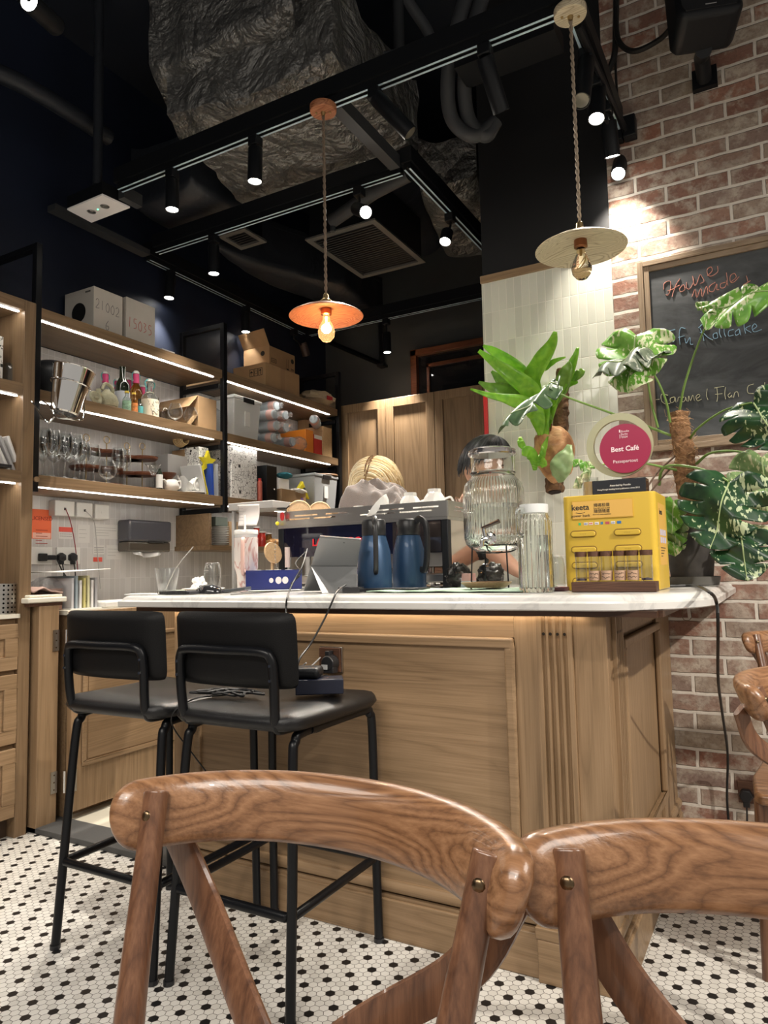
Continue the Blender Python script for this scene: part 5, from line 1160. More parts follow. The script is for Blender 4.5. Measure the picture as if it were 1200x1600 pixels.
wrapped('long plastic wrapped stack of pale cups lying across the red carton', 490, 655, -2.80, .20, .032, ang=-62)
# cartons mid shelf right
orr = mat('orange_carton', (.80, .25, .02), .5); rd = mat('red_carton', (.55, .02, .02), .5)
t, a, c, top = carton('orange_carton', 'orange carton between the wrapped cups and the red carton', 478, 490, -2.84, Z2, 672, .22, orr)
t, a, c, top = carton('red_carton', 'red carton with a white top band on the middle shelf', 491, 504, -2.84, Z2, 680, .22, rd)
b = MB(); b.box((-2.8398, a+.002, top-.03), (-2.8390, c-.002, top-.002)); part('white_band', b, paper, t)
carton('wooden_box', 'tall slim plain wooden box right of the red carton', 505, 519, -2.83, Z2, 668, .22, paleV)
carton('cardboard_box', 'cardboard box standing at the back of the middle shelf under the light strip', 478, 520, -3.06, Z2, 650, .07, card)
q = SX(466, -2.85, Z2); b = lump((q.x, q.y, Z2+.05), (.06, .06, .05), 8, .2); solo('plastic_bag', 'crumpled clear bag of small grey things before the orange carton', 'bag', b, plasticwrap)
# lowest shelf right
q = SX(406, -2.83, Z3); t = thing('spray_can', 'slim red and silver spray can beside the doodle box', 'can', (q.x, q.y, Z3))
b = MB(); b.lathe([(0, 0), (.016, 0), (.016, .12), (.012, .128), (0, .128)], (q.x, q.y, Z3), 20); part('body', b, mat('can_red', (.5, .12, .08), .4), t)
b = MB(); b.lathe([(0, .128), (.010, .128), (.010, .145), (0, .146)], (q.x, q.y, Z3), 16); part('nozzle', b, mat('nozzle_red', (.6, .03, .03), .4), t)
t, a, c, top = carton('black_box', 'black upright appliance box with a small silver knob, lowest shelf', 417, 433, -2.82, Z3, 728, .14, black_satin, cat='appliance')
b = MB(); b.ball((-2.816, (a+c)/2+.02, Z3+.085), .006, 10, 8); part('knob', b, chrome, t)
q = SX(412, -2.90, Z3); bottle('silver capped bottle hidden between spray can and black box', 412, -2.88, Z3, .13, .022, dglass, cap=steel, group='bottles on the lowest shelf')
t, a, c, top = carton('brown_box', 'low brown box with purple print on the lowest right shelf', 440, 478, -2.81, Z3, 766, .16, card)
b = MB(); b.lathe([(0, 0), (.018, 0), (.018, .001), (0, .001)], (-2.8098, c-.045, Z3+.04), 5, Matrix.Rotation(R2(90), 4, 'Y')); part('purple_print', b, mat('purple_print', (.18, .10, .30), .7), t)
t, a, c, top2 = carton('paper_napkin_pack', 'white pack of napkins behind the low brown box', 436, 452, -2.93, Z3, 748, .08, paper, cat='napkins')
b = lump((-2.93, SX(445, -2.93, Z3).y, top2+.022), (.05, .06, .022), 2, .2); solo('teal_cloth', 'dark teal folded cloth on the napkin pack', 'cloth', b, mat('teal_cloth', (.02, .12, .15), .9))
q = SX(481, -2.80, Z3+.10); t = thing('snack_bag', 'yellow triangular snack bag sticking out of the low brown box', 'bag', (q.x-.05, q.y, Z3+.085)); b = MB()
b.poly([(q.x-.06, q.y-.045, Z3+.10), (q.x-.02, q.y+.055, Z3+.05), (q.x-.03, q.y-.01, Z3+.175)], (-.025, 0, .004)); part('bag', b, yel, t, bev=.006)
b = MB(); b.lathe([(.010, 0), (.016, 0), (.016, .002), (.010, .002)], (q.x-.026, q.y-.002, Z3+.115), 16, Matrix.Rotation(R2(80), 4, 'Y')); part('round_print', b, ink, t)
b = lump((-2.84, SX(465, -2.84, Z3).y, Z3+.098), (.05, .08, .02), 12, .25); solo('white_cloth', 'crumpled white cloth lying on the low brown box', 'cloth', b, mat('white_cloth', (.68, .64, .58), .9))
tub('grey lidded storage tub with black handles at the right shelf end', 492, 528, -2.80, Z3, 742, .26, mat('greyish_tub', (.48, .50, .52), .3, trans=.3), black_plastic)
b = MB(); q = SX(505, -2.90, Z3); zt2 = P('X', -2.80, 510, 742).z; b.lathe([(0, .0), (.11, .001), (.115, .008), (.11, .016), (0, .018)], (q.x, q.y, zt2+.001), 32); solo('round_tray', 'brown round tray lying on the grey tub', 'tray', b, mat('brown_tray', (.18, .10, .05), .5))
# --- small low shelf: plates and jars
ZL = 1.2175; q0 = SX(344, -2.93, ZL)
for k in range(11):
    b = MB(); b.lathe([(0, .0), (.030, .0), (.054, .007), (.056, .0085), (.054, .0095), (.030, .003), (0, .003)], (q0.x, q0.y, ZL+.0005+k*.0104), 28)
    if k == 0: pl0 = solo('side_plate', 'white side plate in the stack on the small low shelf', 'plate', b, ceramic, (q0.x, q0.y, ZL), 'white side plates in a stack')
    else:
        c_ = pl0.copy(); COL.objects.link(c_); c_.location = (q0.x+random.uniform(-.001, .001), q0.y, ZL+k*.0104)
t, a, c, top = carton('small_box', 'small dark green box on top of the plate stack', 337, 356, -2.90, ZL+.117, 808, .08, mat('dark_green_box', (.10, .12, .10), .6))
carton('brown_box', 'brown carton behind the tumbler on the small low shelf', 358, 372, -2.92, ZL, 815, .12, card)
redj = mat('chilli_red', (.42, .03, .02), .2, coat=.6)
for px, x, h, m_, lab in ((401, -2.93, .12, redj, 'red sauce jar, tallest on the small low shelf'), (410, -2.90, .09, redj, 'short red sauce jar beside the tall red one'), (420, -2.92, .085, amb, 'amber jar left of the sliced bread bag'), (392, -2.95, .10, mat('dark_sauce', (.06, .02, .01), .2), 'dark sauce jar close to the pink tumbler')):
    bottle(lab, px, x, ZL, h, .022, m_, shoulder=.8, cap=white_paint, name='sauce_jar', group='sauce jars on the small low shelf', rn=.018)
b = lump((-2.90, SX(428, -2.90, ZL).y, ZL+.028), (.05, .07, .027), 21, .2); solo('bread_bag', 'orange brown bread in a clear bag on the low shelf', 'bread', b, mat('bread', (.62, .33, .13), .6, var=.3, vscale=20))

# ================================================================== TILED WALL THINGS
XW = -3.1425
def sheet(name, label, x0, y0, x1, y1, m, cat='notice', th=.0012, grp=None):
    a = P('X', XW, x0, (y0+y1)/2); c = P('X', XW, x1, (y0+y1)/2); za = P('X', XW, (x0+x1)/2, y0).z; zb = P('X', XW, (x0+x1)/2, y1).z
    t = thing(name, label, cat, (XW, (a.y+c.y)/2, zb), grp); b = MB(); b.box((XW, a.y, zb), (XW+th, c.y, za)); part('sheet', b, m, t); return t, a.y, c.y, zb, za
orp = mat('orange_poster', (.85, .16, .06), .6)
t, a, c, zb_, zt_ = sheet('licence_notice', 'orange red notice headed LICENSED on the tiled wall', 50, 796, 80, 842, orp)
wall_text(t, 'LICENSED', .026, XW+.0012, (a+c)/2, zt_-.045, mat('dark_red_ink', (.35, .03, .02), .6), 'heading')
b = MB()
for k, zz in enumerate((.10, .115, .13, .15, .165)): b.box((XW+.0013, a+.02, zt_-zz-.003), (XW+.0018, c-.03*(k % 2)-.02, zt_-zz))
part('text_line', b, mat('dark_red_ink', (.35, .03, .02), .6), t)
b = MB(); b.box((XW+.0013, a+.003, zb_+.002), (XW+.0017, c-.003, zb_+.03)); part('pale_band', b, mat('pale_salmon', (.85, .50, .40), .6), t)
def papers(lab, x0, y0, x1, y1, m, lines, red=False, grid=False):
    t, a, c, zb_, zt_ = sheet('wall_paper_note', lab, x0, y0, x1, y1, m, grp='paper notes on the tiled wall')
    b = MB()
    for k in range(lines):
        zz = zt_-(zt_-zb_)*(k+1.2)/(lines+1.5)
        if grid:
            for j in range(7): b.box((XW+.0013, a+(c-a)*(.1+j*.12), zz-.003), (XW+.0017, a+(c-a)*(.1+j*.12)+.008, zz))
        else: b.box((XW+.0013, a+.008, zz-.0015), (XW+.0017, a+(c-a)*random.uniform(.5, .9), zz))
    if lines: part('printed_line', b, mat('grey_ink', (.30, .29, .29), .7), t)
    if red: b = MB(); b.box((XW+.0013, a+.002, zt_-.026), (XW+.0018, c-.002, zt_-.002)); part('red_header', b, mat('calendar_red', (.72, .10, .07), .6), t)
wp_ = mat('note_white', (.66, .64, .62), .7)
papers('small wall calendar with a red header left of the red cable', 91, 823, 114, 842, wp_, 4, True, True)
papers('large blank form on the wall below the middle socket box', 121, 820, 140, 848, wp_, 3)
papers('wide form on the wall left of the towel dispenser', 147, 820, 190, 842, wp_, 4)
papers('small calendar sheet beside the white cable', 145, 852, 163, 866, wp_, 4, False, True)
papers('note with few lines low on the wall left of the dispenser', 166, 852, 190, 874, wp_, 3)
papers('narrow strip note with red letters under the calendar sheet', 145, 870, 160, 877, wp_, 0, True)
# socket boxes
for k, (x0, x1, y0, y1, lab) in enumerate(((86, 117, 782, 806, 'white junction box with a red cable plugged in, left of three'), (120, 145, 785, 808, 'white junction box with a white cable plugged in, middle of three'), (149, 171, 788, 811, 'white junction box with closed front, right of three'))):
    a = P('X', XW+.05, x0, 795); c = P('X', XW+.05, x1, 795); za = P('X', XW+.05, (x0+x1)/2, y0).z; zb_ = P('X', XW+.05, (x0+x1)/2, y1).z
    t = thing('junction_box', lab, 'socket box', (XW, (a.y+c.y)/2, zb_), 'white junction boxes'); b = MB(); b.box((XW+.0002, a.y, zb_), (XW+.05, c.y, za)); part('box', b, white_paint, t, bev=.004)
    b = MB(); b.cbox((XW+.0505, (a.y+c.y)/2, (za+zb_)/2-.004), (.001, .012, .012)); part('port', b, black_plastic if k < 2 else white_paint, t)
    if k < 2: cable(('red and black twisted cable hanging from the left junction box', 'thin white cable hanging from the middle junction box')[k], [Vector((XW+.055, (a.y+c.y)/2, (za+zb_)/2-.004)), P('X', XW+.06, 110+k*37, 815), P('X', XW+.03, 117+k*34, 850), P('X', XW+.02, 122+k*35, 893 if k == 0 else 920)], .0022, mat('dark_red_cable', (.25, .02, .03), .5) if k == 0 else mat('white_cable', (.45, .44, .43), .5))
# double sockets and plugs
for x0, x1, lab in ((40, 80, 'white double wall socket partly behind the oak cabinet'), (87, 124, 'white double wall socket holding two black plugs')):
    a = P('X', XW, x0, 868); c = P('X', XW, x1, 868); zz = (P('X', XW, 90, 855).z, P('X', XW, 90, 882).z)
    b = MB(); b.box((XW, a.y, zz[1]), (XW+.009, c.y, zz[0])); solo('wall_socket', lab, 'socket', b, white_paint, bev=.003)
for px, lab, rnd in ((72, 'black angled plug in the left double socket', 0), (98, 'round black plug, left one in the right double socket', 1), (116, 'round black plug, right one in the right double socket', 1)):
    q = P('X', XW+.03, px, 871); t = thing('plug', lab, 'plug', (XW+.01, q.y, q.z), 'black plugs on the tiled wall'); b = MB()
    if rnd: b.lathe([(0, 0), (.026, 0), (.024, .022), (.010, .028), (0, .028)], (XW+.0095, q.y, q.z), 6, Matrix.Rotation(R2(90), 4, 'Y')); b.box((XW+.012, q.y-.012, q.z-.035), (XW+.028, q.y+.012, q.z-.01))
    else: b.box((XW+.0095, q.y-.03, q.z-.018), (XW+.03, q.y+.01, q.z+.02)); b.box((XW+.012, q.y+.0101, q.z-.012), (XW+.028, q.y+.06, q.z+.012))
    part('body', b, black_plastic, t, bev=.004); e_ = q+Vector((0, .06 if not rnd else 0, -.01 if not rnd else -.03))
    b = MB(); b.tube(bez([e_, e_+Vector((.01, .02*(1-rnd), -.05)), e_+Vector((.01, .05*(1-rnd), -.09))], 12), .003, 6); part('lead', b, black_rubber, t)
# paper towel dispenser
a = P('X', -3.04, 203, 835).y; c = P('X', -3.04, 270, 835).y; zt_ = P('X', -3.04, 236, 813).z; zb_ = P('X', -3.04, 236, 862).z
t = thing('towel_dispenser', 'grey paper towel dispenser on the tiled wall with a towel hanging out', 'dispenser', (-3.09, (a+c)/2, zb_))
gd = mat('dispenser_grey', (.075, .075, .09), .3, coat=.3)
b = MB(); b.box((XW+.0005, a, zb_+.055), (-3.045, c, zt_)); part('cover', b, gd, t, bev=.014)
b = MB(); b.box((XW+.0005, a+.004, zb_), (-3.052, c-.004, zb_+.0545)); part('smoked_window', b, mat('smoked_brown', (.09, .075, .06), .15, coat=.5), t, bev=.01)
b = MB(); b.box((-3.05, (a+c)/2-.02, zb_+.050), (-3.0445, (a+c)/2+.09, zb_+.058)); part('slot', b, ink, t)
from mathutils import noise as mnoise
b = MB(); b.grid(lambda u, v: Vector((-3.08+.02*math.sin(u*9)+.012*v, a+.05+(c-a-.12)*u, zb_-.001-.030*v*(1-.6*abs(2*u-1)**2))), 20, 6); part('paper_towel', b, paper, t, sol=.001)

# ================================================================== LEFT CABINET CONTENTS AND BENCH
q = SX(18, -2.90, 1.8785); t = bottle('round clear spirit bottle with a wooden stopper in the tall cabinet', 18, -2.90, 1.8785, .175, .050, cg, shoulder=.50, rn=.018, cap=oakX, group='bottles in the tall cabinet')
t, a, c, top = carton('black_white_carton', 'black and white patterned carton left of the spirit bottle', -30, 4, -2.85, 1.8785, 521, .12, dood)
def leaflets():
    for k, (px, lean, m_, lab) in enumerate(((26, 22, paper, 'folded white leaflet leaning at the front of the cabinet niche'), (18, 26, mat('leaflet_grey', (.45, .44, .44), .6), 'grey leaflet leaning behind the white one in the niche'), (10, 28, paper, 'white leaflet leftmost of the leaning ones in the niche'))):
        q = SX(px+6, -2.82, 1.503); b = MB(); b.box((-.12, -.006, 0), (0, .006, .155), Matrix.Translation((q.x-.003*k, q.y, 1.506)) @ Matrix.Rotation(R2(lean), 4, 'X')); solo('leaflet', lab, 'leaflet', b, m_, group='leaflets leaning in the niche', bev=.003)
leaflets()
for px, m_, lab in ((34, mat('book_orange', (.75, .30, .05), .6), 'slim orange book upright at the right of the niche'), (30, mat('book_pink', (.60, .22, .25), .6), 'slim pink book between the leaflets and the orange book')):
    q = SX(px, -2.87, 1.503); b = MB(); b.box((q.x-.12, q.y-.006, 1.5035), (q.x, q.y+.006, 1.655)); solo('book', lab, 'book', b, m_, group='books in the niche')
b = MB(); q = P('X', -2.77, 5, 738); b.box((q.x-.10, q.y-.09, 1.5035), (q.x+.02, q.y+.025, 1.517)); solo('black_tray', 'black flat tray poking out of the niche below the leaflets', 'tray', b, black_plastic, bev=.002)
# perforated holder on the cabinet worktop
perf = mat('perforated_steel', (.5, .48, .45), .3, 1); g = G(perf)
sepx = g.new('ShaderNodeSeparateXYZ'); g.link(g.coord(), sepx.inputs[0])
def pf(o): return g.math('ABSOLUTE', g.math('SUBTRACT', g.math('FRACT', g.math('DIVIDE', o, .018)), .5))
an = g.math('MULTIPLY', g.math('ARCTAN2', sepx.outputs[1], sepx.outputs[0]), .06)
d_ = g.math('ADD', g.math('POWER', pf(an), 2.0), g.math('POWER', pf(sepx.outputs[2]), 2.0)); hole = g.math('LESS_THAN', d_, .055)
g.color(g.mix(hole, (.5, .48, .45), (.01, .01, .01)))
q = SX(2, -2.84, .9035); b = MB(); b.lathe([(0, 0), (.058, 0), (.058, .125), (.055, .125), (.055, .004), (0, .004)], (q.x, q.y, .9035), 32); solo('cutlery_holder', 'perforated steel cutlery holder at the left edge on the cabinet', 'holder', b, perf)
# bench clutter: file rack with folders, bag, napkins, papers
def bench_pt(px, x, z=.9055): return SX(px, x, z)
t0 = bench_pt(125, -2.85); fr_ = thing('file_rack', 'white file rack with folders below the plugs', 'rack', (t0.x, t0.y, .9055))
b = MB(); y0_, y1_ = bench_pt(101, -2.80).y, bench_pt(150, -2.80).y
b.box((-2.98, y0_, .906), (-2.76, y1_, .910)); b.box((-2.98, y0_, .906), (-2.975, y1_, 1.05)); part('tray', b, white_paint, fr_)
cols = [(.50, .50, .52), (.30, .36, .40), (.70, .69, .68), (.55, .50, .20), (.66, .64, .40), (.74, .73, .72), (.40, .40, .42)]
for k, cc in enumerate(cols):
    yy = y0_+.012+(y1_-y0_-.02)*k/len(cols); b = MB(); b.box((-2.972, yy, .9105), (-2.77, yy+.011, 1.045+.012*math.sin(k*2.1)), Matrix.Translation((0, 0, 0))); solo('folder', 'upright folder in the white file rack, %s' % ('grey one at the left end', 'slate blue one', 'white one beside the slate one', 'olive one in the middle', 'pale yellow one', 'white one near the right end', 'dark grey one at the right end')[k], 'folder', b, mat('folder_%s' % 'abcdefg'[k], cc, .6), group='folders in the file rack')
b = MB(); p0 = P('X', -2.76, 75, 893); b.add([(-2.98, y0_-.06, 1.075), (-2.76, y0_-.05, 1.072), (-2.74, y1_+.03, 1.085), (-2.96, y1_+.02, 1.082)], [(0, 1, 2, 3)]); solo('document', 'white printed document lying over the file rack', 'paper', b, paper, sol=.003)
q = bench_pt(72, -2.86); t = thing('acrylic_bag', 'clear plastic bag of brown papers behind the gate post', 'bag', (q.x, q.y, .9055)); b = lump((q.x, q.y, .905+.075), (.07, .09, .072), 4, .12); part('bag', b, plasticwrap, t)
b = MB(); b.box((q.x-.05, q.y-.06, .908), (q.x+.04, q.y+.05, 1.0)); part('contents', b, mat('brown_papers', (.35, .20, .15), .7), t)
q = Vector((-2.81, 1.97, .9785)); b = MB(); b.grid(lambda u, v: Vector((q.x-.06+.12*u, q.y-.05+.13*v, q.z+.006+.012*mnoise.noise(Vector((u*3, v*3, 2)))+.022*max(0, 1-2*abs(v-.3)))), 20, 20); solo('napkins', 'pinkish brown crumpled napkins lying on the white post cap', 'napkin', b, mat('pinkish_napkin', (.42, .28, .24), .85, bump=.5, bscale=80), sol=.005)
b = MB(); q = bench_pt(175, -2.80); b.box((q.x-.10, q.y-.09, .9055), (q.x+.06, q.y+.16, .935)); solo('white_keyboard_tray', 'pale plastic tray with cut outs lying on the back bench', 'tray', b, white_paint, bev=.008)
b = MB(); q = bench_pt(160, -2.77); b.box((-2.79, 2.48, .9055), (-2.74, 2.66, .922)); solo('paper_stack', 'stack of white papers on the back bench edge', 'paper', b, paper)
b = MB(); c_ = P('X', -2.725, 148, 942); b.box((-2.728, 2.47, .80), (-2.7245, 2.62, .905)); solo('pink_note', 'pink printed note hanging from the bench edge left of the marble', 'note', b, mat('pink_note', (.80, .42, .34), .7))
cable('thin black cable curling from the wall onto the bench', [P('X', -2.95, 113, 903), P('X', -2.85, 130, 915), P('X', -2.80, 141, 928), P('X', -2.78, 134, 940)], .0022)
# ================================================================== ON THE MARBLE
T0 = .9793
def CP(px, y): return solve(px, Y=y, Z=T0)
def ppm(p): return FPX/((Vector(p)-EYE).dot(FW))
# left end: papers, glass, notebook, mouse
for px, y, w_, d_, rz, m_, lab in ((226, 1.90, .12, .08, 8, paper, 'loose white paper sheets at the left end of the marble'), (300, 2.30, .22, .14, -10, mat('bright_packet', (.55, .60, .45), .5, var=.5, vscale=30), 'colourful snack packet flat on the marble behind the notebook')):
    q = CP(px, y); b = MB(); b.cbox((q.x, q.y, T0+.002), (w_, d_, .0035), R2(rz)); solo('paper_sheet', lab, 'paper', b, m_)
q = CP(261, 1.98); t = thing('ribbed_glass', 'ribbed clear glass with a long spoon at the left of the marble', 'glass', q)
def ribbed(c, prof, n, nr, amp, m, root, nm):
    b = MB(); vs = []; K = len(prof)
    for k in range(n):
        a = 2*math.pi*k/n; f = 1+amp*(1 if prof else 0)*math.cos(a*nr)
        for r, z, w_ in prof: vs.append(Vector((c[0]+r*(1+(f-1)*w_)*math.cos(a), c[1]+r*(1+(f-1)*w_)*math.sin(a), c[2]+z)))
    b.add(vs, [(k*K+i, ((k+1) % n)*K+i, ((k+1) % n)*K+i+1, k*K+i+1) for k in range(n) for i in range(K-1)])
    return part(nm, b, m, root, smooth=1.0)
ribbed(q, [(0, 0, 0), (.028, 0, 0), (.030, .006, 1), (.044, .092, 1), (.045, .098, 0), (.0425, .098, 0), (.028, .010, 0), (0, .010, 0)], 96, 16, .035, thinglass, t, 'body')
b = MB(); b.tube(bez([(q.x-.01, q.y, q.z+.012), (q.x+.035, q.y+.01, q.z+.095), P('Y', q.y+.05, 302, 854)], 12), .0022, 8); solo('long_spoon', 'long thin steel spoon standing in the ribbed glass', 'spoon', b, steel)
q = CP(282, 1.93); t = thing('notebook', 'black spiral notebook lying on the marble before the mouse', 'notebook', q); b = MB(); b.cbox((q.x+.01, q.y, T0+.006), (.14, .09, .011), R2(4)); part('pages', b, mat('dark_cover', (.03, .03, .035), .6), t, bev=.001)
b = MB()
for k in range(16): yy = q.y-.05; xx = q.x-.055+.0085*k; b.tube([Vector((xx, yy+.007*math.cos(a_), T0+.0075+.007*math.sin(a_))) for a_ in [2*math.pi*i/12 for i in range(12)]], .0012, 5, closed=True)
part('spiral', b, ink, t)
q = CP(318, 2.22); t = thing('dessert_plate', 'white dessert plate with pinkish paper between notebook and blue box', 'plate', q); b = MB(); b.lathe([(0, 0), (.05, .0), (.088, .012), (.087, .014), (.05, .004), (0, .004)], q, 32); part('dish', b, ceramic, t)
b = lump((q.x-.015, q.y-.01, q.z+.030), (.028, .024, .026), 4, .7, 2.2); solo('crumpled_tissue', 'white crumpled tissue on the dessert plate', 'tissue', b, paper)
q = CP(332, 2.36); t = thing('tumbler_glass', 'clear drinking glass standing upside down behind the dessert plate', 'glass', q)
b = MB(); b.lathe([(.030, 0), (.034, .004), (.037, .05), (.036, .09), (.030, .118), (.026, .12), (0, .12), (0, .112), (.026, .112), (.0335, .088), (.0345, .05), (.0315, .004), (.030, 0)], q, 32); part('body', b, thinglass, t)
b = MB(); b.box((q.x-.012, q.y-.0385, q.z+.085), (q.x+.012, q.y-.0375, q.z+.088)); b.box((q.x-.010, q.y-.0385, q.z+.078), (q.x+.010, q.y-.0375, q.z+.080)); part('print', b, mat('grey_ink', (.3, .29, .29), .7), t)
q = CP(327, 1.98); t = thing('computer_mouse', 'glossy black computer mouse on the marble', 'mouse', q)
b = MB(); b.ball((q.x, q.y, q.z+.002), (.055, .034, .032), 28, 14, Matrix.Rotation(R2(15), 4, 'Z'), fn=lambda p: 1 if p.z > 0 else (1 if p.z > -.05 else .8)); b.v = [Vector((v.x, v.y, max(v.z, T0+.0002))) for v in b.v]; part('shell', b, mat('gloss_black', (.02, .02, .022), .12, coat=.6), t, smooth=1.2)
b = MB(); b.cyl((q.x-.034, q.y-.012, q.z+.026), (q.x-.034, q.y-.003, q.z+.027), .005, n=12); part('wheel', b, dkgrey, t)
q = CP(362, 2.08); b = MB(); b.cbox((q.x, q.y, T0+.008), (.13, .075, .012), R2(20), Matrix.Rotation(R2(20), 4, 'Z') @ Matrix.Rotation(R2(-6), 4, 'Y')); solo('phone', 'dark grey phone lying slanted beside the mouse', 'phone', b, mat('phone_grey', (.06, .065, .07), .3), bev=.003)
# pink tumbler
pt = mat('marbled_pink', (.80, .68, .62), .35); g = G(pt); n = g.noise(g.coord('Object', (1, 1, .6)), 11, 3, .5, 1.8); g.color(g.ramp(n.outputs[0], [(.40, (.76, .70, .66)), (.47, (.55, .28, .24)), (.5, (.80, .74, .70)), (.62, (.75, .68, .64)), (.66, (.60, .40, .36)), (.7, (.8, .74, .7))]))
q = CP(385, 2.25); t = thing('straw_tumbler', 'tall pink marbled tumbler with white lid, handle and straw', 'tumbler', q); s_ = 1/ppm(q)
R_ = 18.5*s_; H_ = 92*s_
b = MB(); b.lathe([(0, 0), (R_*.70, 0), (R_*.74, .006), (R_*.80, H_*.28), (R_*.98, H_*.40), (R_, H_*.90), (R_*.96, H_*.905), (0, H_*.905)], q, 36); part('cup', b, pt, t)
b = MB(); b.lathe([(R_*.93, H_*.905), (R_*.96, H_*.92), (R_*.96, H_*.955), (R_*.93, H_*.957), (0, H_*.957)], q, 32); part('clear_collar', b, frost, t)
b = MB(); b.lathe([(0, H_*.955), (R_*1.02, H_*.957), (R_*1.02, H_*1.02), (R_*.98, H_*1.035), (0, H_*1.035)], q, 36); part('lid', b, ceramic, t)
b = MB(); b.tube([(q.x-R_*.35, q.y+R_*.3, q.z+H_*1.0), (q.x-R_*.42, q.y+R_*.3, q.z+H_*1.30)], .0045, 12); part('straw', b, ceramic, t)
b = MB(); hd = Vector((.50, -.86, 0)); ho = q+hd*R_; b.tube(bez([ho-hd*.006+Z*H_*.84, ho+hd*.025+Z*H_*.86, ho+hd*.035+Z*H_*.75, ho+hd*.034+Z*H_*.40, ho+hd*.02+Z*H_*.30, ho-hd*.012+Z*H_*.36], 40), .010, 12, flat=(1, .8, .8)); part('handle', b, mat('pink_handle', (.70, .46, .40), .35), t, 'plain pink handle')
# grey shelf box with note behind
gm = mat('light_grey_metal', (.33, .32, .31), .45, .2)
q = P('Y', 2.62, 408, 792); b = MB(); b.cbox(q, (.26, .16, .035)); b.box((q.x-.12, q.y-.07, T0), (q.x-.105, q.y-.05, q.z-.018)); b.box((q.x+.105, q.y+.05, T0), (q.x+.12, q.y+.07, q.z-.018)); solo('receipt_stand', 'grey metal stand with a note, above the pink tumbler', 'stand', b, gm, bev=.003)
a0 = P('Y', 2.53, 371, 789); a1 = P('Y', 2.53, 405, 820); b = MB(); b.grid(lambda u, v: Vector((a0.x+(a1.x-a0.x)*u, a0.y+.012*math.sin(v*3)-.02*u*v, a0.z+(a1.z-a0.z)*v-.004*u)), 12, 12); t = thing('paper_note', 'curled handwritten note hanging from the grey stand over the tumbler', 'paper', a1); part('sheet', b, mat('note_greyish', (.60, .56, .55), .7), t, sol=.0008)
b = MB()
for k in range(5): zz = a0.z+(a1.z-a0.z)*(.2+.14*k); b.box((a0.x+.012, a0.y-.008, zz), (a0.x+.012+.05*(.6+.3*(k % 2)), a0.y-.0075, zz+.0015))
part('writing', b, mat('grey_ink', (.3, .3, .3), .7), t)
# blue box with papers
q0, q1 = CP(384, 2.16), CP(472, 2.30); bl = mat('deep_blue_carton', (.008, .016, .13), .35, coat=.3)
d = (q1-q0); d.z = 0; L = d.length; d.normalize(); hgt = 29/ppm((q0+q1)/2); nrm = Vector((-d.y, d.x, 0))
for k, (oo, cc, lab) in enumerate((((-.02, -.01), (.62, .50, .50), 'pinkish papers spread under the blue box'), ((.01, -.04), (.74, .72, .70), 'white paper sheet sticking out before the blue box'))):
    b = MB(); b.box((oo[0], oo[1]-.02, .0005+.002*k), (L+oo[0]-.02, .12, .0022+.002*k), frame_m(q0, d, nrm)); solo('paper_sheet', lab, 'paper', b, mat('paper_tint_%s' % 'ab'[k], cc, .7))
t = thing('blue_box', 'flat deep blue box with round pale stickers on papers', 'box', q0+Vector((0, 0, .005))); M = frame_m(q0+Vector((0, 0, .005)), d, nrm)
b = MB(); b.box((0, 0, 0), (L, .12, hgt), M); part('body', b, bl, t, bev=.002)
b = MB(); b.box((0, 0, hgt), (L, .003, hgt+.004), M); b.box((0, .117, hgt), (L, .12, hgt+.004), M); part('lid_edge', b, bl, t)
for f, rr in ((.45, .010), (.58, .014), (.70, .014)):
    b = MB(); b.lathe([(0, 0), (rr, 0), (rr, .0006), (0, .0006)], M @ Vector((L*f, -.0007, hgt*.5)), 22, (M.to_3x3() @ Matrix.Rotation(R2(90), 3, 'X')).to_4x4(), sx=.85); part('sticker', b, mat('pale_sticker', (.60, .58, .58), .5), t)
b = MB()
for f in (.15, .35, .5, .7): b.box((L*f, .0, hgt+.0042), (L*f+.028, .004, hgt+.0055), M)
part('white_tab', b, paper, t)
# tablet computer with kickstand, seen from behind
tg = mat('tablet_grey', (.19, .195, .20), .38, .7); tgl = mat('kickstand_grey', (.27, .275, .28), .38, .7)
TL, TR = P('Y', 2.00, 500, 838), P('Y', 2.075, 564, 843); HL, HR = P('Y', 2.055, 486, 884), P('Y', 2.13, 558, 884)
dn = (HL-TL); BL = HL+dn*((HL.z-T0-.002)/(-dn.z)); dn2 = (HR-TR); BR = HR+dn2*((HR.z-T0-.002)/(-dn2.z))
FL = P('Y', 1.965, 503, 928); FR = P('Y', 2.04, 558, 918); FL.z = max(FL.z, T0); FR.z = FL.z
t = thing('tablet_computer', 'grey tablet computer standing on its kickstand, back to the room', 'tablet', (HL.x, HL.y, T0))
nn = (TR-TL).cross(BL-TL).normalized();  nn = nn if nn.y > 0 else -nn
b = MB(); b.poly([TL, TR, BR, BL], nn*.007); part('display_body', b, tg, t, bev=.002)
b = MB(); b.poly([TL-nn*.0002+(BL-TL)*.02, TR-nn*.0002+(BR-TR)*.02, HR-nn*.0002, HL-nn*.0002], -nn*.001); part('back_plate', b, tgl, t, bev=.0004)
b = MB(); kn = (HR-HL).cross(FL-HL).normalized(); kn = kn if kn.y > 0 else -kn; b.poly([HL-nn*.003, HR-nn*.003, FR, FL], kn*.004); part('kickstand', b, tgl, t, bev=.001)
b = MB(); c0 = HL*.30+HR*.0+FL*.22+FR*.30+HR*.18; ux = (HR-HL).normalized(); uy = (HL-FL).normalized()
for i in (0, 1):
    for j in (0, 1): b.cbox((0, 0, 0), (.0075, .0085, .0006), 0, frame_m(c0-kn*.0008+ux*(.0095*i)+uy*(.0105*j), ux, uy))
part('window_mark', b, ink, t)
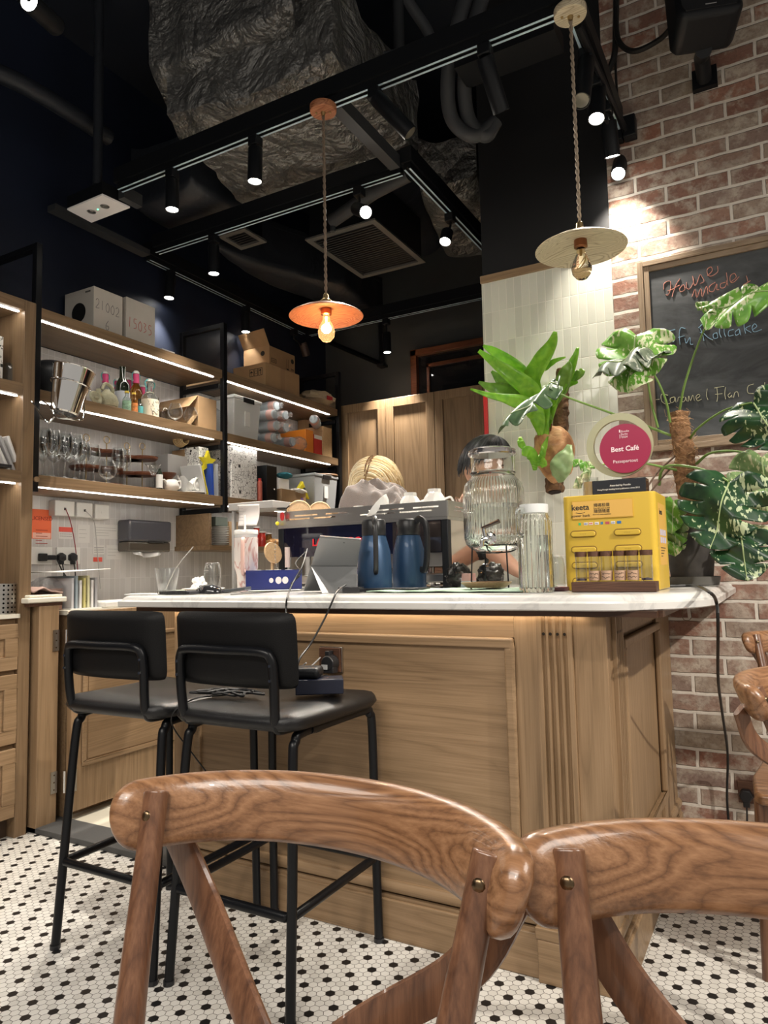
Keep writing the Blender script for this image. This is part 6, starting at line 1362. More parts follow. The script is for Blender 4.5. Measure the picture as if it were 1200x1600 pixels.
b = MB(); k = TL.lerp(TR, .62)-nn*.0015+(BL-TL)*.07; b.ball(k, (.002, .002, .002), 8, 6); part('camera_dot', b, ink, t)
cable('black charging cable hanging from the tablet over the marble edge', [P('Y', 2.10, 480, 858), P('Y', 2.0, 472, 885), P('Y', 1.93, 458, 910), P('Y', 1.80, 449, 933), P('Y', 1.785, 447, 956), P('Y', 1.60, 452, 1000), P('Y', 1.50, 455, 1045)], .0028)
cable('tangled black lead beside the tablet and blue box', [P('Y', 2.12, 478, 862), P('Y', 2.05, 462, 880), P('Y', 2.03, 470, 895), P('Y', 2.0, 455, 912), P('Y', 2.0, 468, 900)], .0025)
cable('thin black lead lying across the papers in front of the blue box', [P('Y', 1.86, 360, 929), P('Y', 1.90, 408, 926), P('Y', 1.95, 432, 924)], .0015)
cable('pair of black leads running from the plug adapter down to the stool', [P('Y', 1.93, 540, 914), P('Y', 1.83, 527, 924), P('Y', 1.79, 520, 938), P('Y', 1.775, 508, 965), P('Y', 1.72, 486, 1005), P('Y', 1.64, 468, 1030), P('Y', 1.62, 462, 1060)], .0030)
q = CP(552, 2.0); b = MB(); b.cbox((q.x, q.y, T0+.010), (.06, .045, .019), R2(10)); b.cyl((q.x-.04, q.y-.02, T0+.012), (q.x-.04, q.y-.02, T0+.02), .006, n=10); solo('cable_adapter', 'small black cable adapter on the marble before the carafe', 'adapter', b, mat('gloss_black', (.02, .02, .022), .12), bev=.003)
b = MB(); q = CP(600, 2.12); b.cbox((q.x+.02, q.y, T0+.006), (.26, .10, .011), R2(3)); solo('black_keyboard', 'flat black keyboard lying behind the adapter under the carafes', 'keyboard', b, black_plastic, bev=.002)
# carafes
navyst = mat('navy_enamel', (.018, .052, .115), .42, .35, coat=.15)
def carafe(label, px, y, handle_dir, tilt=0, k=1.0):
    q = CP(px, y); s = 1/ppm(q); q = q+Vector((0, 0, .012)) if 0 else q; R_ = 27*s*k; H_ = (919-836)*s*k*1.03
    t = thing('thermos_carafe', label, 'carafe', q, 'navy thermos carafes')
    b = MB(); b.lathe([(0, 0), (R_*.97, 0), (R_, .004), (R_*1.0, H_*.30), (R_*.93, H_*.72), (R_*.70, H_*.985), (R_*.68, H_), (0, H_)], q, 40); part('body', b, navyst, t)
    b = MB(); b.lathe([(R_*.69, H_), (R_*.71, H_*1.01), (R_*.70, H_*1.26), (R_*.62, H_*1.30), (0, H_*1.31)], q, 32); b.cbox((q.x-handle_dir.x*R_*.70, q.y-handle_dir.y*R_*.70, q.z+H_*1.22), (.02, .02, .02)); part('lid', b, black_plastic, t, bev=.002)
    d = handle_dir; b = MB(); b.tube(bez([q+d*R_*.60+Z*H_*1.24, q+d*R_*1.0+Z*H_*1.30, q+d*R_*1.45+Z*H_*1.15, q+d*R_*1.50+Z*H_*.70, q+d*R_*1.32+Z*H_*.38, q+d*R_*1.0+Z*H_*.36], 40), .0115, 12, flat=(1, .75, .7)); part('handle', b, black_plastic, t); return t
carafe('navy thermos carafe in front, handle towards the room', 586, 2.20, Vector((.55, -.84, 0)).normalized())
carafe('navy thermos carafe behind on the right, handle to its right', 640, 2.36, Vector((.95, -.3, 0)).normalized(), k=.98)
# ---- espresso machine
em = thing('espresso_machine', 'steel espresso machine with black posts and red lettering behind the carafes', 'coffee machine', (-1.5, 2.7, T0))
mx0, mx1, my0, my1 = -1.905, -1.10, 2.48, 2.90
def rimz(): return 1.252, 1.312
def slotted(b, o, r, up, n, w, h, rows):
    """sheet with true slots, thickness .004"""
    M = Matrix(((r.x, up.x, n.x, o.x), (r.y, up.y, n.y, o.y), (r.z, up.z, n.z, o.z), (0, 0, 0, 1))); z = 0
    for (z0, z1, sl) in rows:
        b.box((0, z, 0), (w, z0, .004), M); x = 0
        for (s0, s1) in sl: b.box((x, z0, 0), (s0, z1, .004), M); x = s1
        b.box((x, z0, 0), (w, z1, .004), M); z = z1
    b.box((0, z, 0), (w, h, .004), M)
W_ = mx1-mx0; b = MB()
rows_ = [(.022, .028, [(.05, .17), (.19, .30), (.42, .58), (.60, .74)]), (.036, .042, [(.09, .21), (.25, .36), (.46, .62), (.66, .77)])]
slotted(b, Vector((mx0, my0, 1.252)), X, Z, -Y, W_, .060, rows_); slotted(b, Vector((mx1, my0, 1.252)), Y, Z, X, my1-my0, .060, [(.022, .028, [(.06, .16), (.22, .34)]), (.036, .042, [(.06, .16), (.22, .34)])])
b.box((mx0-.004, my0, 1.252), (mx0, my1, 1.312)); b.box((mx0, my1, 1.252), (mx1, my1+.004, 1.312)); part('cup_rail', b, steel, em)
b = MB(); b.box((mx0, my0, 1.240), (mx1, my1, 1.252)); part('top_tray', b, steel, em)
glossn = mat('gloss_navy_panel', (.005, .006, .018), .08, coat=.6)
b = MB(); b.box((mx0+.02, my0+.004, 1.115), (mx1-.03, my0+.03, 1.2395)); part('rear_panel', b, glossn, em)
dkm = mat('dark_mirror', (.20, .16, .15), .12, .9)
b = MB(); b.box((-1.62+.28, my0+.0015, 1.118), (mx1-.03, my0+.0035, 1.237)); part('mirror_panel', b, dkm, em)
part('red_lettering', text_mb('LA MARZOCCO', .042, frame_m((-1.575, my0+.0008, 1.172), X, Z), xs=1.0, bold=.001, depth=.003), mat('sign_red', (.62, .02, .03), .35), em)
b = MB()
for x0 in (mx0, mx1-.028): b.box((x0, my0, T0), (x0+.028, my0+.03, 1.2395)); b.box((x0, my1-.03, T0), (x0+.028, my1, 1.2395))
parts('post', b, black_satin, em, bev=.003)
b = MB(); b.box((mx0+.03, my0+.03, T0+.02), (mx1-.03, my1-.02, T0+.055)); part('drip_base', b, steel, em, bev=.004)
b = MB(); b.box((mx0+.03, my0+.20, 1.06), (mx1-.03, my1-.03, 1.239)); part('boiler_case', b, steel, em, bev=.004)
b = MB(); b.box((mx1-.006, my0+.031, T0+.03), (mx1-.001, my1-.031, 1.2395)); part('side_mirror', b, mat('side_mirror', (.62, .55, .50), .10, 1), em)
for k in range(2):
    b = MB(); c = Vector((mx0+.22+.34*k, my1-.10, 1.06)); b.cyl(c, c-Z*.05, .032, n=24); b.cyl(c-Z*.05, c-Z*.075, .036, n=24); b.tube([c-Z*.063+Y*.03, c-Z*.07+Y*.15], .011, 10); part('group_head', b, chrome, em)
# things on top of the machine (z = 1.2525 tray)
TT = 1.2525
def MT(px, y, z=TT): return solve(px, Y=y, Z=z)
for px, r_px, y, lean, lab in ((468, 17, 2.54, 62, 'round pale wooden lid leaning on the machine rail, left and larger of two'), (500, 16, 2.60, 58, 'round pale wooden lid leaning on the machine rail, right of two')):
    q = MT(px, y); r = r_px/ppm(q)*1.15; b = MB(); b.lathe([(0, 0), (r, 0), (r, .010), (r*.92, .012), (r*.9, .009), (r*.7, .009), (r*.68, .012), (0, .012)], (q.x, q.y, q.z+r*.98+.004), 36, Matrix.Rotation(R2(28), 4, 'Z') @ Matrix.Rotation(R2(lean+22), 4, 'X')); solo('wooden_board', lab, 'board', b, paleV, group='wooden lids on the machine')
clothm = mat('taupe_sweatshirt', (.125, .105, .098), .95, sheen=.4, bump=.3, bscale=300)
q = MT(600, 2.68); cw = Vector((q.x, q.y, TT))
def cloth_h(x, y):
    p = Vector((x, y, 0)); v = mnoise.noise(p*1.3+Vector((4, 1, 0)))*.8 + (.5-abs(mnoise.noise(p*2.1+Vector((1, 7, 0))))*1.6)*.5; f = .5-abs(mnoise.noise(Vector((x*1.6+v, y*3.2+v*2, 1))))*1.5
    return 1.45*(.100 + .060*v + .026*f)
b = MB()
def clf(u, v):
    x = (u-.5)*2; y = (v-.5)*2; r = max(abs(x), abs(y)); e = max(0, 1-r**3)**.6
    return cw + Vector((x*.165*(1+.12*mnoise.noise(Vector((x*2, y*2, 5)))), y*.11, .003+cloth_h(x, y)*e*(1-.25*x)))
b.grid(clf, 60, 44); solo('sweatshirt', 'crumpled taupe grey sweatshirt heaped on the espresso machine', 'sweatshirt', b, clothm, smooth=1.3, sol=.004)
def upcup(name, label, px, y, wpx, hpx, kind='cup', m=ceramic, grp='white cups on the espresso machine', stripes=False, z=TT):
    q = MT(px, y, z); s = 1/ppm(q); R_ = wpx*s/2; H_ = hpx*s; t = thing(name, label, 'cup', q, grp)
    b = MB(); b.lathe([(R_*.97, 0), (R_, .003), (R_*.98, H_*.35), (R_*.80, H_*.70), (R_*.52, H_*.88), (R_*.50, H_), (R_*.42, H_), (R_*.42, H_*.95), (0, H_*.95)], q, 10 if stripes else 32); part('body', b, m, t, smooth=.5 if stripes else .9)
    if kind == 'cup': d = Vector((.75, .65, 0)).normalized(); b = MB(); b.tube(bez([q+d*R_*.9+Z*H_*.22, q+d*R_*1.35+Z*H_*.2, q+d*R_*1.45+Z*H_*.5, q+d*R_*1.25+Z*H_*.72, q+d*R_*.8+Z*H_*.66], 20), .0045, 8); part('handle', b, m, t)
    return t, q, R_, H_
t, q, R_, H_ = upcup('upturned_cup', 'white upturned cup with black spots, leftmost beside the sweatshirt', 561, 2.54, 34, 25)
b = MB()
for a_, zz in ((-2.3, .4), (-2.6, .3), (-2.1, .55), (-2.8, .5)): b.ball(q+Vector((R_*.93*math.cos(a_), R_*.93*math.sin(a_), H_*zz)), (.006, .004, .004), 8, 6)
part('black_spot', b, ink, t)
q = MT(603, 2.53); s = 1/ppm(q); b = MB(); b.lathe([(0, 0), (.02, 0), (.052, .026), (.064, .048), (.062, .049), (.05, .028), (.018, .004), (0, .004)], q+Vector((0, 0, .028)), 32, Matrix.Rotation(R2(-48), 4, 'Y') @ Matrix.Rotation(R2(15), 4, 'X')); solo('white_bowl', 'white bowl tipped on its side before the sweatshirt', 'bowl', b, ceramic)
upcup('upturned_cup', 'white faceted upturned cup on the machine, left of the tallest', 642, 2.56, 40, 42, stripes=True)
upcup('upturned_cup', 'tallest white faceted upturned cup at the right of the machine top', 680, 2.57, 42, 46, stripes=True)
upcup('glass_cup', 'clear glass cup with handle right of the faceted cups', 705, 2.62, 16, 26, m=thinglass)
q = MT(722, 2.78); t = thing('straw_glass', 'clear glass with brown straws behind the water dispenser rim', 'glass', q); b = MB(); b.lathe([(.034, 0), (.038, .09), (.036, .09), (.032, .004), (0, .004), (0, 0), (.034, 0)], q, 28); part('body', b, thinglass, t)
for k in range(5): b = MB(); b.tube([q+Vector((.012*math.cos(k), .012*math.sin(k), .006)), q+Vector((.026*math.cos(k*1.3), .026*math.sin(k*1.3), .10))], .0025, 6); part('straw', b, mat('brown_straw', (.30, .14, .08), .6), t)
q = MT(525, 2.56); b = lump((q.x, q.y, TT+.010), (.07, .04, .009), 9, .2); solo('pink_packet', 'flat pink and brown packet lying beside the wooden lids', 'packet', b, mat('packet_pink', (.62, .42, .36), .6, var=.3, vscale=30))
q = P('Y', 2.47, 440, 800); t = thing('tea_strainer', 'black handled strainer with red charm clipped on the machine corner', 'strainer', (q.x, q.y, 1.29)); b = MB(); b.lathe([(0, 0), (.022, .004), (.024, .010), (.0, .010)], (q.x+.01, q.y-.01, 1.318), 20); b.tube([(q.x+.03, q.y-.01, 1.322), (q.x+.055, q.y-.015, 1.335)], .003, 6); part('mesh_bowl', b, black_plastic, t)
b = MB(); b.ball((q.x+.012, q.y-.012, 1.292), (.011, .007, .020), 12, 8); part('red_charm', b, rd, t); b = MB(); b.ball((q.x-.014, q.y-.012, 1.262), (.009, .007, .009), 10, 8); solo('yellow_charm', 'tiny yellow round charm at the machine left corner', 'charm', b, yel)
# round wooden thing + chain left of the machine
q = P('Y', 2.44, 434, 864); b = MB(); b.lathe([(0, 0), (.045, 0), (.048, .006), (.045, .012), (0, .012)], q, 32, Matrix.Rotation(R2(75), 4, 'Y') @ Matrix.Rotation(R2(10), 4, 'X')); b.v = [Vector((v.x-.03, v.y, v.z)) for v in b.v]; b.box((q.x-.035, q.y-.004, T0), (q.x-.025, q.y+.004, q.z-.03)); solo('tamper_stand', 'round brown wooden disc standing at the left end of the machine', 'disc', b, paleV)
b = MB()
pts = bez([P('Y', 2.42, 431, 838), P('Y', 2.42, 430, 870), P('Y', 2.42, 436, 895), P('Y', 2.42, 448, 908)], 26)
for i, p in enumerate(pts[:-1]): b.tube([p + (Vector((math.cos(a_)*.004, math.sin(a_)*.003, 0)) if i % 2 else Vector((0, math.cos(a_)*.003, math.sin(a_)*.004))) for a_ in [2*math.pi*k/8 for k in range(8)]], .0011, 4, closed=True)
solo('chain', 'little black and white chain hanging at the left post of the machine', 'chain', b, mat('speckled_chain', (.25, .24, .23), .4, var=.9, vscale=200))
q = P('Y', 2.43, 449, 855); b = MB(); b.tube([q, q-Z*.085], .011, 12); solo('steam_handle', 'cream rounded handle beside the left machine post', 'handle', b, mat('cream_handle', (.62, .50, .45), .4))
# ---- mint cloth, wooden plate, dispenser on wire stand
mint = mat('mint_cloth', (.42, .56, .44), .9, bump=.3, bscale=300)
a = CP(572, 2.0); c = CP(812, 1.94); b = MB(); b.grid(lambda u, v: Vector((a.x+(c.x-a.x)*u+.02*v, a.y-.03*u+.30*v, T0+.004+.003*mnoise.noise(Vector((u*7, v*4, 0)))+(.010*max(0, mnoise.noise(Vector((u*5, v*6, 3)))) if u > .85 else 0))), 50, 16); solo('mint_cloth', 'thin mint green cloth spread on the marble under the wooden plate', 'cloth', b, mint, sol=.003)
T1 = T0+.0105
dc = solve(776, Y=2.22, Z=T1)
q = Vector((dc.x-.02, 2.12, T1)); b = MB(); q = solve(760, Y=2.12, Z=T1); b.lathe([(0, 0), (.060, 0), (.078, .013), (.080, .018), (.074, .018), (.058, .008), (0, .008)], q, 36); solo('wooden_plate', 'shallow brown wooden plate under the dispenser tap', 'plate', b, wood('brown_plate', (.16, .09, .045), (.28, .17, .09), (.38, .25, .15), axis=0, scale=4))
wst = thing('wire_stand', 'black wire stand carrying the glass water dispenser', 'stand', dc)
zs = P('Y', 2.22, 776, 852).z; rs_ = 38/ppm((dc.x, 2.22, zs))*1.02; b = MB()
b.tube([Vector((dc.x+rs_*math.cos(a_), dc.y+rs_*math.sin(a_), zs)) for a_ in [2*math.pi*i/40 for i in range(40)]], .0026, 8, closed=True)
b.tube(bez([Vector((dc.x-rs_, dc.y, zs)), Vector((dc.x-rs_*.72, dc.y, zs-.020)), Vector((dc.x, dc.y, zs-.024)), Vector((dc.x+rs_*.72, dc.y, zs-.020)), Vector((dc.x+rs_, dc.y, zs))], 30), .0024, 8)
b.tube(bez([Vector((dc.x, dc.y-rs_, zs)), Vector((dc.x, dc.y-rs_*.7, zs-.021)), Vector((dc.x, dc.y, zs-.0245)), Vector((dc.x, dc.y+rs_*.7, zs-.021)), Vector((dc.x, dc.y+rs_, zs))], 30), .0024, 8); part('cradle', b, black_satin, wst)
for k in range(4): a_ = math.pi/4+k*math.pi/2; p = Vector((dc.x+rs_*math.cos(a_), dc.y+rs_*math.sin(a_), zs)); b = MB(); b.tube([p, Vector((p.x+.008*math.cos(a_), p.y+.008*math.sin(a_), T0+.001 if 0 else T1-.006))], .0026, 8); part('leg', b, black_satin, wst)
s = 1/ppm((dc.x, 2.22, 1.2)); RB = 47*s; zb0 = zs-.019; zt0 = P('Y', 2.22, 776, 742).z; zl = P('Y', 2.22, 776, 712).z
dj = thing('water_dispenser', 'large ribbed glass water jar with a chrome tap', 'water dispenser', (dc.x, dc.y, zb0)); Hb = zt0-zb0; RN = 34*s
def prof_out(w): return None
ribbed((dc.x, dc.y, zb0), [(0, 0, 0), (RB*.62, 0, 0), (RB*.80, .008, 0), (RB*.95, .024, .3), (RB, .045, 1), (RB*1.01, Hb*.5, 1), (RB, Hb*.78, 1), (RB*.93, Hb*.89, .4), (RN*1.02, Hb*.97, 0), (RN, Hb, 0), (RN*1.06, Hb+.006, 0), (RN, Hb+.012, 0), (RN*1.0, zl-zb0, 0), (RN*.95, zl-zb0, 0), (RN*.95, Hb, 0), (RB*.88, Hb*.88, 0), (RB*.965, Hb*.76, 0), (RB*.97, Hb*.45, 0), (RB*.955, .045, 0), (RB*.75, .016, 0), (0, .012, 0)], 360, 60, .012, gglass, dj, 'jar')
b = MB(); b.lathe([(0, .0135), (RB*.74, .0175), (RB*.952, .046), (RB*.967, Hb*.45), (RB*.966, Hb*.60), (0, Hb*.60)], (dc.x, dc.y, zb0), 64); part('water', b, water, dj)
b = MB(); b.lathe([(0, zl-zb0+.0005), (RN*1.08, zl-zb0), (RN*1.12, zl-zb0+.004), (RN*1.12, zl-zb0+.010), (RN*1.06, zl-zb0+.012), (RN*1.08, zl-zb0+.018), (RN*.9, zl-zb0+.024), (0, zl-zb0+.026)], (dc.x, dc.y, zb0), 48); part('steel_lid', b, mat('smoky_steel', (.42, .40, .40), .12, .9), dj)
tp = solve(766, Y=2.22-RB-.004, Z=P('Y', 2.22-RB, 766, 842).z); b = MB(); b.lathe([(0, 0), (.020, 0), (.022, .003), (.018, .008), (.010, .010), (.009, .03), (0, .03)], tp, 24, Matrix.Rotation(R2(90), 4, 'X')); b.tube(bez([tp+Vector((0, -.022, 0)), tp+Vector((-.012, -.034, -.003)), tp+Vector((-.016, -.036, -.024))], 12), .0075, 12); b.cyl(tp+Vector((-.006, -.026, 0)), tp+Vector((-.010, -.028, .034)), .006, n=12); part('tap', b, chrome, dj)
b = MB(); b.tube([tp+Vector((-.014, -.030, .033)), tp+Vector((.044, -.035, .052))], [.0048, .007], 10); part('tap_lever', b, mat('brown_steel', (.12, .09, .08), .25, .8), dj)
# things behind the stand
for px, y, lab in ((717, 2.42, 'black foil coffee bag lying on its side at the machine corner'), (768, 2.50, 'black foil wrapped bundle behind the wire stand')):
    q = CP(px, y); b = lump((q.x, q.y, T0+.046), (.048, .04, .046), px, .22, 3.5); solo('foil_bag', lab, 'bag', b, mat('black_foil', (.025, .024, .022), .18, .4, bump=.9, bscale=35))
q = CP(733, 2.34); t = thing('paper_cup', 'stacked paper cup with pink and grey bands behind the wire stand', 'cup', q); b = MB(); b.lathe([(0, 0), (.031, 0), (.026, .028)], q, 24); part('lower', b, mat('cup_grey', (.30, .34, .36), .6), t); b = MB(); b.lathe([(.0265, .028), (.024, .054), (0, .054)], q, 24)
part('upper', b, mat('cup_dusty_pink', (.42, .24, .22), .6), t)
# ---- pitcher and small glass
q = CP(839, 2.0); s = 1/ppm(q); R_ = 26.5*s; H_ = 137*s; t = thing('water_pitcher', 'tall ribbed clear glass pitcher of water left of the yellow box', 'pitcher', q)
ribbed(q, [(0, 0, 0), (R_*.96, 0, 0), (R_, .005, 1), (R_, H_*.80, 1), (R_*.86, H_*.86, .3), (R_*.80, H_*.90, 0), (R_*.82, H_*.985, 0), (R_*.80, H_, 0), (R_*.74, H_, 0), (R_*.74, H_*.90, 0), (R_*.90, H_*.79, 0), (R_*.93, .014, 0), (0, .012, 0)], 240, 24, .025, gglass, t, 'body')
b = MB(); b.lathe([(0, .013), (R_*.928, .0145), (R_*.90, H_*.64), (0, H_*.64)], q, 48); part('water', b, water, t)
d_ = Vector((-.45, -.89, 0)); b = MB(); b.tube(bez([q+d_*R_*.80+Z*H_*.93, q+d_*R_*1.25+Z*H_*.93, q+d_*R_*1.32+Z*H_*.85, q+d_*R_*1.28+Z*H_*.67, q+d_*R_*1.02+Z*H_*.64], 30), .0065, 12, flat=(1.2, .8, .7)); part('handle', b, gglass, t)
b = MB(); b.lathe([(0, 0), (R_*.81, 0), (R_*.84, .004), (R_*.84, H_*.10), (0, H_*.11)], q+Z*(H_*.90), 32); part('lid', b, frost, t)
b = MB(); b.lathe([(0, 0), (R_*.95, 0), (R_*.98, .006), (0, .006)], (q.x+.005, q.y+.10, T0), 28); solo('dark_coaster', 'dark red round coaster behind the glass pitcher', 'coaster', b, mat('wine_red', (.10, .015, .02), .5))
q = CP(873, 2.26); t = thing('small_glass', 'small clear glass between the pitcher and the yellow box', 'glass', q); s = 1/ppm(q); b = MB(); b.lathe([(.020, 0), (.023, .01), (.024, .07), (.019, .098), (.012, .106), (0, .108), (0, .104), (.012, .102), (.0175, .094), (.022, .07), (.021, .01), (.020, 0)], q, 28); part('body', b, thinglass, t)
b = MB(); b.lathe([(0, 0), (.028, 0), (.030, .010), (.028, .012), (0, .012)], CP(873, 2.09), 28); solo('dark_coaster', 'small dark brown round coaster at the left foot of the yellow box', 'coaster', b, mat('dark_brown_rubber', (.07, .025, .03), .4))
# ---- yellow power bank station
yb = mat('glossy_yellow', (.60, .40, .045), .35, coat=.2); yb2 = mat('label_yellow', (.68, .40, .09), .4)
a = solve(884, Y=2.10, Z=T0); c = solve(1031, Y=2.10, Z=T0); bw = c.x-a.x; bh = P('Y', 2.10, 1030, 766).z-T0
t = thing('power_bank_station', 'yellow rental station with two columns of charging slots beside the plant pot', 'charging station', ((a.x+c.x)/2, 2.2, T0)); F = Vector((a.x, 2.10, T0))
b = MB(); rr = .018; out = [(rr-rr*math.cos(q_), rr-rr*math.sin(q_)) for q_ in [math.pi/2*i/6 for i in range(7)]] + [(bw-rr+rr*math.sin(q_), rr-rr*math.cos(q_)) for q_ in [math.pi/2*i/6 for i in range(7)]] + [(bw, .21), (0, .21)]
b.prism(out, bh, Matrix.Translation(F)); part('case', b, yb, t, bev=.003)
def fbox(b, u0, v0, u1, v1, d0=-.001, d1=0.0002): b.box((F.x+u0*bw, F.y+d0, F.z+v0*bh), (F.x+u1*bw, F.y+d1, F.z+v1*bh))
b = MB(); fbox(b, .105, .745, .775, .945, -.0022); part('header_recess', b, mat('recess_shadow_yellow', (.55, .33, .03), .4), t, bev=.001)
b = MB(); fbox(b, .118, .755, .765, .935, -.0030, -.0022); part('header_label', b, yb2, t)
FM = lambda u, v, d=-.0033: frame_m((F.x+u*bw, F.y+d, F.z+v*bh), X, Z)
part('keeta_lettering', text_mb('keeta', .0235, FM(.205, .872), bold=.0003), ink, t)
b = MB(); b.tube([Vector((F.x+bw*(.205+.05*x), F.y-.0034, F.z+bh*(.822-.012*(1-x*x)))) for x in [-1+i/5 for i in range(11)]], .0007, 4); part('smile_mark', b, ink, t)
part('power_bank_lettering', text_mb('power bank', .0115, FM(.205, .785)), ink, t)
part('chinese_lettering', text_mb('掃碼租借', .0115, FM(.44, .885)), ink, t); part('small_lettering', text_mb('Scan QR code to rent', .0052, FM(.44, .855)), ink, t)
part('chinese_lettering', text_mb('隨借隨還', .0115, FM(.44, .822)), ink, t); part('small_lettering', text_mb('Rent and return anywhere', .0048, FM(.44, .790)), ink, t)
icons = [((.05, .45, .15), '', 'green_icon'), ((.75, .75, .78), 'VISA', 'visa_icon'), ((.80, .74, .70), '●●', 'circles_icon'), ((.80, .80, .80), 'Pay', 'pay_icon'), ((.05, .20, .35), '', 'blue_green_icon'), ((.45, .08, .10), '', 'red_blue_icon'), ((.78, .78, .80), 'JCB', 'grey_icon'), ((.03, .16, .40), '', 'blue_icon')]
us = [.175, .235, .290, .355, .418, .470, .530, .595]; random.seed(5)
for (cc, tx, nm), u in zip(icons, us):
    b = MB(); wd = .021 if nm not in ('green_icon', 'blue_green_icon') else .013; fbox(b, u-wd*.0, .685, u+wd*2.1, .712, -.0006, .0002); part('payment_icon', b, mat('icon_'+nm, cc, .4), t)
    if tx: part('icon_lettering', text_mb(tx, .0055, frame_m((F.x+(u+wd*1.05)*bw, F.y-.0009, F.z+.698*bh), X, Z)), mat('icon_red', (.6, .05, .03), .5) if '●' in tx else mat('icon_navy', (.02, .03, .15), .5), t)
def pill(b, uc, vc, w, h, d0, d1):
    pts = []
    for i in range(9): a_ = -math.pi/2+math.pi*i/8; pts.append((w/2-h/2+h/2*math.cos(a_), h/2*math.sin(a_)))
    for i in range(9): a_ = math.pi/2+math.pi*i/8; pts.append((-w/2+h/2+h/2*math.cos(a_), h/2*math.sin(a_)))
    b.prism(pts, d1-d0, Matrix(((1, 0, 0, F.x+uc*bw), (0, 0, 1, F.y+d0), (0, 1, 0, F.z+vc*bh), (0, 0, 0, 1))))
for vc in (.595, .430, .265, .10):
    for uc in (.225, .700):
        b = MB(); pill(b, uc, vc, .076, .021, -.0012, .0); s_o = part('charging_slot', b, mat('slot_rim', (.25, .15, .02), .5), t, bev=.0004)
        b = MB(); pill(b, uc, vc-.004, .071, .0155, -.0065, -.0012); part('power_bank', b, yb, s_o, bev=.003)
        b = MB()
        for k in range(4): b.cbox((F.x+uc*bw+(k-1.5)*.0045, F.y-.0067, F.z+(vc-.004)*bh), (.0012, .0006, .0012))
        part('indicator', b, ink, s_o)
# side label of station
b = MB(); b.box((F.x+bw, F.y+.045, F.z+.07), (F.x+bw+.0008, F.y+.175, F.z+bh-.03)); part('side_label', b, yb2, t)
b = MB()
for k in range(3):
    for j in range(2): b.box((F.x+bw+.0009, F.y+.06+.04*k, F.z+.155-.022*j), (F.x+bw+.0014, F.y+.085+.04*k, F.z+.172-.022*j))
part('side_icons', b, mat('icon_lilac', (.50, .50, .70), .5), t)
part('keeta_lettering', text_mb('keeta', .024, frame_m((F.x+bw+.0012, F.y+.085, F.z+bh-.055), Y, Z)), ink, t)
b = MB()
for k in range(4): b.box((F.x+bw+.0009, F.y+.06, F.z+.118-.008*k), (F.x+bw+.0014, F.y+.15-.02*k, F.z+.120-.008*k))
part('side_text_line', b, ink, t)
TB = T0+bh+.0004
# ---- spice jar rack
a = solve(893, Y=1.985, Z=T0); c = solve(1026, Y=1.985, Z=T0); t = thing('jar_rack', 'walnut block holding six glass tubes in front of the yellow station', 'rack', ((a.x+c.x)/2, 2.01, T0)); rh = 15.5/ppm(a); b = MB(); b.box((a.x, 1.985, T0), (c.x, 2.035, T0+rh)); part('block', b, walnut, t, bev=.002)
kraft = mat('kraft_label', (.42, .27, .18), .7)
labs = ['empty left end one', 'second one, darker label', 'third one, kraft label', 'fourth one, kraft label', 'fifth one, kraft label', 'right end one without label']
for k, u in enumerate((.105, .268, .415, .575, .725, .885)):
    cx = a.x+(c.x-a.x)*u; r = 8.6/ppm(a); h = 46/ppm(a); t = thing('spice_tube', 'corked glass tube in the walnut block, %s' % labs[k], 'jar', (cx, 2.01, T0+rh), 'glass tubes in the walnut block')
    b = MB(); b.lathe([(0, .0005), (r, .0005), (r, h-.012), (r*.93, h-.012), (r*.93, .003), (0, .003)], (cx, 2.01, T0+rh), 24); part('tube', b, thinglass, t)
    b = MB(); b.lathe([(0, h-.0122), (r*1.08, h-.0122), (r*1.08, h+.002), (0, h+.002)], (cx, 2.01, T0+rh), 24); part('wooden_cap', b, walnut, t)
    if 0 < k < 5:
        b = MB(); b.lathe([(r*1.015, .004), (r*1.03, .004), (r*1.03, .030), (r*1.015, .030)], (cx, 2.01, T0+rh), 24); part('kraft_label', b, kraft, t)
        b = MB(); random.seed(k)
        for row in range(2):
            pts = [Vector((cx-r*.75+r*1.5*i/13, 2.01-math.sqrt(max(0, (r*1.05)**2-(-r*.75+r*1.5*i/13)**2)), T0+rh+.022-.010*row+random.uniform(-.003, .003))) for i in range(14)]; b.tube(pts, .0006, 4)
        part('handwriting', b, ink, t)
    if k in (0, 5, 1): b = MB(); b.lathe([(0, .0032), (r*.9, .0032), (r*.9, .008), (0, .010)], (cx, 2.01, T0+rh), 16); part('contents', b, mat('dark_seeds', (.05, .03, .05), .7), t)
# ---- award trophy + jar on top of the station
cz = P('Y', 2.17, 976, 701); Rr = 50.5/ppm(cz); gt = mat('pale_gold_card', (.36, .35, .22), .4, .2); cr = mat('crimson_disc', (.30, .010, .055), .35)
t = thing('award_trophy', 'round crimson award disc in a pale ring with dark base on the station', 'trophy', (cz.x, 2.19, TB))
cR = P('Y', 2.17, 967, 695); ring_o = []; b = MB()
b.lathe([(Rr*.78, 0), (Rr, 0), (Rr, .014), (Rr*.78, .014)], (cR.x, 2.185, cR.z), 64, Matrix.Rotation(R2(90), 4, 'X')); K_ = 4; 
b.f = [f for i, f in enumerate(b.f)]; n4 = 64; b.f += [(k*4+3, k*4, ((k+1) % n4)*4, ((k+1) % n4)*4+3) for k in range(n4)]; b.fm += [0]*n4; b.f = [f for f in b.f if len(f) == 4]; b.fm = b.fm[:len(b.f)]
part('ring', b, gt, t)
cD = P('Y', 2.17, 977, 701); Rd = 38.5/ppm(cD); b = MB(); b.lathe([(0, 0), (Rd, 0), (Rd, .008), (0, .008)], (cD.x, 2.1705, cD.z), 64, Matrix.Rotation(R2(90), 4, 'X')); part('crimson_disc', b, cr, t)
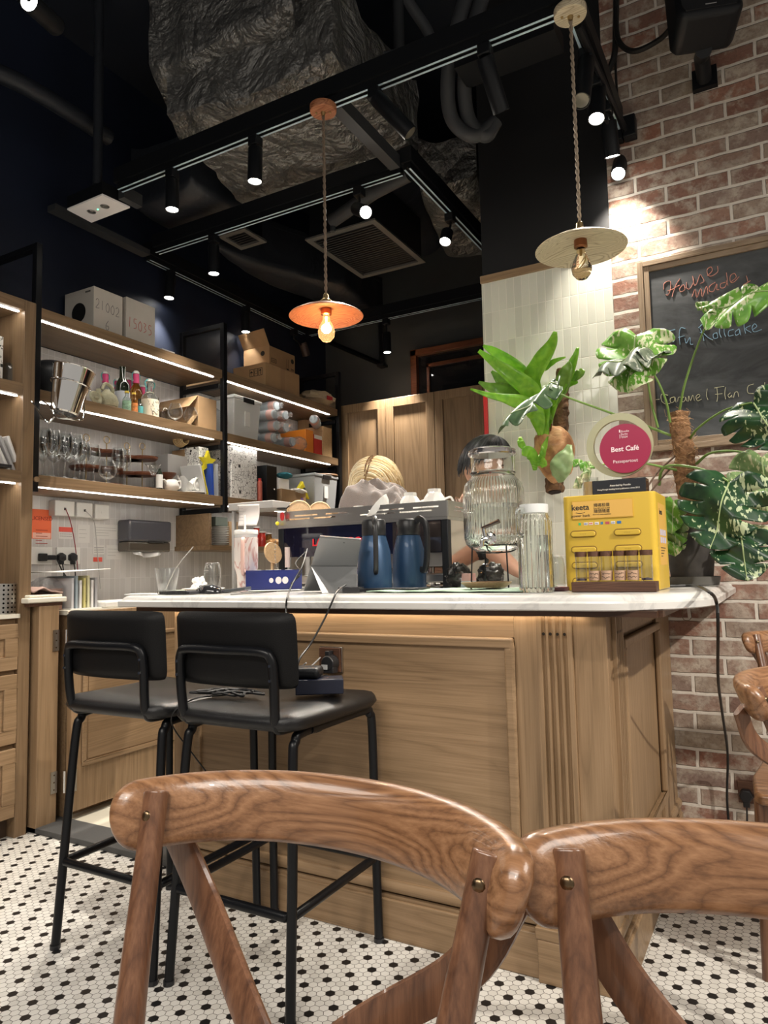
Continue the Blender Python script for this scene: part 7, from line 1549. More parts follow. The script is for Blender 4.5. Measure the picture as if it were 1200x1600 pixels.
TM = lambda dx, dz: frame_m((cD.x+dx*Rd, 2.1618, cD.z+dz*Rd), X, Z)
part('best_cafe_lettering', text_mb('Best Café', .0205, TM(0, -.02), bold=.0004), mat('pink_white_ink', (.85, .68, .72), .5), t)
part('passepartout_lettering', text_mb('Passepartout', .0135, TM(0, -.52)), MATS['pink_white_ink'], t)
part('foodie_forks_lettering', text_mb('foodie\nforks\n2024', .0085, TM(-.10, .58), align='LEFT'), MATS['pink_white_ink'], t)
b = MB(); fx = cD.x-.17*Rd; b.cbox((fx, 2.1618, cD.z+.50*Rd), (.0012, .0006, .012)); b.cbox((fx, 2.1618, cD.z+.72*Rd), (.0035, .0006, .008)); b.cbox((cD.x-.12*Rd, 2.1618, cD.z+.60*Rd), (.0006, .0006, .022)); part('fork_mark', b, MATS['pink_white_ink'], t)
ba, bb = P('Y', 2.17, 925, 768), P('Y', 2.17, 1010, 768); bh2 = 24.5/ppm(ba)
b = MB(); b.box((ba.x+.002, 2.165, TB), (bb.x, 2.225, TB+bh2)); part('base', b, mat('gloss_black_glass', (.012, .014, .02), .05, coat=.8), t, bev=.002)
part('award_lettering', text_mb('Awarded by Foodie', .0075, frame_m(((ba.x+bb.x)/2+.006, 2.1645, TB+bh2*.62), X, Z)), whiteink, t)
part('award_lettering', text_mb("Hong Kong's leading food publication since 2012", .0062, frame_m(((ba.x+bb.x)/2, 2.1645, TB+bh2*.40), X, Z)), whiteink, t)
q = solve(924, Y=2.255, Z=TB); t = thing('candle_jar', 'cream candle in a glass jar behind the trophy base on the station', 'jar', q); r = 12/ppm(q); h = 34/ppm(q); b = MB(); b.lathe([(0, 0), (r, 0), (r, h), (r*.93, h), (r*.93, .004), (0, .004)], q, 28); part('glass', b, thinglass, t); b = MB(); b.lathe([(0, .0045), (r*.92, .0045), (r*.92, h*.80), (0, h*.80)], q, 24); part('candle', b, mat('cream_wax', (.62, .46, .24), .5, sss=.2), t)
# ---- cables on the right
cable('black cable draped from the yellow station over the marble edge to the floor', [CP(1040, 2.36)+Z*.004, P('Z', T0+.004, 1085, 915.5), P('Z', T0+.004, 1108, 925), P('X', -.150, 1119, 940), P('Y', 2.0, 1122, 975), P('Y', 2.3, 1122, 1060), P('Y', 2.6, 1128, 1110), P('Y', 2.9, 1137, 1180), P('Y', 2.95, 1136, 1250), P('Y', 2.95, 1142, 1320), P('Y', 2.95, 1143, 1360)], .0042, n=60)
cable('short black cable standing up behind the plant pot', [P('Y', 2.86, 1085, 905), P('Y', 2.88, 1090, 895), P('Y', 2.9, 1096, 868), P('Y', 2.95, 1112, 860)], .004)
a = P('Y', 2.975, 1152, 1219); c = P('Y', 2.975, 1192, 1258); t = thing('wall_socket', 'dark brown double socket low on the brick wall', 'socket', (a.x, 2.98, c.z)); b = MB(); b.box((a.x, 2.972, c.z), (c.x+.01, 2.9895, a.z)); part('plate', b, walnut, t, bev=.002)
q = P('Y', 2.965, 1166, 1243); t = thing('plug', 'black plug in the brown socket low on the brick wall', 'plug', q); b = MB(); b.lathe([(0, 0), (.026, 0), (.023, .022), (0, .024)], (q.x, 2.9715, q.z), 6, Matrix.Rotation(R2(90), 4, 'X')); b.box((q.x-.011, 2.952, q.z-.04), (q.x+.011, 2.97, q.z-.01)); part('body', b, black_plastic, t, bev=.003); b = MB(); b.tube(bez([(q.x, 2.96, q.z-.035), (q.x-.002, 2.955, q.z-.09), (q.x-.008, 2.955, q.z-.17)], 12), .003, 6); part('lead', b, black_rubber, t)
# hook wire under the slab
b = MB(); k = P('Y', 2.2, 1068, 955); b.tube(bez([k+Z*.012, k+Vector((-.004, 0, -.012)), k+Vector((0, 0, -.024)), k+Vector((.012, 0, -.026)), k+Vector((.020, 0, -.018))], 20), .0009, 6); solo('wire_hook', 'thin bent wire sticking out under the marble corner', 'wire', b, bronze)
# ---- on the stool: cables and dark box
sx_, sy_ = -1.247, 1.618
b = MB(); random.seed(11)
pts = [Vector((sx_-.10+.13*math.cos(i*.9)*random.uniform(.3, 1), sy_-.09+.055*math.sin(i*1.3)*random.uniform(.3, 1), .722+.010*random.random())) for i in range(26)]
b.tube(bez(pts, 200), .0036, 6); solo('cable_tangle', 'tangle of black cables lying on the stool seat', 'cable', b, mat('braided_cable', (.03, .03, .032), .5, var=.8, vscale=250))
t = thing('power_strip', 'dark blue black box with cables on the right side of the stool seat', 'box', (sx_+.12, sy_+.02, .7185)); b = MB(); b.cbox((sx_+.118, sy_+.03, .7395), (.13, .07, .040), R2(35)); part('body', b, mat('blue_black', (.010, .013, .028), .4), t, bev=.003)
b = MB(); b.cbox((sx_+.08, sy_+.02, .775), (.09, .07, .030), R2(20)); solo('black_pouch', 'black zipped pouch lying on the dark box on the stool', 'pouch', b, black_satin, bev=.012)
for pts_, r_, m_, lab in (([pc+Vector((0, -.04, -.02)), pc+Vector((.012, -.05, -.055)), pc+Vector((.035, -.05, -.045)), pc+Vector((.02, -.05, -.03)), pc+Vector((-.03, -.06, -.05)), (sx_+.10, sy_+.07, .765)], .003, black_rubber, 'black lead curling from the round plug to the stool'), ([pc+Vector((-.01, -.03, .02)), pc+Vector((-.04, -.05, -.01)), pc+Vector((-.08, -.08, -.03)), (sx_+.06, sy_+.05, .795)], .002, mat('white_cable', (.45, .44, .43), .5), 'thin white lead from the usb plug to the stool'), ([(sx_-.10, sy_-.10, .72), (sx_-.17, sy_-.16, .712), (sx_-.215, sy_-.19, .66), (sx_-.225, sy_-.10, .55), (sx_-.20, sy_, .42), (sx_-.21, sy_+.05, .40)], .002, black_rubber, 'thin black lead dangling from the left edge of the stool seat')):
    cable(lab, pts_, r_, m_)
cable('short black loop hanging under the stool seat', [(sx_+.10, sy_-.02, .655), (sx_+.12, sy_-.02, .625), (sx_+.15, sy_-.01, .63), (sx_+.17, sy_, .657)], .0022)
# ================================================================== PLANTS
def leafmat(name, base, light, streak, amt, rough=.35):
    m = mat(name, base, rough, coat=.25, sss=0); g = G(m); v = g.world()
    n1 = g.noise(v, 26, 2, .5, .5); n2 = g.noise(g.world((1, 1, .35)), 95, 2, .5); n3 = g.noise(v, 5.0, 2)
    c = g.mix(g.ramp(n1.outputs[0], [(.35, (0, 0, 0)), (.65, (1, 1, 1))]), base, light)
    thr = g.math('ADD', g.math('MULTIPLY', n3.outputs[0], .55), g.math('MULTIPLY', n2.outputs[0], .62))
    c = g.mix(g.ramp(thr, [(amt, (0, 0, 0)), (amt+.015, (1, 1, 1))]), c, streak); g.color(c)
    g.bump(n1.outputs[0], .12, .004)
    tr = g.new('ShaderNodeBsdfTranslucent'); g.link(c, tr.inputs[0]); mx = g.new('ShaderNodeMixShader'); mx.inputs[0].default_value = .25
    g.link(g.bsdf.outputs[0], mx.inputs[1]); g.link(tr.outputs[0], mx.inputs[2]); g.link(mx.outputs[0], g.n['Material Output'].inputs[0]); return m
mdark = leafmat('monstera_dark', (.009, .036, .017), (.022, .075, .024), (.45, .52, .32), .665)
mlite = leafmat('monstera_variegated', (.10, .28, .03), (.20, .42, .07), (.62, .66, .42), .62)
mpale = leafmat('monstera_pale', (.16, .26, .10), (.26, .38, .16), (.62, .62, .38), .60)
stemg = mat('petiole_green', (.13, .22, .05), .45); stemd = mat('petiole_dark', (.05, .10, .035), .45)
def monstera(root, name, base, tip, nrm, width, m, notches=4, droop=.0, cup=.0, label=None, seed=0, split=.55, holes=True):
    """base: petiole junction, tip: leaf tip, nrm: rough upper-face normal"""
    base = Vector(base); tip = Vector(tip); ax = (tip-base); L = ax.length; ax.normalize(); n = Vector(nrm); n = (n-ax*n.dot(ax)).normalized(); sd = ax.cross(n)
    rnd = random.Random(seed); b = MB(); W = width/2
    def surf(x, y):   # x along axis (0..1 of L, may be negative), y sideways in units of W
        z = -droop*L*(x**2) - cup*W*(abs(y)**1.8) + .012*math.sin(x*9+y*5+seed)
        return base + ax*(x*L) + sd*(y*W) + n*z
    def half(x):      # outline half width at x in -0.22..1
        if x < -.22: return 0
        t = (x+.22)/1.22; return max(0, (math.sin(math.pi*min(1, t**.72)))**.62*(1-.25*t))
    for s in (-1, 1):
        # finger lobes fanning from the midrib
        k = notches+1; edges = [i/k for i in range(k+1)]
        for i in range(k):
            t0, t1 = edges[i], edges[i+1]; gap = .008+.012*rnd.random() if holes else 0
            nu, nv = 5, 9; a_in0, a_in1 = t0*.86, t1*.86
            for_u = []
            def pt(u, v):
                xin = (a_in0+(a_in1-a_in0)*u)         # on the midrib
                sweep = .30*(1-xin*1.25)
                xo = -.20+(t0+(t1-t0)*u)*1.20
                g_ = gap*(1 if v > split else 0)*max(0, (v-split)/(1-split))*2.4
                xo2 = xo + (g_ if u < .5 else -g_)*(abs(u-.5)*2)**2
                xx = xin*(1-v**.8)+xo2*v**.8 if i or 1 else xo2
                hw = half(xo)
                rounding = 1-.05*(abs(2*u-1)**4)*max(0, v-.5)*2
                yy = s*hw*v*rounding*(1 if i < k-1 else 1)
                return surf(xx, yy)
            b.grid(pt, nu, nv)
    lf = part(name, b, m, root, label, smooth=1.4, sol=.0012)
    b = MB(); b.tube([surf(i/12*.96, 0)+n*.0015 for i in range(13)], [.0028-.0018*i/12 for i in range(13)], 6); part('midrib', b, mat('midrib', (.30, .38, .18), .5), lf); return lf
def stalk(root, pts, r0=.0045, r1=.003, m=None):
    p = bez(pts, 24); b = MB(); b.tube(p, [r0+(r1-r0)*i/(len(p)-1) for i in range(len(p))], 8); part('petiole', b, m or stemg, root)
YP = 2.66
pb = solve(1082, Y=YP, Z=T0); sc_ = 1/ppm((-.28, YP, 1.1))
pcx = solve(1079, Y=YP, Z=1.1).x
sau = thing('plant_saucer', 'square edged grey saucer under the dark plant pot', 'saucer', (pcx, YP, T0)); b = MB(); b.lathe([(0, 0), (.085, 0), (.090, .028), (.086, .028), (.080, .006), (0, .006)], (pcx, YP, T0), 40); part('dish', b, mat('grey_clay', (.12, .115, .105), .7), sau)
mp = thing('monstera_plant', 'variegated monstera on a coir pole in a dark pot beside the brick wall', 'plant', (pcx, YP, T0+.0065))
ph = P('Y', YP, 1075, 822).z-(T0+.0065); zp = T0+.0065
b = MB(); b.lathe([(0, 0), (.064, 0), (.066, .004), (.082, ph*.78), (.090, ph*.79), (.092, ph), (.084, ph), (.076, ph*.85), (0, ph*.85)], (pcx, YP, zp), 40); part('pot', b, mat('dark_clay', (.050, .045, .042), .8, var=.3, vscale=20), mp)
b = MB(); b.lathe([(0, ph*.90), (.078, ph*.90), (.078, ph*.86), (0, ph*.86)], (pcx, YP, zp), 24); part('soil', b, mat('soil', (.03, .018, .01), .95, bump=.8, bscale=120), mp)
coir = mat('coir_fibre', (.22, .115, .055), .95, var=.4, vscale=80, bump=1.0, bscale=160)
path = [P('Y', YP, 1080, 825), P('Y', YP, 1079, 790), P('Y', YP, 1074, 762), P('Y', YP, 1069, 735), P('Y', YP, 1070, 712), P('Y', YP, 1066, 690), P('Y', YP, 1062, 668), P('Y', YP, 1061, 645)]
path[0].z = zp+ph*.88
pp = bez(path, 70); b = MB(); b.tube(pp, [.037+.005*mnoise.noise(Vector((i*.35, 0, 0)))-.006*(i/len(pp)) for i in range(len(pp))], 24)
b.v = [v+Vector((mnoise.noise(v*70), mnoise.noise(v*70+X*7), mnoise.noise(v*70+Y*7)))*.006 for v in b.v]; b.cyl(pp[-1]-Z*.005, pp[-1]+Z*.008, .012, n=12); part('coir_pole', b, coir, mp)
b = MB(); rnd = random.Random(4)
for i in range(150):
    p = rnd.choice(pp); a_ = rnd.uniform(0, 6.28); o = Vector((math.cos(a_), math.sin(a_), rnd.uniform(-.5, .5)))*.034; t_ = Vector((-math.sin(a_), math.cos(a_), rnd.uniform(-1, 1)))*.02
    b.tube([p+o, p+o*1.25+t_*.6, p+o*1.1+t_*1.6], .0006, 3)
part('loose_fibre', b, mat('fibre_light', (.40, .24, .12), .9), mp, kind='stuff')
def PY(y, px, py): return P('Y', y, px, py)
top = pp[-1]
# leaf 1: large light variegated, facing the room
monstera(mp, 'leaf', PY(2.56, 995, 527), PY(2.50, 978, 614), (-.1, -1, .25), .30, mlite, 3, .06, .05, 'light green and cream marbled leaf', 1)
stalk(mp, [PY(2.62, 1028, 668), PY(2.60, 1018, 630), PY(2.58, 1010, 585), PY(2.57, 996, 530)])
# leaf 2: seen edge-on, dark underside, in front of leaf 1
monstera(mp, 'leaf', PY(2.50, 994, 549), PY(2.44, 920, 580), (.25, -.25, 1), .20, leafmat('underside_grey', (.12, .15, .11), (.20, .24, .17), (.40, .42, .34), .68), 3, .10, .55, 'greyish underside of an edge-on leaf', 2)
monstera(mp, 'leaf', PY(2.50, 996, 549), PY(2.56, 1053, 548), (-.1, -.30, 1), .13, MATS['underside_grey'], 2, .12, .5, None, 12)
stalk(mp, [PY(2.62, 1047, 660), PY(2.58, 1040, 625), PY(2.54, 1022, 585), PY(2.50, 995, 549)])
# leaf 3: upper right, leaving the frame
monstera(mp, 'leaf', PY(2.52, 1116, 482), PY(2.42, 1235, 440), (-.15, -.85, .55), .20, mlite, 4, .05, .30, None, 3)
monstera(mp, 'leaf', PY(2.52, 1116, 482), PY(2.58, 1086, 476), (-.1, -.8, .6), .05, mlite, 1, .0, .2, None, 13)
stalk(mp, [PY(YP, 1062, 640), PY(2.62, 1070, 600), PY(2.58, 1090, 540), PY(2.52, 1115, 483)])
# leaf 4: dark right
monstera(mp, 'leaf', PY(2.48, 1176, 628), PY(2.42, 1222, 700), (-.3, -1, .35), .27, mdark, 4, .10, .15, 'dark green leaf flecked with cream', 4)
stalk(mp, [PY(YP, 1076, 688), PY(2.6, 1092, 668), PY(2.54, 1130, 642), PY(2.48, 1174, 629)])
# leaf 5: big dark leaf in the middle
monstera(mp, 'leaf', PY(2.46, 1138, 752), PY(2.40, 1108, 862), (-.15, -1, .3), .325, mdark, 4, .06, .10, 'large dark leaf with deep splits and cream flecks', 5, split=.42)
stalk(mp, [PY(YP-.03, 1030, 758), PY(2.60, 1034, 735), PY(2.58, 1050, 727), PY(2.54, 1088, 731), PY(2.50, 1120, 742), PY(2.46, 1138, 752)], .0055, .0035)
# leaf 6: lower
monstera(mp, 'leaf', PY(2.44, 1158, 838), PY(2.40, 1168, 911), (.05, -1, .2), .21, mdark, 2, .05, .12, 'lower dark leaf with a cream edge', 6, split=.35)
stalk(mp, [PY(2.6, 1100, 760), PY(2.52, 1150, 800), PY(2.44, 1160, 838)])
# leaf 7: behind right, paler
monstera(mp, 'leaf', PY(2.56, 1191, 716), PY(2.52, 1200, 815), (-.1, -1, .25), .24, mpale, 3, .06, .15, 'pale grey green leaf behind the dark one', 7)
stalk(mp, [PY(YP, 1088, 725), PY(2.62, 1110, 708), PY(2.6, 1150, 705), PY(2.56, 1190, 716)], .005, .0035)
# leaf 9: cream small
monstera(mp, 'leaf', PY(2.56, 1165, 826), PY(2.50, 1225, 838), (0, -.5, 1), .09, mpale, 2, .05, .2, None, 9)
# leaf 8: long arm over the staghorn fern
monstera(mp, 'leaf', PY(2.36, 857, 607), PY(2.32, 768, 668), (.1, -.45, 1), .17, leafmat('underside_green', (.05, .10, .05), (.10, .17, .08), (.25, .35, .15), .74), 4, .10, .35, 'dark drooping leaf crossing over the fern', 8)
monstera(mp, 'leaf', PY(2.36, 857, 607), PY(2.38, 878, 590), (.1, -.45, 1), .08, MATS['underside_green'], 1, .0, .2, None, 18)
stalk(mp, [PY(YP, 1052, 682), PY(2.62, 1000, 662), PY(2.50, 940, 640), PY(2.40, 890, 622), PY(2.36, 858, 607)], .005, .003)
# small leaves low behind the station
for k, (x0, y0, x1, y1, yy) in enumerate(((1052, 785, 1050, 835, 2.52), (1054, 812, 1056, 860, 2.54), (1050, 838, 1055, 868, 2.52))): monstera(mp, 'leaf', PY(yy, x0, y0), PY(yy-.03, x1, y1), (.2, -1, .2), .10, mpale if k == 1 else mlite, 1, .05, .2, None, 20+k)
stalk(mp, [PY(2.64, 1085, 838), PY(2.58, 1062, 800), PY(2.52, 1052, 786)])
for pts in ([PY(YP, 1058, 710), PY(2.62, 1030, 735), PY(2.58, 1012, 760)], [PY(YP, 1060, 722), PY(2.62, 1040, 740), PY(2.60, 1014, 772)], [PY(YP+.03, 1083, 745), PY(2.7, 1095, 745), PY(2.7, 1092, 770), PY(2.7, 1086, 790)]):
    b = MB(); b.tube(bez(pts, 14), .0035, 6); part('air_root', b, mat('air_root', (.10, .06, .04), .8), mp)
monstera(mp, 'leaf', PY(2.52, 925, 728), PY(2.50, 893, 722), (0, -.6, 1), .07, mlite, 1, .05, .2, None, 30)
monstera(mp, 'leaf', PY(2.46, 918, 737), PY(2.46, 897, 765), (-.7, -.8, .1), .05, mpale, 1, .05, .2, None, 31)
stalk(mp, [PY(2.64, 1060, 735), PY(2.56, 990, 722), PY(2.50, 925, 728)])

# ---- staghorn fern on the tiled pillar
YS = 2.90
fc = P('Y', 2.90, 862, 705)
sf = thing('staghorn_fern', 'bright green staghorn fern mounted on a cork log on the tiled pillar', 'plant', (fc.x, 2.98, P('Y', 2.9, 865, 765).z))
bark = mat('cork_bark', (.13, .07, .035), .95, var=.5, vscale=35, bump=1, bscale=60)
b = MB(); lp = bez([P('Y', 2.93, 880, 578), P('Y', 2.925, 878, 610), P('Y', 2.92, 877, 650), P('Y', 2.91, 872, 700), P('Y', 2.90, 866, 745), P('Y', 2.89, 867, 768)], 50)
b.tube(lp, [.026+.012*(i/50)+.004*mnoise.noise(Vector((i*.6, 0, 0))) for i in range(len(lp))], 22); b.v = [v+Vector((mnoise.noise(v*50), mnoise.noise(v*50+X*7), mnoise.noise(v*50+Y*7)))*.009 for v in b.v]; part('cork_log', b, bark, sf)
e0 = lp[-1]; d_ = (lp[-1]-lp[-3]).normalized(); b = MB(); b.lathe([(0, 0), (.026, 0), (.026, .004), (0, .004)], e0, 24, d_.to_track_quat('Z', 'Y').to_matrix().to_4x4()); part('hollow_end', b, mat('hollow_dark', (.015, .006, .004), .9), sf)
shield = mat('papery_brown_shield', (.42, .21, .09), .6, coat=.2); g = G(shield); n = g.noise(g.world(), 14, 5, .6, 1); g.color(g.ramp(n.outputs[0], [(.3, (.22, .09, .035)), (.5, (.45, .22, .09)), (.7, (.60, .38, .18))])); g.bump(n.outputs[0], .7, .01)
sh = P('Y', 2.86, 864, 702); b = MB()
b.ball(sh, (.085, .050, .135), 36, 24, Matrix.Rotation(R2(-8), 4, 'Y'), fn=lambda p: 1+.10*mnoise.noise(Vector(p)*2.2+Vector((3, 0, 0)))-.30*max(0, p.z)**1.5+.03*math.sin(p.z*9+p.x*4)); part('shield_frond', b, shield, sf, smooth=1.2)
frg = leafmat('fern_bright', (.16, .42, .02), (.30, .60, .05), (.45, .70, .15), .9); frd = leafmat('fern_olive', (.12, .26, .03), (.22, .40, .06), (.35, .50, .15), .9); frp = leafmat('fern_pale', (.28, .42, .18), (.42, .55, .28), (.5, .6, .3), .9)
def frond(pts, ws, m, nrm=(0, -1, .15), fold=.25, lab=None, curl=.5):
    """pts: (px, py, depth)"""
    P3 = bez([P('Y', y, px, py) for px, py, y in pts], 26); s = sc_f/1.0; n_ = len(P3); W = [np.interp(i/(n_-1), np.linspace(0, 1, len(ws)), ws)*s for i in range(n_)]
    b = MB(); ribbon(b, P3, W, nrm, fold, curl); fo = part('frond', b, m, sf, lab, smooth=1.4, sol=.0014); return fo
sc_f = 1/ppm((-.8, 2.78, 1.6))
frond([(848, 690, 2.86), (838, 640, 2.80), (828, 610, 2.74), (790, 580, 2.66), (748, 548, 2.60)], [2, 12, 13, 15, 13, 8, 3], frg, lab='broad bright frond reaching up left')
frond([(846, 670, 2.86), (832, 615, 2.80), (810, 580, 2.75), (775, 552, 2.70), (755, 540, 2.68)], [2, 9, 12, 13, 10, 6, 2], frg)
frond([(842, 645, 2.84), (820, 612, 2.78), (790, 600, 2.74), (768, 580, 2.72)], [2, 9, 13, 12, 8, 2], frd)
frond([(845, 690, 2.85), (842, 655, 2.78), (826, 635, 2.72), (795, 625, 2.66), (765, 618, 2.60), (735, 608, 2.56)], [2, 10, 14, 12, 7, 4, 1.5], frg)
frond([(842, 660, 2.84), (815, 625, 2.78), (790, 612, 2.72), (765, 605, 2.68), (748, 597, 2.66)], [2, 12, 14, 11, 6, 2], frd)
frond([(848, 690, 2.86), (845, 640, 2.82), (832, 600, 2.78), (843, 570, 2.74), (862, 540, 2.72), (868, 518, 2.70)], [2, 7, 13, 17, 14, 9, 3], frg, lab='tall forked bright frond in the centre')
frond([(852, 575, 2.76), (868, 564, 2.74), (884, 558, 2.74)], [6, 5, 3, 1], frg)
frond([(852, 690, 2.86), (858, 650, 2.82), (868, 615, 2.78), (885, 590, 2.74), (898, 560, 2.72), (903, 543, 2.72)], [2, 8, 12, 13, 9, 5, 2], frg)
frond([(860, 640, 2.82), (876, 610, 2.76), (886, 580, 2.72), (890, 565, 2.72)], [3, 10, 13, 12, 7, 2], frd)
frond([(868, 620, 2.82), (888, 598, 2.78), (905, 585, 2.74), (911, 577, 2.74)], [3, 7, 9, 7, 4], frd)
frond([(862, 635, 2.80), (882, 606, 2.76), (903, 597, 2.74)], [3, 6, 5, 2], frg)
frond([(854, 695, 2.85), (850, 660, 2.80), (854, 620, 2.76)], [2, 8, 10, 8], frg)
frond([(862, 655, 2.80), (855, 645, 2.79), (848, 660, 2.80)], [2, 3, 2], frd)
# new small fronds on the shield
frond([(838, 722, 2.79), (828, 708, 2.77), (815, 706, 2.75)], [5, 9, 10, 6], frg); frond([(838, 718, 2.78), (848, 724, 2.77), (850, 730, 2.77)], [9, 7, 4], frg); frond([(836, 720, 2.77), (836, 735, 2.77)], [8, 5, 3], frg)
frond([(847, 722, 2.78), (849, 705, 2.77), (856, 682, 2.78)], [3, 5, 5, 1], frg); frond([(819, 700, 2.80), (814, 692, 2.80), (813, 683, 2.81)], [4, 6, 5, 2], frg)
frond([(868, 748, 2.80), (874, 735, 2.77), (884, 712, 2.77), (890, 695, 2.80)], [9, 16, 18, 16, 8, 4], frp, lab='pale rounded shield frond', fold=.1)
b = MB(); b.tube(bez([P('Y', 2.84, 852, 690), P('Y', 2.83, 848, 680), P('Y', 2.82, 847, 668)], 10), .003, 6); b.tube(bez([P('Y', 2.84, 856, 690), P('Y', 2.83, 860, 676), P('Y', 2.82, 862, 662)], 10), .0025, 6); part('stalk', b, mat('brown_stalk', (.14, .05, .02), .6), sf)
# red banner at the pillar edge
a = P('Y', 2.975, 758, 616); c = P('Y', 2.975, 764, 682); b = MB(); b.box((a.x-.010, 2.975, c.z), (a.x+.008, 3.05, a.z)); solo('red_sign', 'narrow red sign standing off the left edge of the tiled pillar', 'sign', b, mat('sign_red_board', (.60, .015, .02), .4), bev=.001)

# ================================================================== PEOPLE
skin = mat('skin', (.52, .30, .21), .5, sss=.08); shirt = mat('charcoal_tshirt', (.028, .032, .038), .85, bump=.2, bscale=300); trousers = mat('dark_trousers', (.02, .02, .025), .9); cardigan = mat('grey_top', (.16, .16, .165), .9, bump=.2, bscale=300)
def skinned(name, verts, edges, radii, m, root, org, rootv=0, sub=2):
    me = bpy.data.meshes.new(name); me.from_pydata([Vector(v)-org for v in verts], edges, []); me.materials.append(m)
    o = bpy.data.objects.new(name, me); COL.objects.link(o); o.parent = root
    s_ = o.modifiers.new('skin', 'SKIN'); s_.use_smooth_shade = True; s_.branch_smoothing = .6
    for i, r in enumerate(radii): me.skin_vertices[0].data[i].radius = (r if isinstance(r, tuple) else (r, r)); me.skin_vertices[0].data[i].use_root = (i == rootv)
    u = o.modifiers.new('sub', 'SUBSURF'); u.levels = u.render_levels = sub; return o
def hand_chain(V, E, R, wi, w, d, palm_n, curl=.6, L=.095):
    """adds palm and five fingers to a skeleton; w = wrist position, d = direction, palm_n = palm normal"""
    d = d.normalized(); s = d.cross(palm_n).normalized(); base = len(V)
    V.append(w+d*.045); R.append((.030, .016)); E.append((wi, base)); V.append(w+d*.080); R.append((.034, .013)); E.append((base, base+1))
    for k, (off, ln) in enumerate(((-.030, .062), (-.010, .074), (.010, .078), (.029, .070))):
        p = w+d*.088+s*off; i0 = len(V); V.append(p); R.append(.0085); E.append((base+1, i0)); q = p+(d*.7-palm_n*-.0+palm_n*curl*.4)*ln*.5; V.append(q); R.append(.0078); E.append((i0, i0+1)); r_ = q+(d*.35+palm_n*curl)*ln*.42; V.append(r_); R.append(.0065); E.append((i0+1, i0+2))
    p = w+d*.030+s*.034; i0 = len(V); V.append(p); R.append(.011); E.append((base, i0)); V.append(p+(d*.7+s*.6+palm_n*.3)*.035); R.append(.009); E.append((i0, i0+1)); V.append(p+(d*.7+s*.6+palm_n*.3)*.035+(d+palm_n*.5)*.026); R.append(.0075); E.append((i0+1, i0+2))
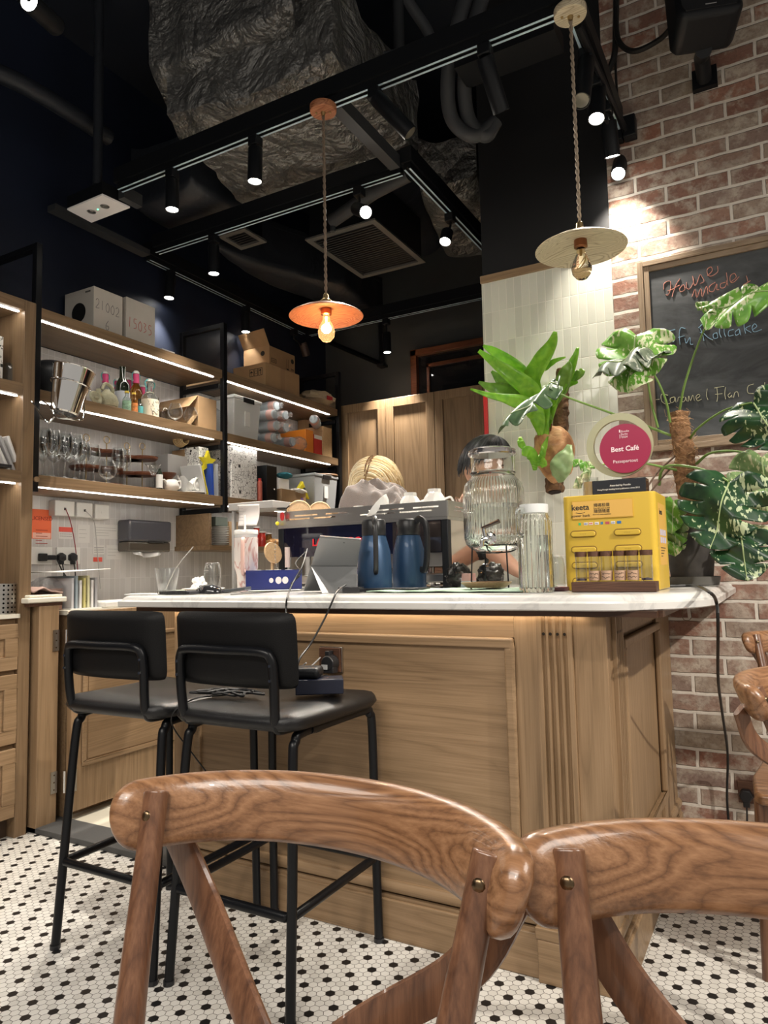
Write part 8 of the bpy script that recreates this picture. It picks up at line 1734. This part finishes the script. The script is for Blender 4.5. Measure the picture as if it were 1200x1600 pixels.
def head(root, org, c, fwd, up, hair_m, style, name='head'):
    fwd = Vector(fwd).normalized(); up = Vector(up); up = (up-fwd*up.dot(fwd)).normalized(); sd = fwd.cross(up)
    M = Matrix(((sd.x, fwd.x, up.x, c.x), (sd.y, fwd.y, up.y, c.y), (sd.z, fwd.z, up.z, c.z), (0, 0, 0, 1)))
    b = MB()
    def f(p):
        k = 1-.16*max(0, -p.z)**1.2*(1 if p.y < .2 else .4); k -= .04*max(0, p.y)*(abs(p.z) < .5); return k
    b.ball((0, 0, 0), (.074, .095, .115), 32, 24, M, fn=f)
    b.ball((0, 0, 0), (.012, .020, .024), 14, 10, M @ Matrix.Translation((0, .088, -.022)))       # nose
    for s in (-1, 1):
        b.ball((0, 0, 0), (.008, .018, .030), 14, 10, M @ Matrix.Translation((s*.074, -.005, -.012)) @ Matrix.Rotation(R2(12), 4, 'X'))
    part('head', b, skin, root, smooth=1.3)
    b = MB(); b.ball((0, 0, 0), (.022, .007, .006), 12, 8, M @ Matrix.Translation((0, .076, -.060))); part('mouth', b, mat('lips', (.42, .14, .12), .5), root)
    for s in (-1, 1): b = MB(); b.ball((0, 0, 0), (.013, .006, .007), 12, 8, M @ Matrix.Translation((s*.030, .083, .0))); part('eye', b, mat('eye_dark', (.03, .02, .015), .2), root)
    # hair: shell of locks
    b = MB(); rnd = random.Random(3 if style == 'bob' else 8)
    def lim_of(sa):
        if style == 'bob': return 1.95-.45*max(0, sa)**3
        return 1.30+.62*max(0, -sa)**.7-.42*max(0, sa)**2
    def shell(u, v):
        a = 2*math.pi*u; sa = math.sin(a); lim_max = lim_of(sa); lim = v*lim_max*(.93 if style == 'short' else 1); face = max(0, sa)
        px, py, pz = math.sin(lim)*math.cos(a), math.sin(lim)*math.sin(a), math.cos(lim)
        k = 1+.035*math.sin(a*23+v*3)+.03*mnoise.noise(Vector((a*2.5, v*3, 1)))+(.10*(1-v**5) if style == 'short' else -.02)
        rx, ry, rz = (.110, .114, .114) if style == 'bob' else (.084, .104, .122)
        q = Vector((px*rx*k, py*ry*k, pz*rz*k))
        if style == 'bob' and v > .75: q.z -= (v-.75)*.22; q.x *= 1+.7*(v-.75); q.y *= 1+.3*(v-.75)
        return M @ q
    b.grid(shell, 92, 16)
    def strand(y0, s, phi0, phi1, k, r, dy, n=9):
        pts = []
        for j in range(n):
            f = j/(n-1); phi = phi0+(phi1-phi0)*f; y = y0+dy*f*f; q = math.sqrt(max(.02, 1-(y/.122)**2)); fl = 1+.16*f**3
            pts.append(M @ Vector((s*.110*math.sin(phi)*k*q*fl+.004*s, y*1.05, .114*math.cos(phi)*k*q*1.0-(.03*f**3 if f > .5 else 0))))
        b.tube(pts, [r*(.8+.5*math.sin(math.pi*j/(n-1)))*(1 if j < n-1 else .3) for j in range(n)], 5, flat=(1, .5, 1))
    if style == 'bob':
        for i in range(620):
            b.m = rnd.choice((0, 0, 1, 2)); y0 = rnd.uniform(-.10, .105); strand(y0, rnd.choice((-1, 1)), .02, rnd.uniform(1.6, 2.0), rnd.uniform(1.07, 1.13), rnd.uniform(.0022, .0045), rnd.uniform(-.03, .02))
    else:
        for i in range(420):
            b.m = rnd.choice((0, 0, 1)); a = rnd.uniform(0, 2*math.pi); t1 = lim_of(math.sin(a))*rnd.uniform(.85, 1.10); pts = []; da = rnd.uniform(-.12, .12); k0 = rnd.uniform(1.07, 1.15)
            for j in range(8):
                t = .05+t1*j/7; aa = a+da*j/7*1.2; k = k0+.02*j/7
                pts.append(M @ Vector((math.sin(t)*math.cos(aa)*.086*k, math.sin(t)*math.sin(aa)*.104*k, math.cos(t)*.123*k)))
            b.tube(pts, [.0036, .0040, .0042, .0040, .0036, .003, .002, .0008], 5, flat=(1, .5, 1))
    hm = [hair_m, mat('golden_hair_lock', (.50, .34, .15), .5), mat('pale_hair_lock', (.90, .80, .58), .4)] if style == 'bob' else [hair_m, mat('black_hair_sheen_lock', (.06, .06, .063), .3)]  # grey locks paint sheen highlights into the black hair
    hr = part('hair', b, hm, root, smooth=1.4)
    if style == 'bob':
        b = MB()
        for k in range(110):
            y0 = -.045+.145*k/110; strand(y0, rnd.choice((-1, 1)), 0, rnd.uniform(.05, .20), 1.145, .0022, rnd.uniform(-.006, .006), 4)
        part('dark_roots', b, mat('brown_roots', (.16, .075, .03), .6), hr)
def person(label, H, ch, neck, hip, knees, feet, sh, el, wr, fwd, up, hair_m, style, top_m, hand_dirs):
    org = Vector((hip[0], hip[1], .0205)); t = thing('person', label, 'person', org)
    V = [Vector(hip), Vector(hip).lerp(Vector(ch), .5), Vector(ch), Vector(neck), Vector(neck).lerp(Vector(H), .45)]; E = [(0, 1), (1, 2), (2, 3), (3, 4)]; R_ = [(.145, .105), (.125, .095), (.150, .10), (.062, .058), (.054, .054)]
    for s in (0, 1):
        i0 = len(V); V += [Vector(sh[s]), Vector(el[s]), Vector(wr[s])]; R_ += [(.062, .058), (.042, .040), (.028, .024)]; E += [(2, i0), (i0, i0+1), (i0+1, i0+2)]
        hand_chain(V, E, R_, i0+2, Vector(wr[s]), Vector(hand_dirs[s]), Vector((0, 0, -1)))
    for s in (0, 1):
        i0 = len(V); V += [Vector(hip)+(Vector(knees[s])-Vector(hip))*.15, Vector(knees[s]), Vector(feet[s])+Z*.07, Vector(feet[s])+Vector((0, -.13, .022))]; R_ += [(.088, .085), (.058, .058), (.040, .042), (.040, .022)]; E += [(0, i0), (i0, i0+1), (i0+1, i0+2), (i0+2, i0+3)]
    skinned('body', V, E, R_, skin, t, org)
    head(t, org, Vector(H), fwd, up, hair_m, style)
    # clothes: top with short sleeves, trousers, shoes
    V = [Vector(hip)+Z*.0, Vector(hip).lerp(Vector(ch), .5), Vector(ch), Vector(neck)-(Vector(neck)-Vector(ch))*.35]; E = [(0, 1), (1, 2), (2, 3)]; R_ = [(.165, .125), (.145, .112), (.170, .118), (.085, .078)]
    for s in (0, 1): i0 = len(V); S_, L_ = Vector(sh[s]), Vector(el[s]); V += [S_, S_.lerp(L_, .45), S_.lerp(L_, .88)]; R_ += [(.078, .074), (.066, .064), (.064, .062)]; E += [(2, i0), (i0, i0+1), (i0+1, i0+2)]
    skinned('tshirt', V, E, R_, top_m, t, org)
    V = [Vector(hip)+Z*.03]; E = []; R_ = [(.158, .118)]
    for s in (0, 1): i0 = len(V); V += [Vector(hip)+(Vector(knees[s])-Vector(hip))*.2, Vector(knees[s]), Vector(feet[s])+Z*.09]; R_ += [(.102, .10), (.076, .076), (.062, .064)]; E += [(0, i0), (i0, i0+1), (i0+1, i0+2)]
    skinned('trousers', V, E, R_, trousers, t, org)
    for s in (0, 1):
        f_ = Vector(feet[s]); b = MB(); b.ball((f_.x, f_.y-.06, f_.z+.035), (.046, .135, .052), 20, 12); b.v = [Vector((v.x, v.y, max(v.z, .0212))) for v in b.v]; part('shoe', b, black_rubber, t)
    return t
blond = mat('bleached_blond_hair', (.78, .63, .38), .45, var=.18, vscale=60); darkh = mat('black_hair', (.020, .020, .022), .35, var=.5, vscale=60)
hb = PD(3.62, 586, 752)
person('person with bleached blond hair bending the head behind the sweatshirt on the machine', hb, (hb.x+.02, 3.36, 1.22), (hb.x+.01, 3.27, 1.40), (hb.x+.02, 3.40, .90), [(hb.x-.08, 3.38, .48), (hb.x+.12, 3.38, .48)], [(hb.x-.09, 3.44, .021), (hb.x+.13, 3.44, .021)],
       [(hb.x-.16, 3.32, 1.30), (hb.x+.19, 3.32, 1.30)], [(hb.x-.20, 3.20, 1.08), (hb.x+.23, 3.20, 1.08)], [(hb.x-.14, 3.06, 1.08), (hb.x+.16, 3.06, 1.08)], (.1, -.85, -.50), (.12, -.48, .87), blond, 'bob', cardigan, [(.2, -1, 0), (-.2, -1, 0)])
hd_ = PD(3.02, 759, 731)
person('person with short black hair and charcoal tshirt bending behind the water dispenser', hd_, (-1.36, 3.13, 1.18), (-1.205, 2.985, 1.34), (-1.42, 3.28, .90), [(-1.48, 3.22, .48), (-1.32, 3.26, .48)], [(-1.52, 3.30, .021), (-1.30, 3.36, .021)],
       [(-1.42, 3.02, 1.25), (-1.215, 2.955, 1.23)], [(-1.44, 3.05, 1.05), (-1.01, 2.82, 1.09)], [(-1.34, 3.03, 1.03), (-.90, 2.74, 1.02)], (.72, .62, -.32), (.30, .10, .95), darkh, 'short', shirt, [(.9, 0, 0), (.8, -.5, -.1)])
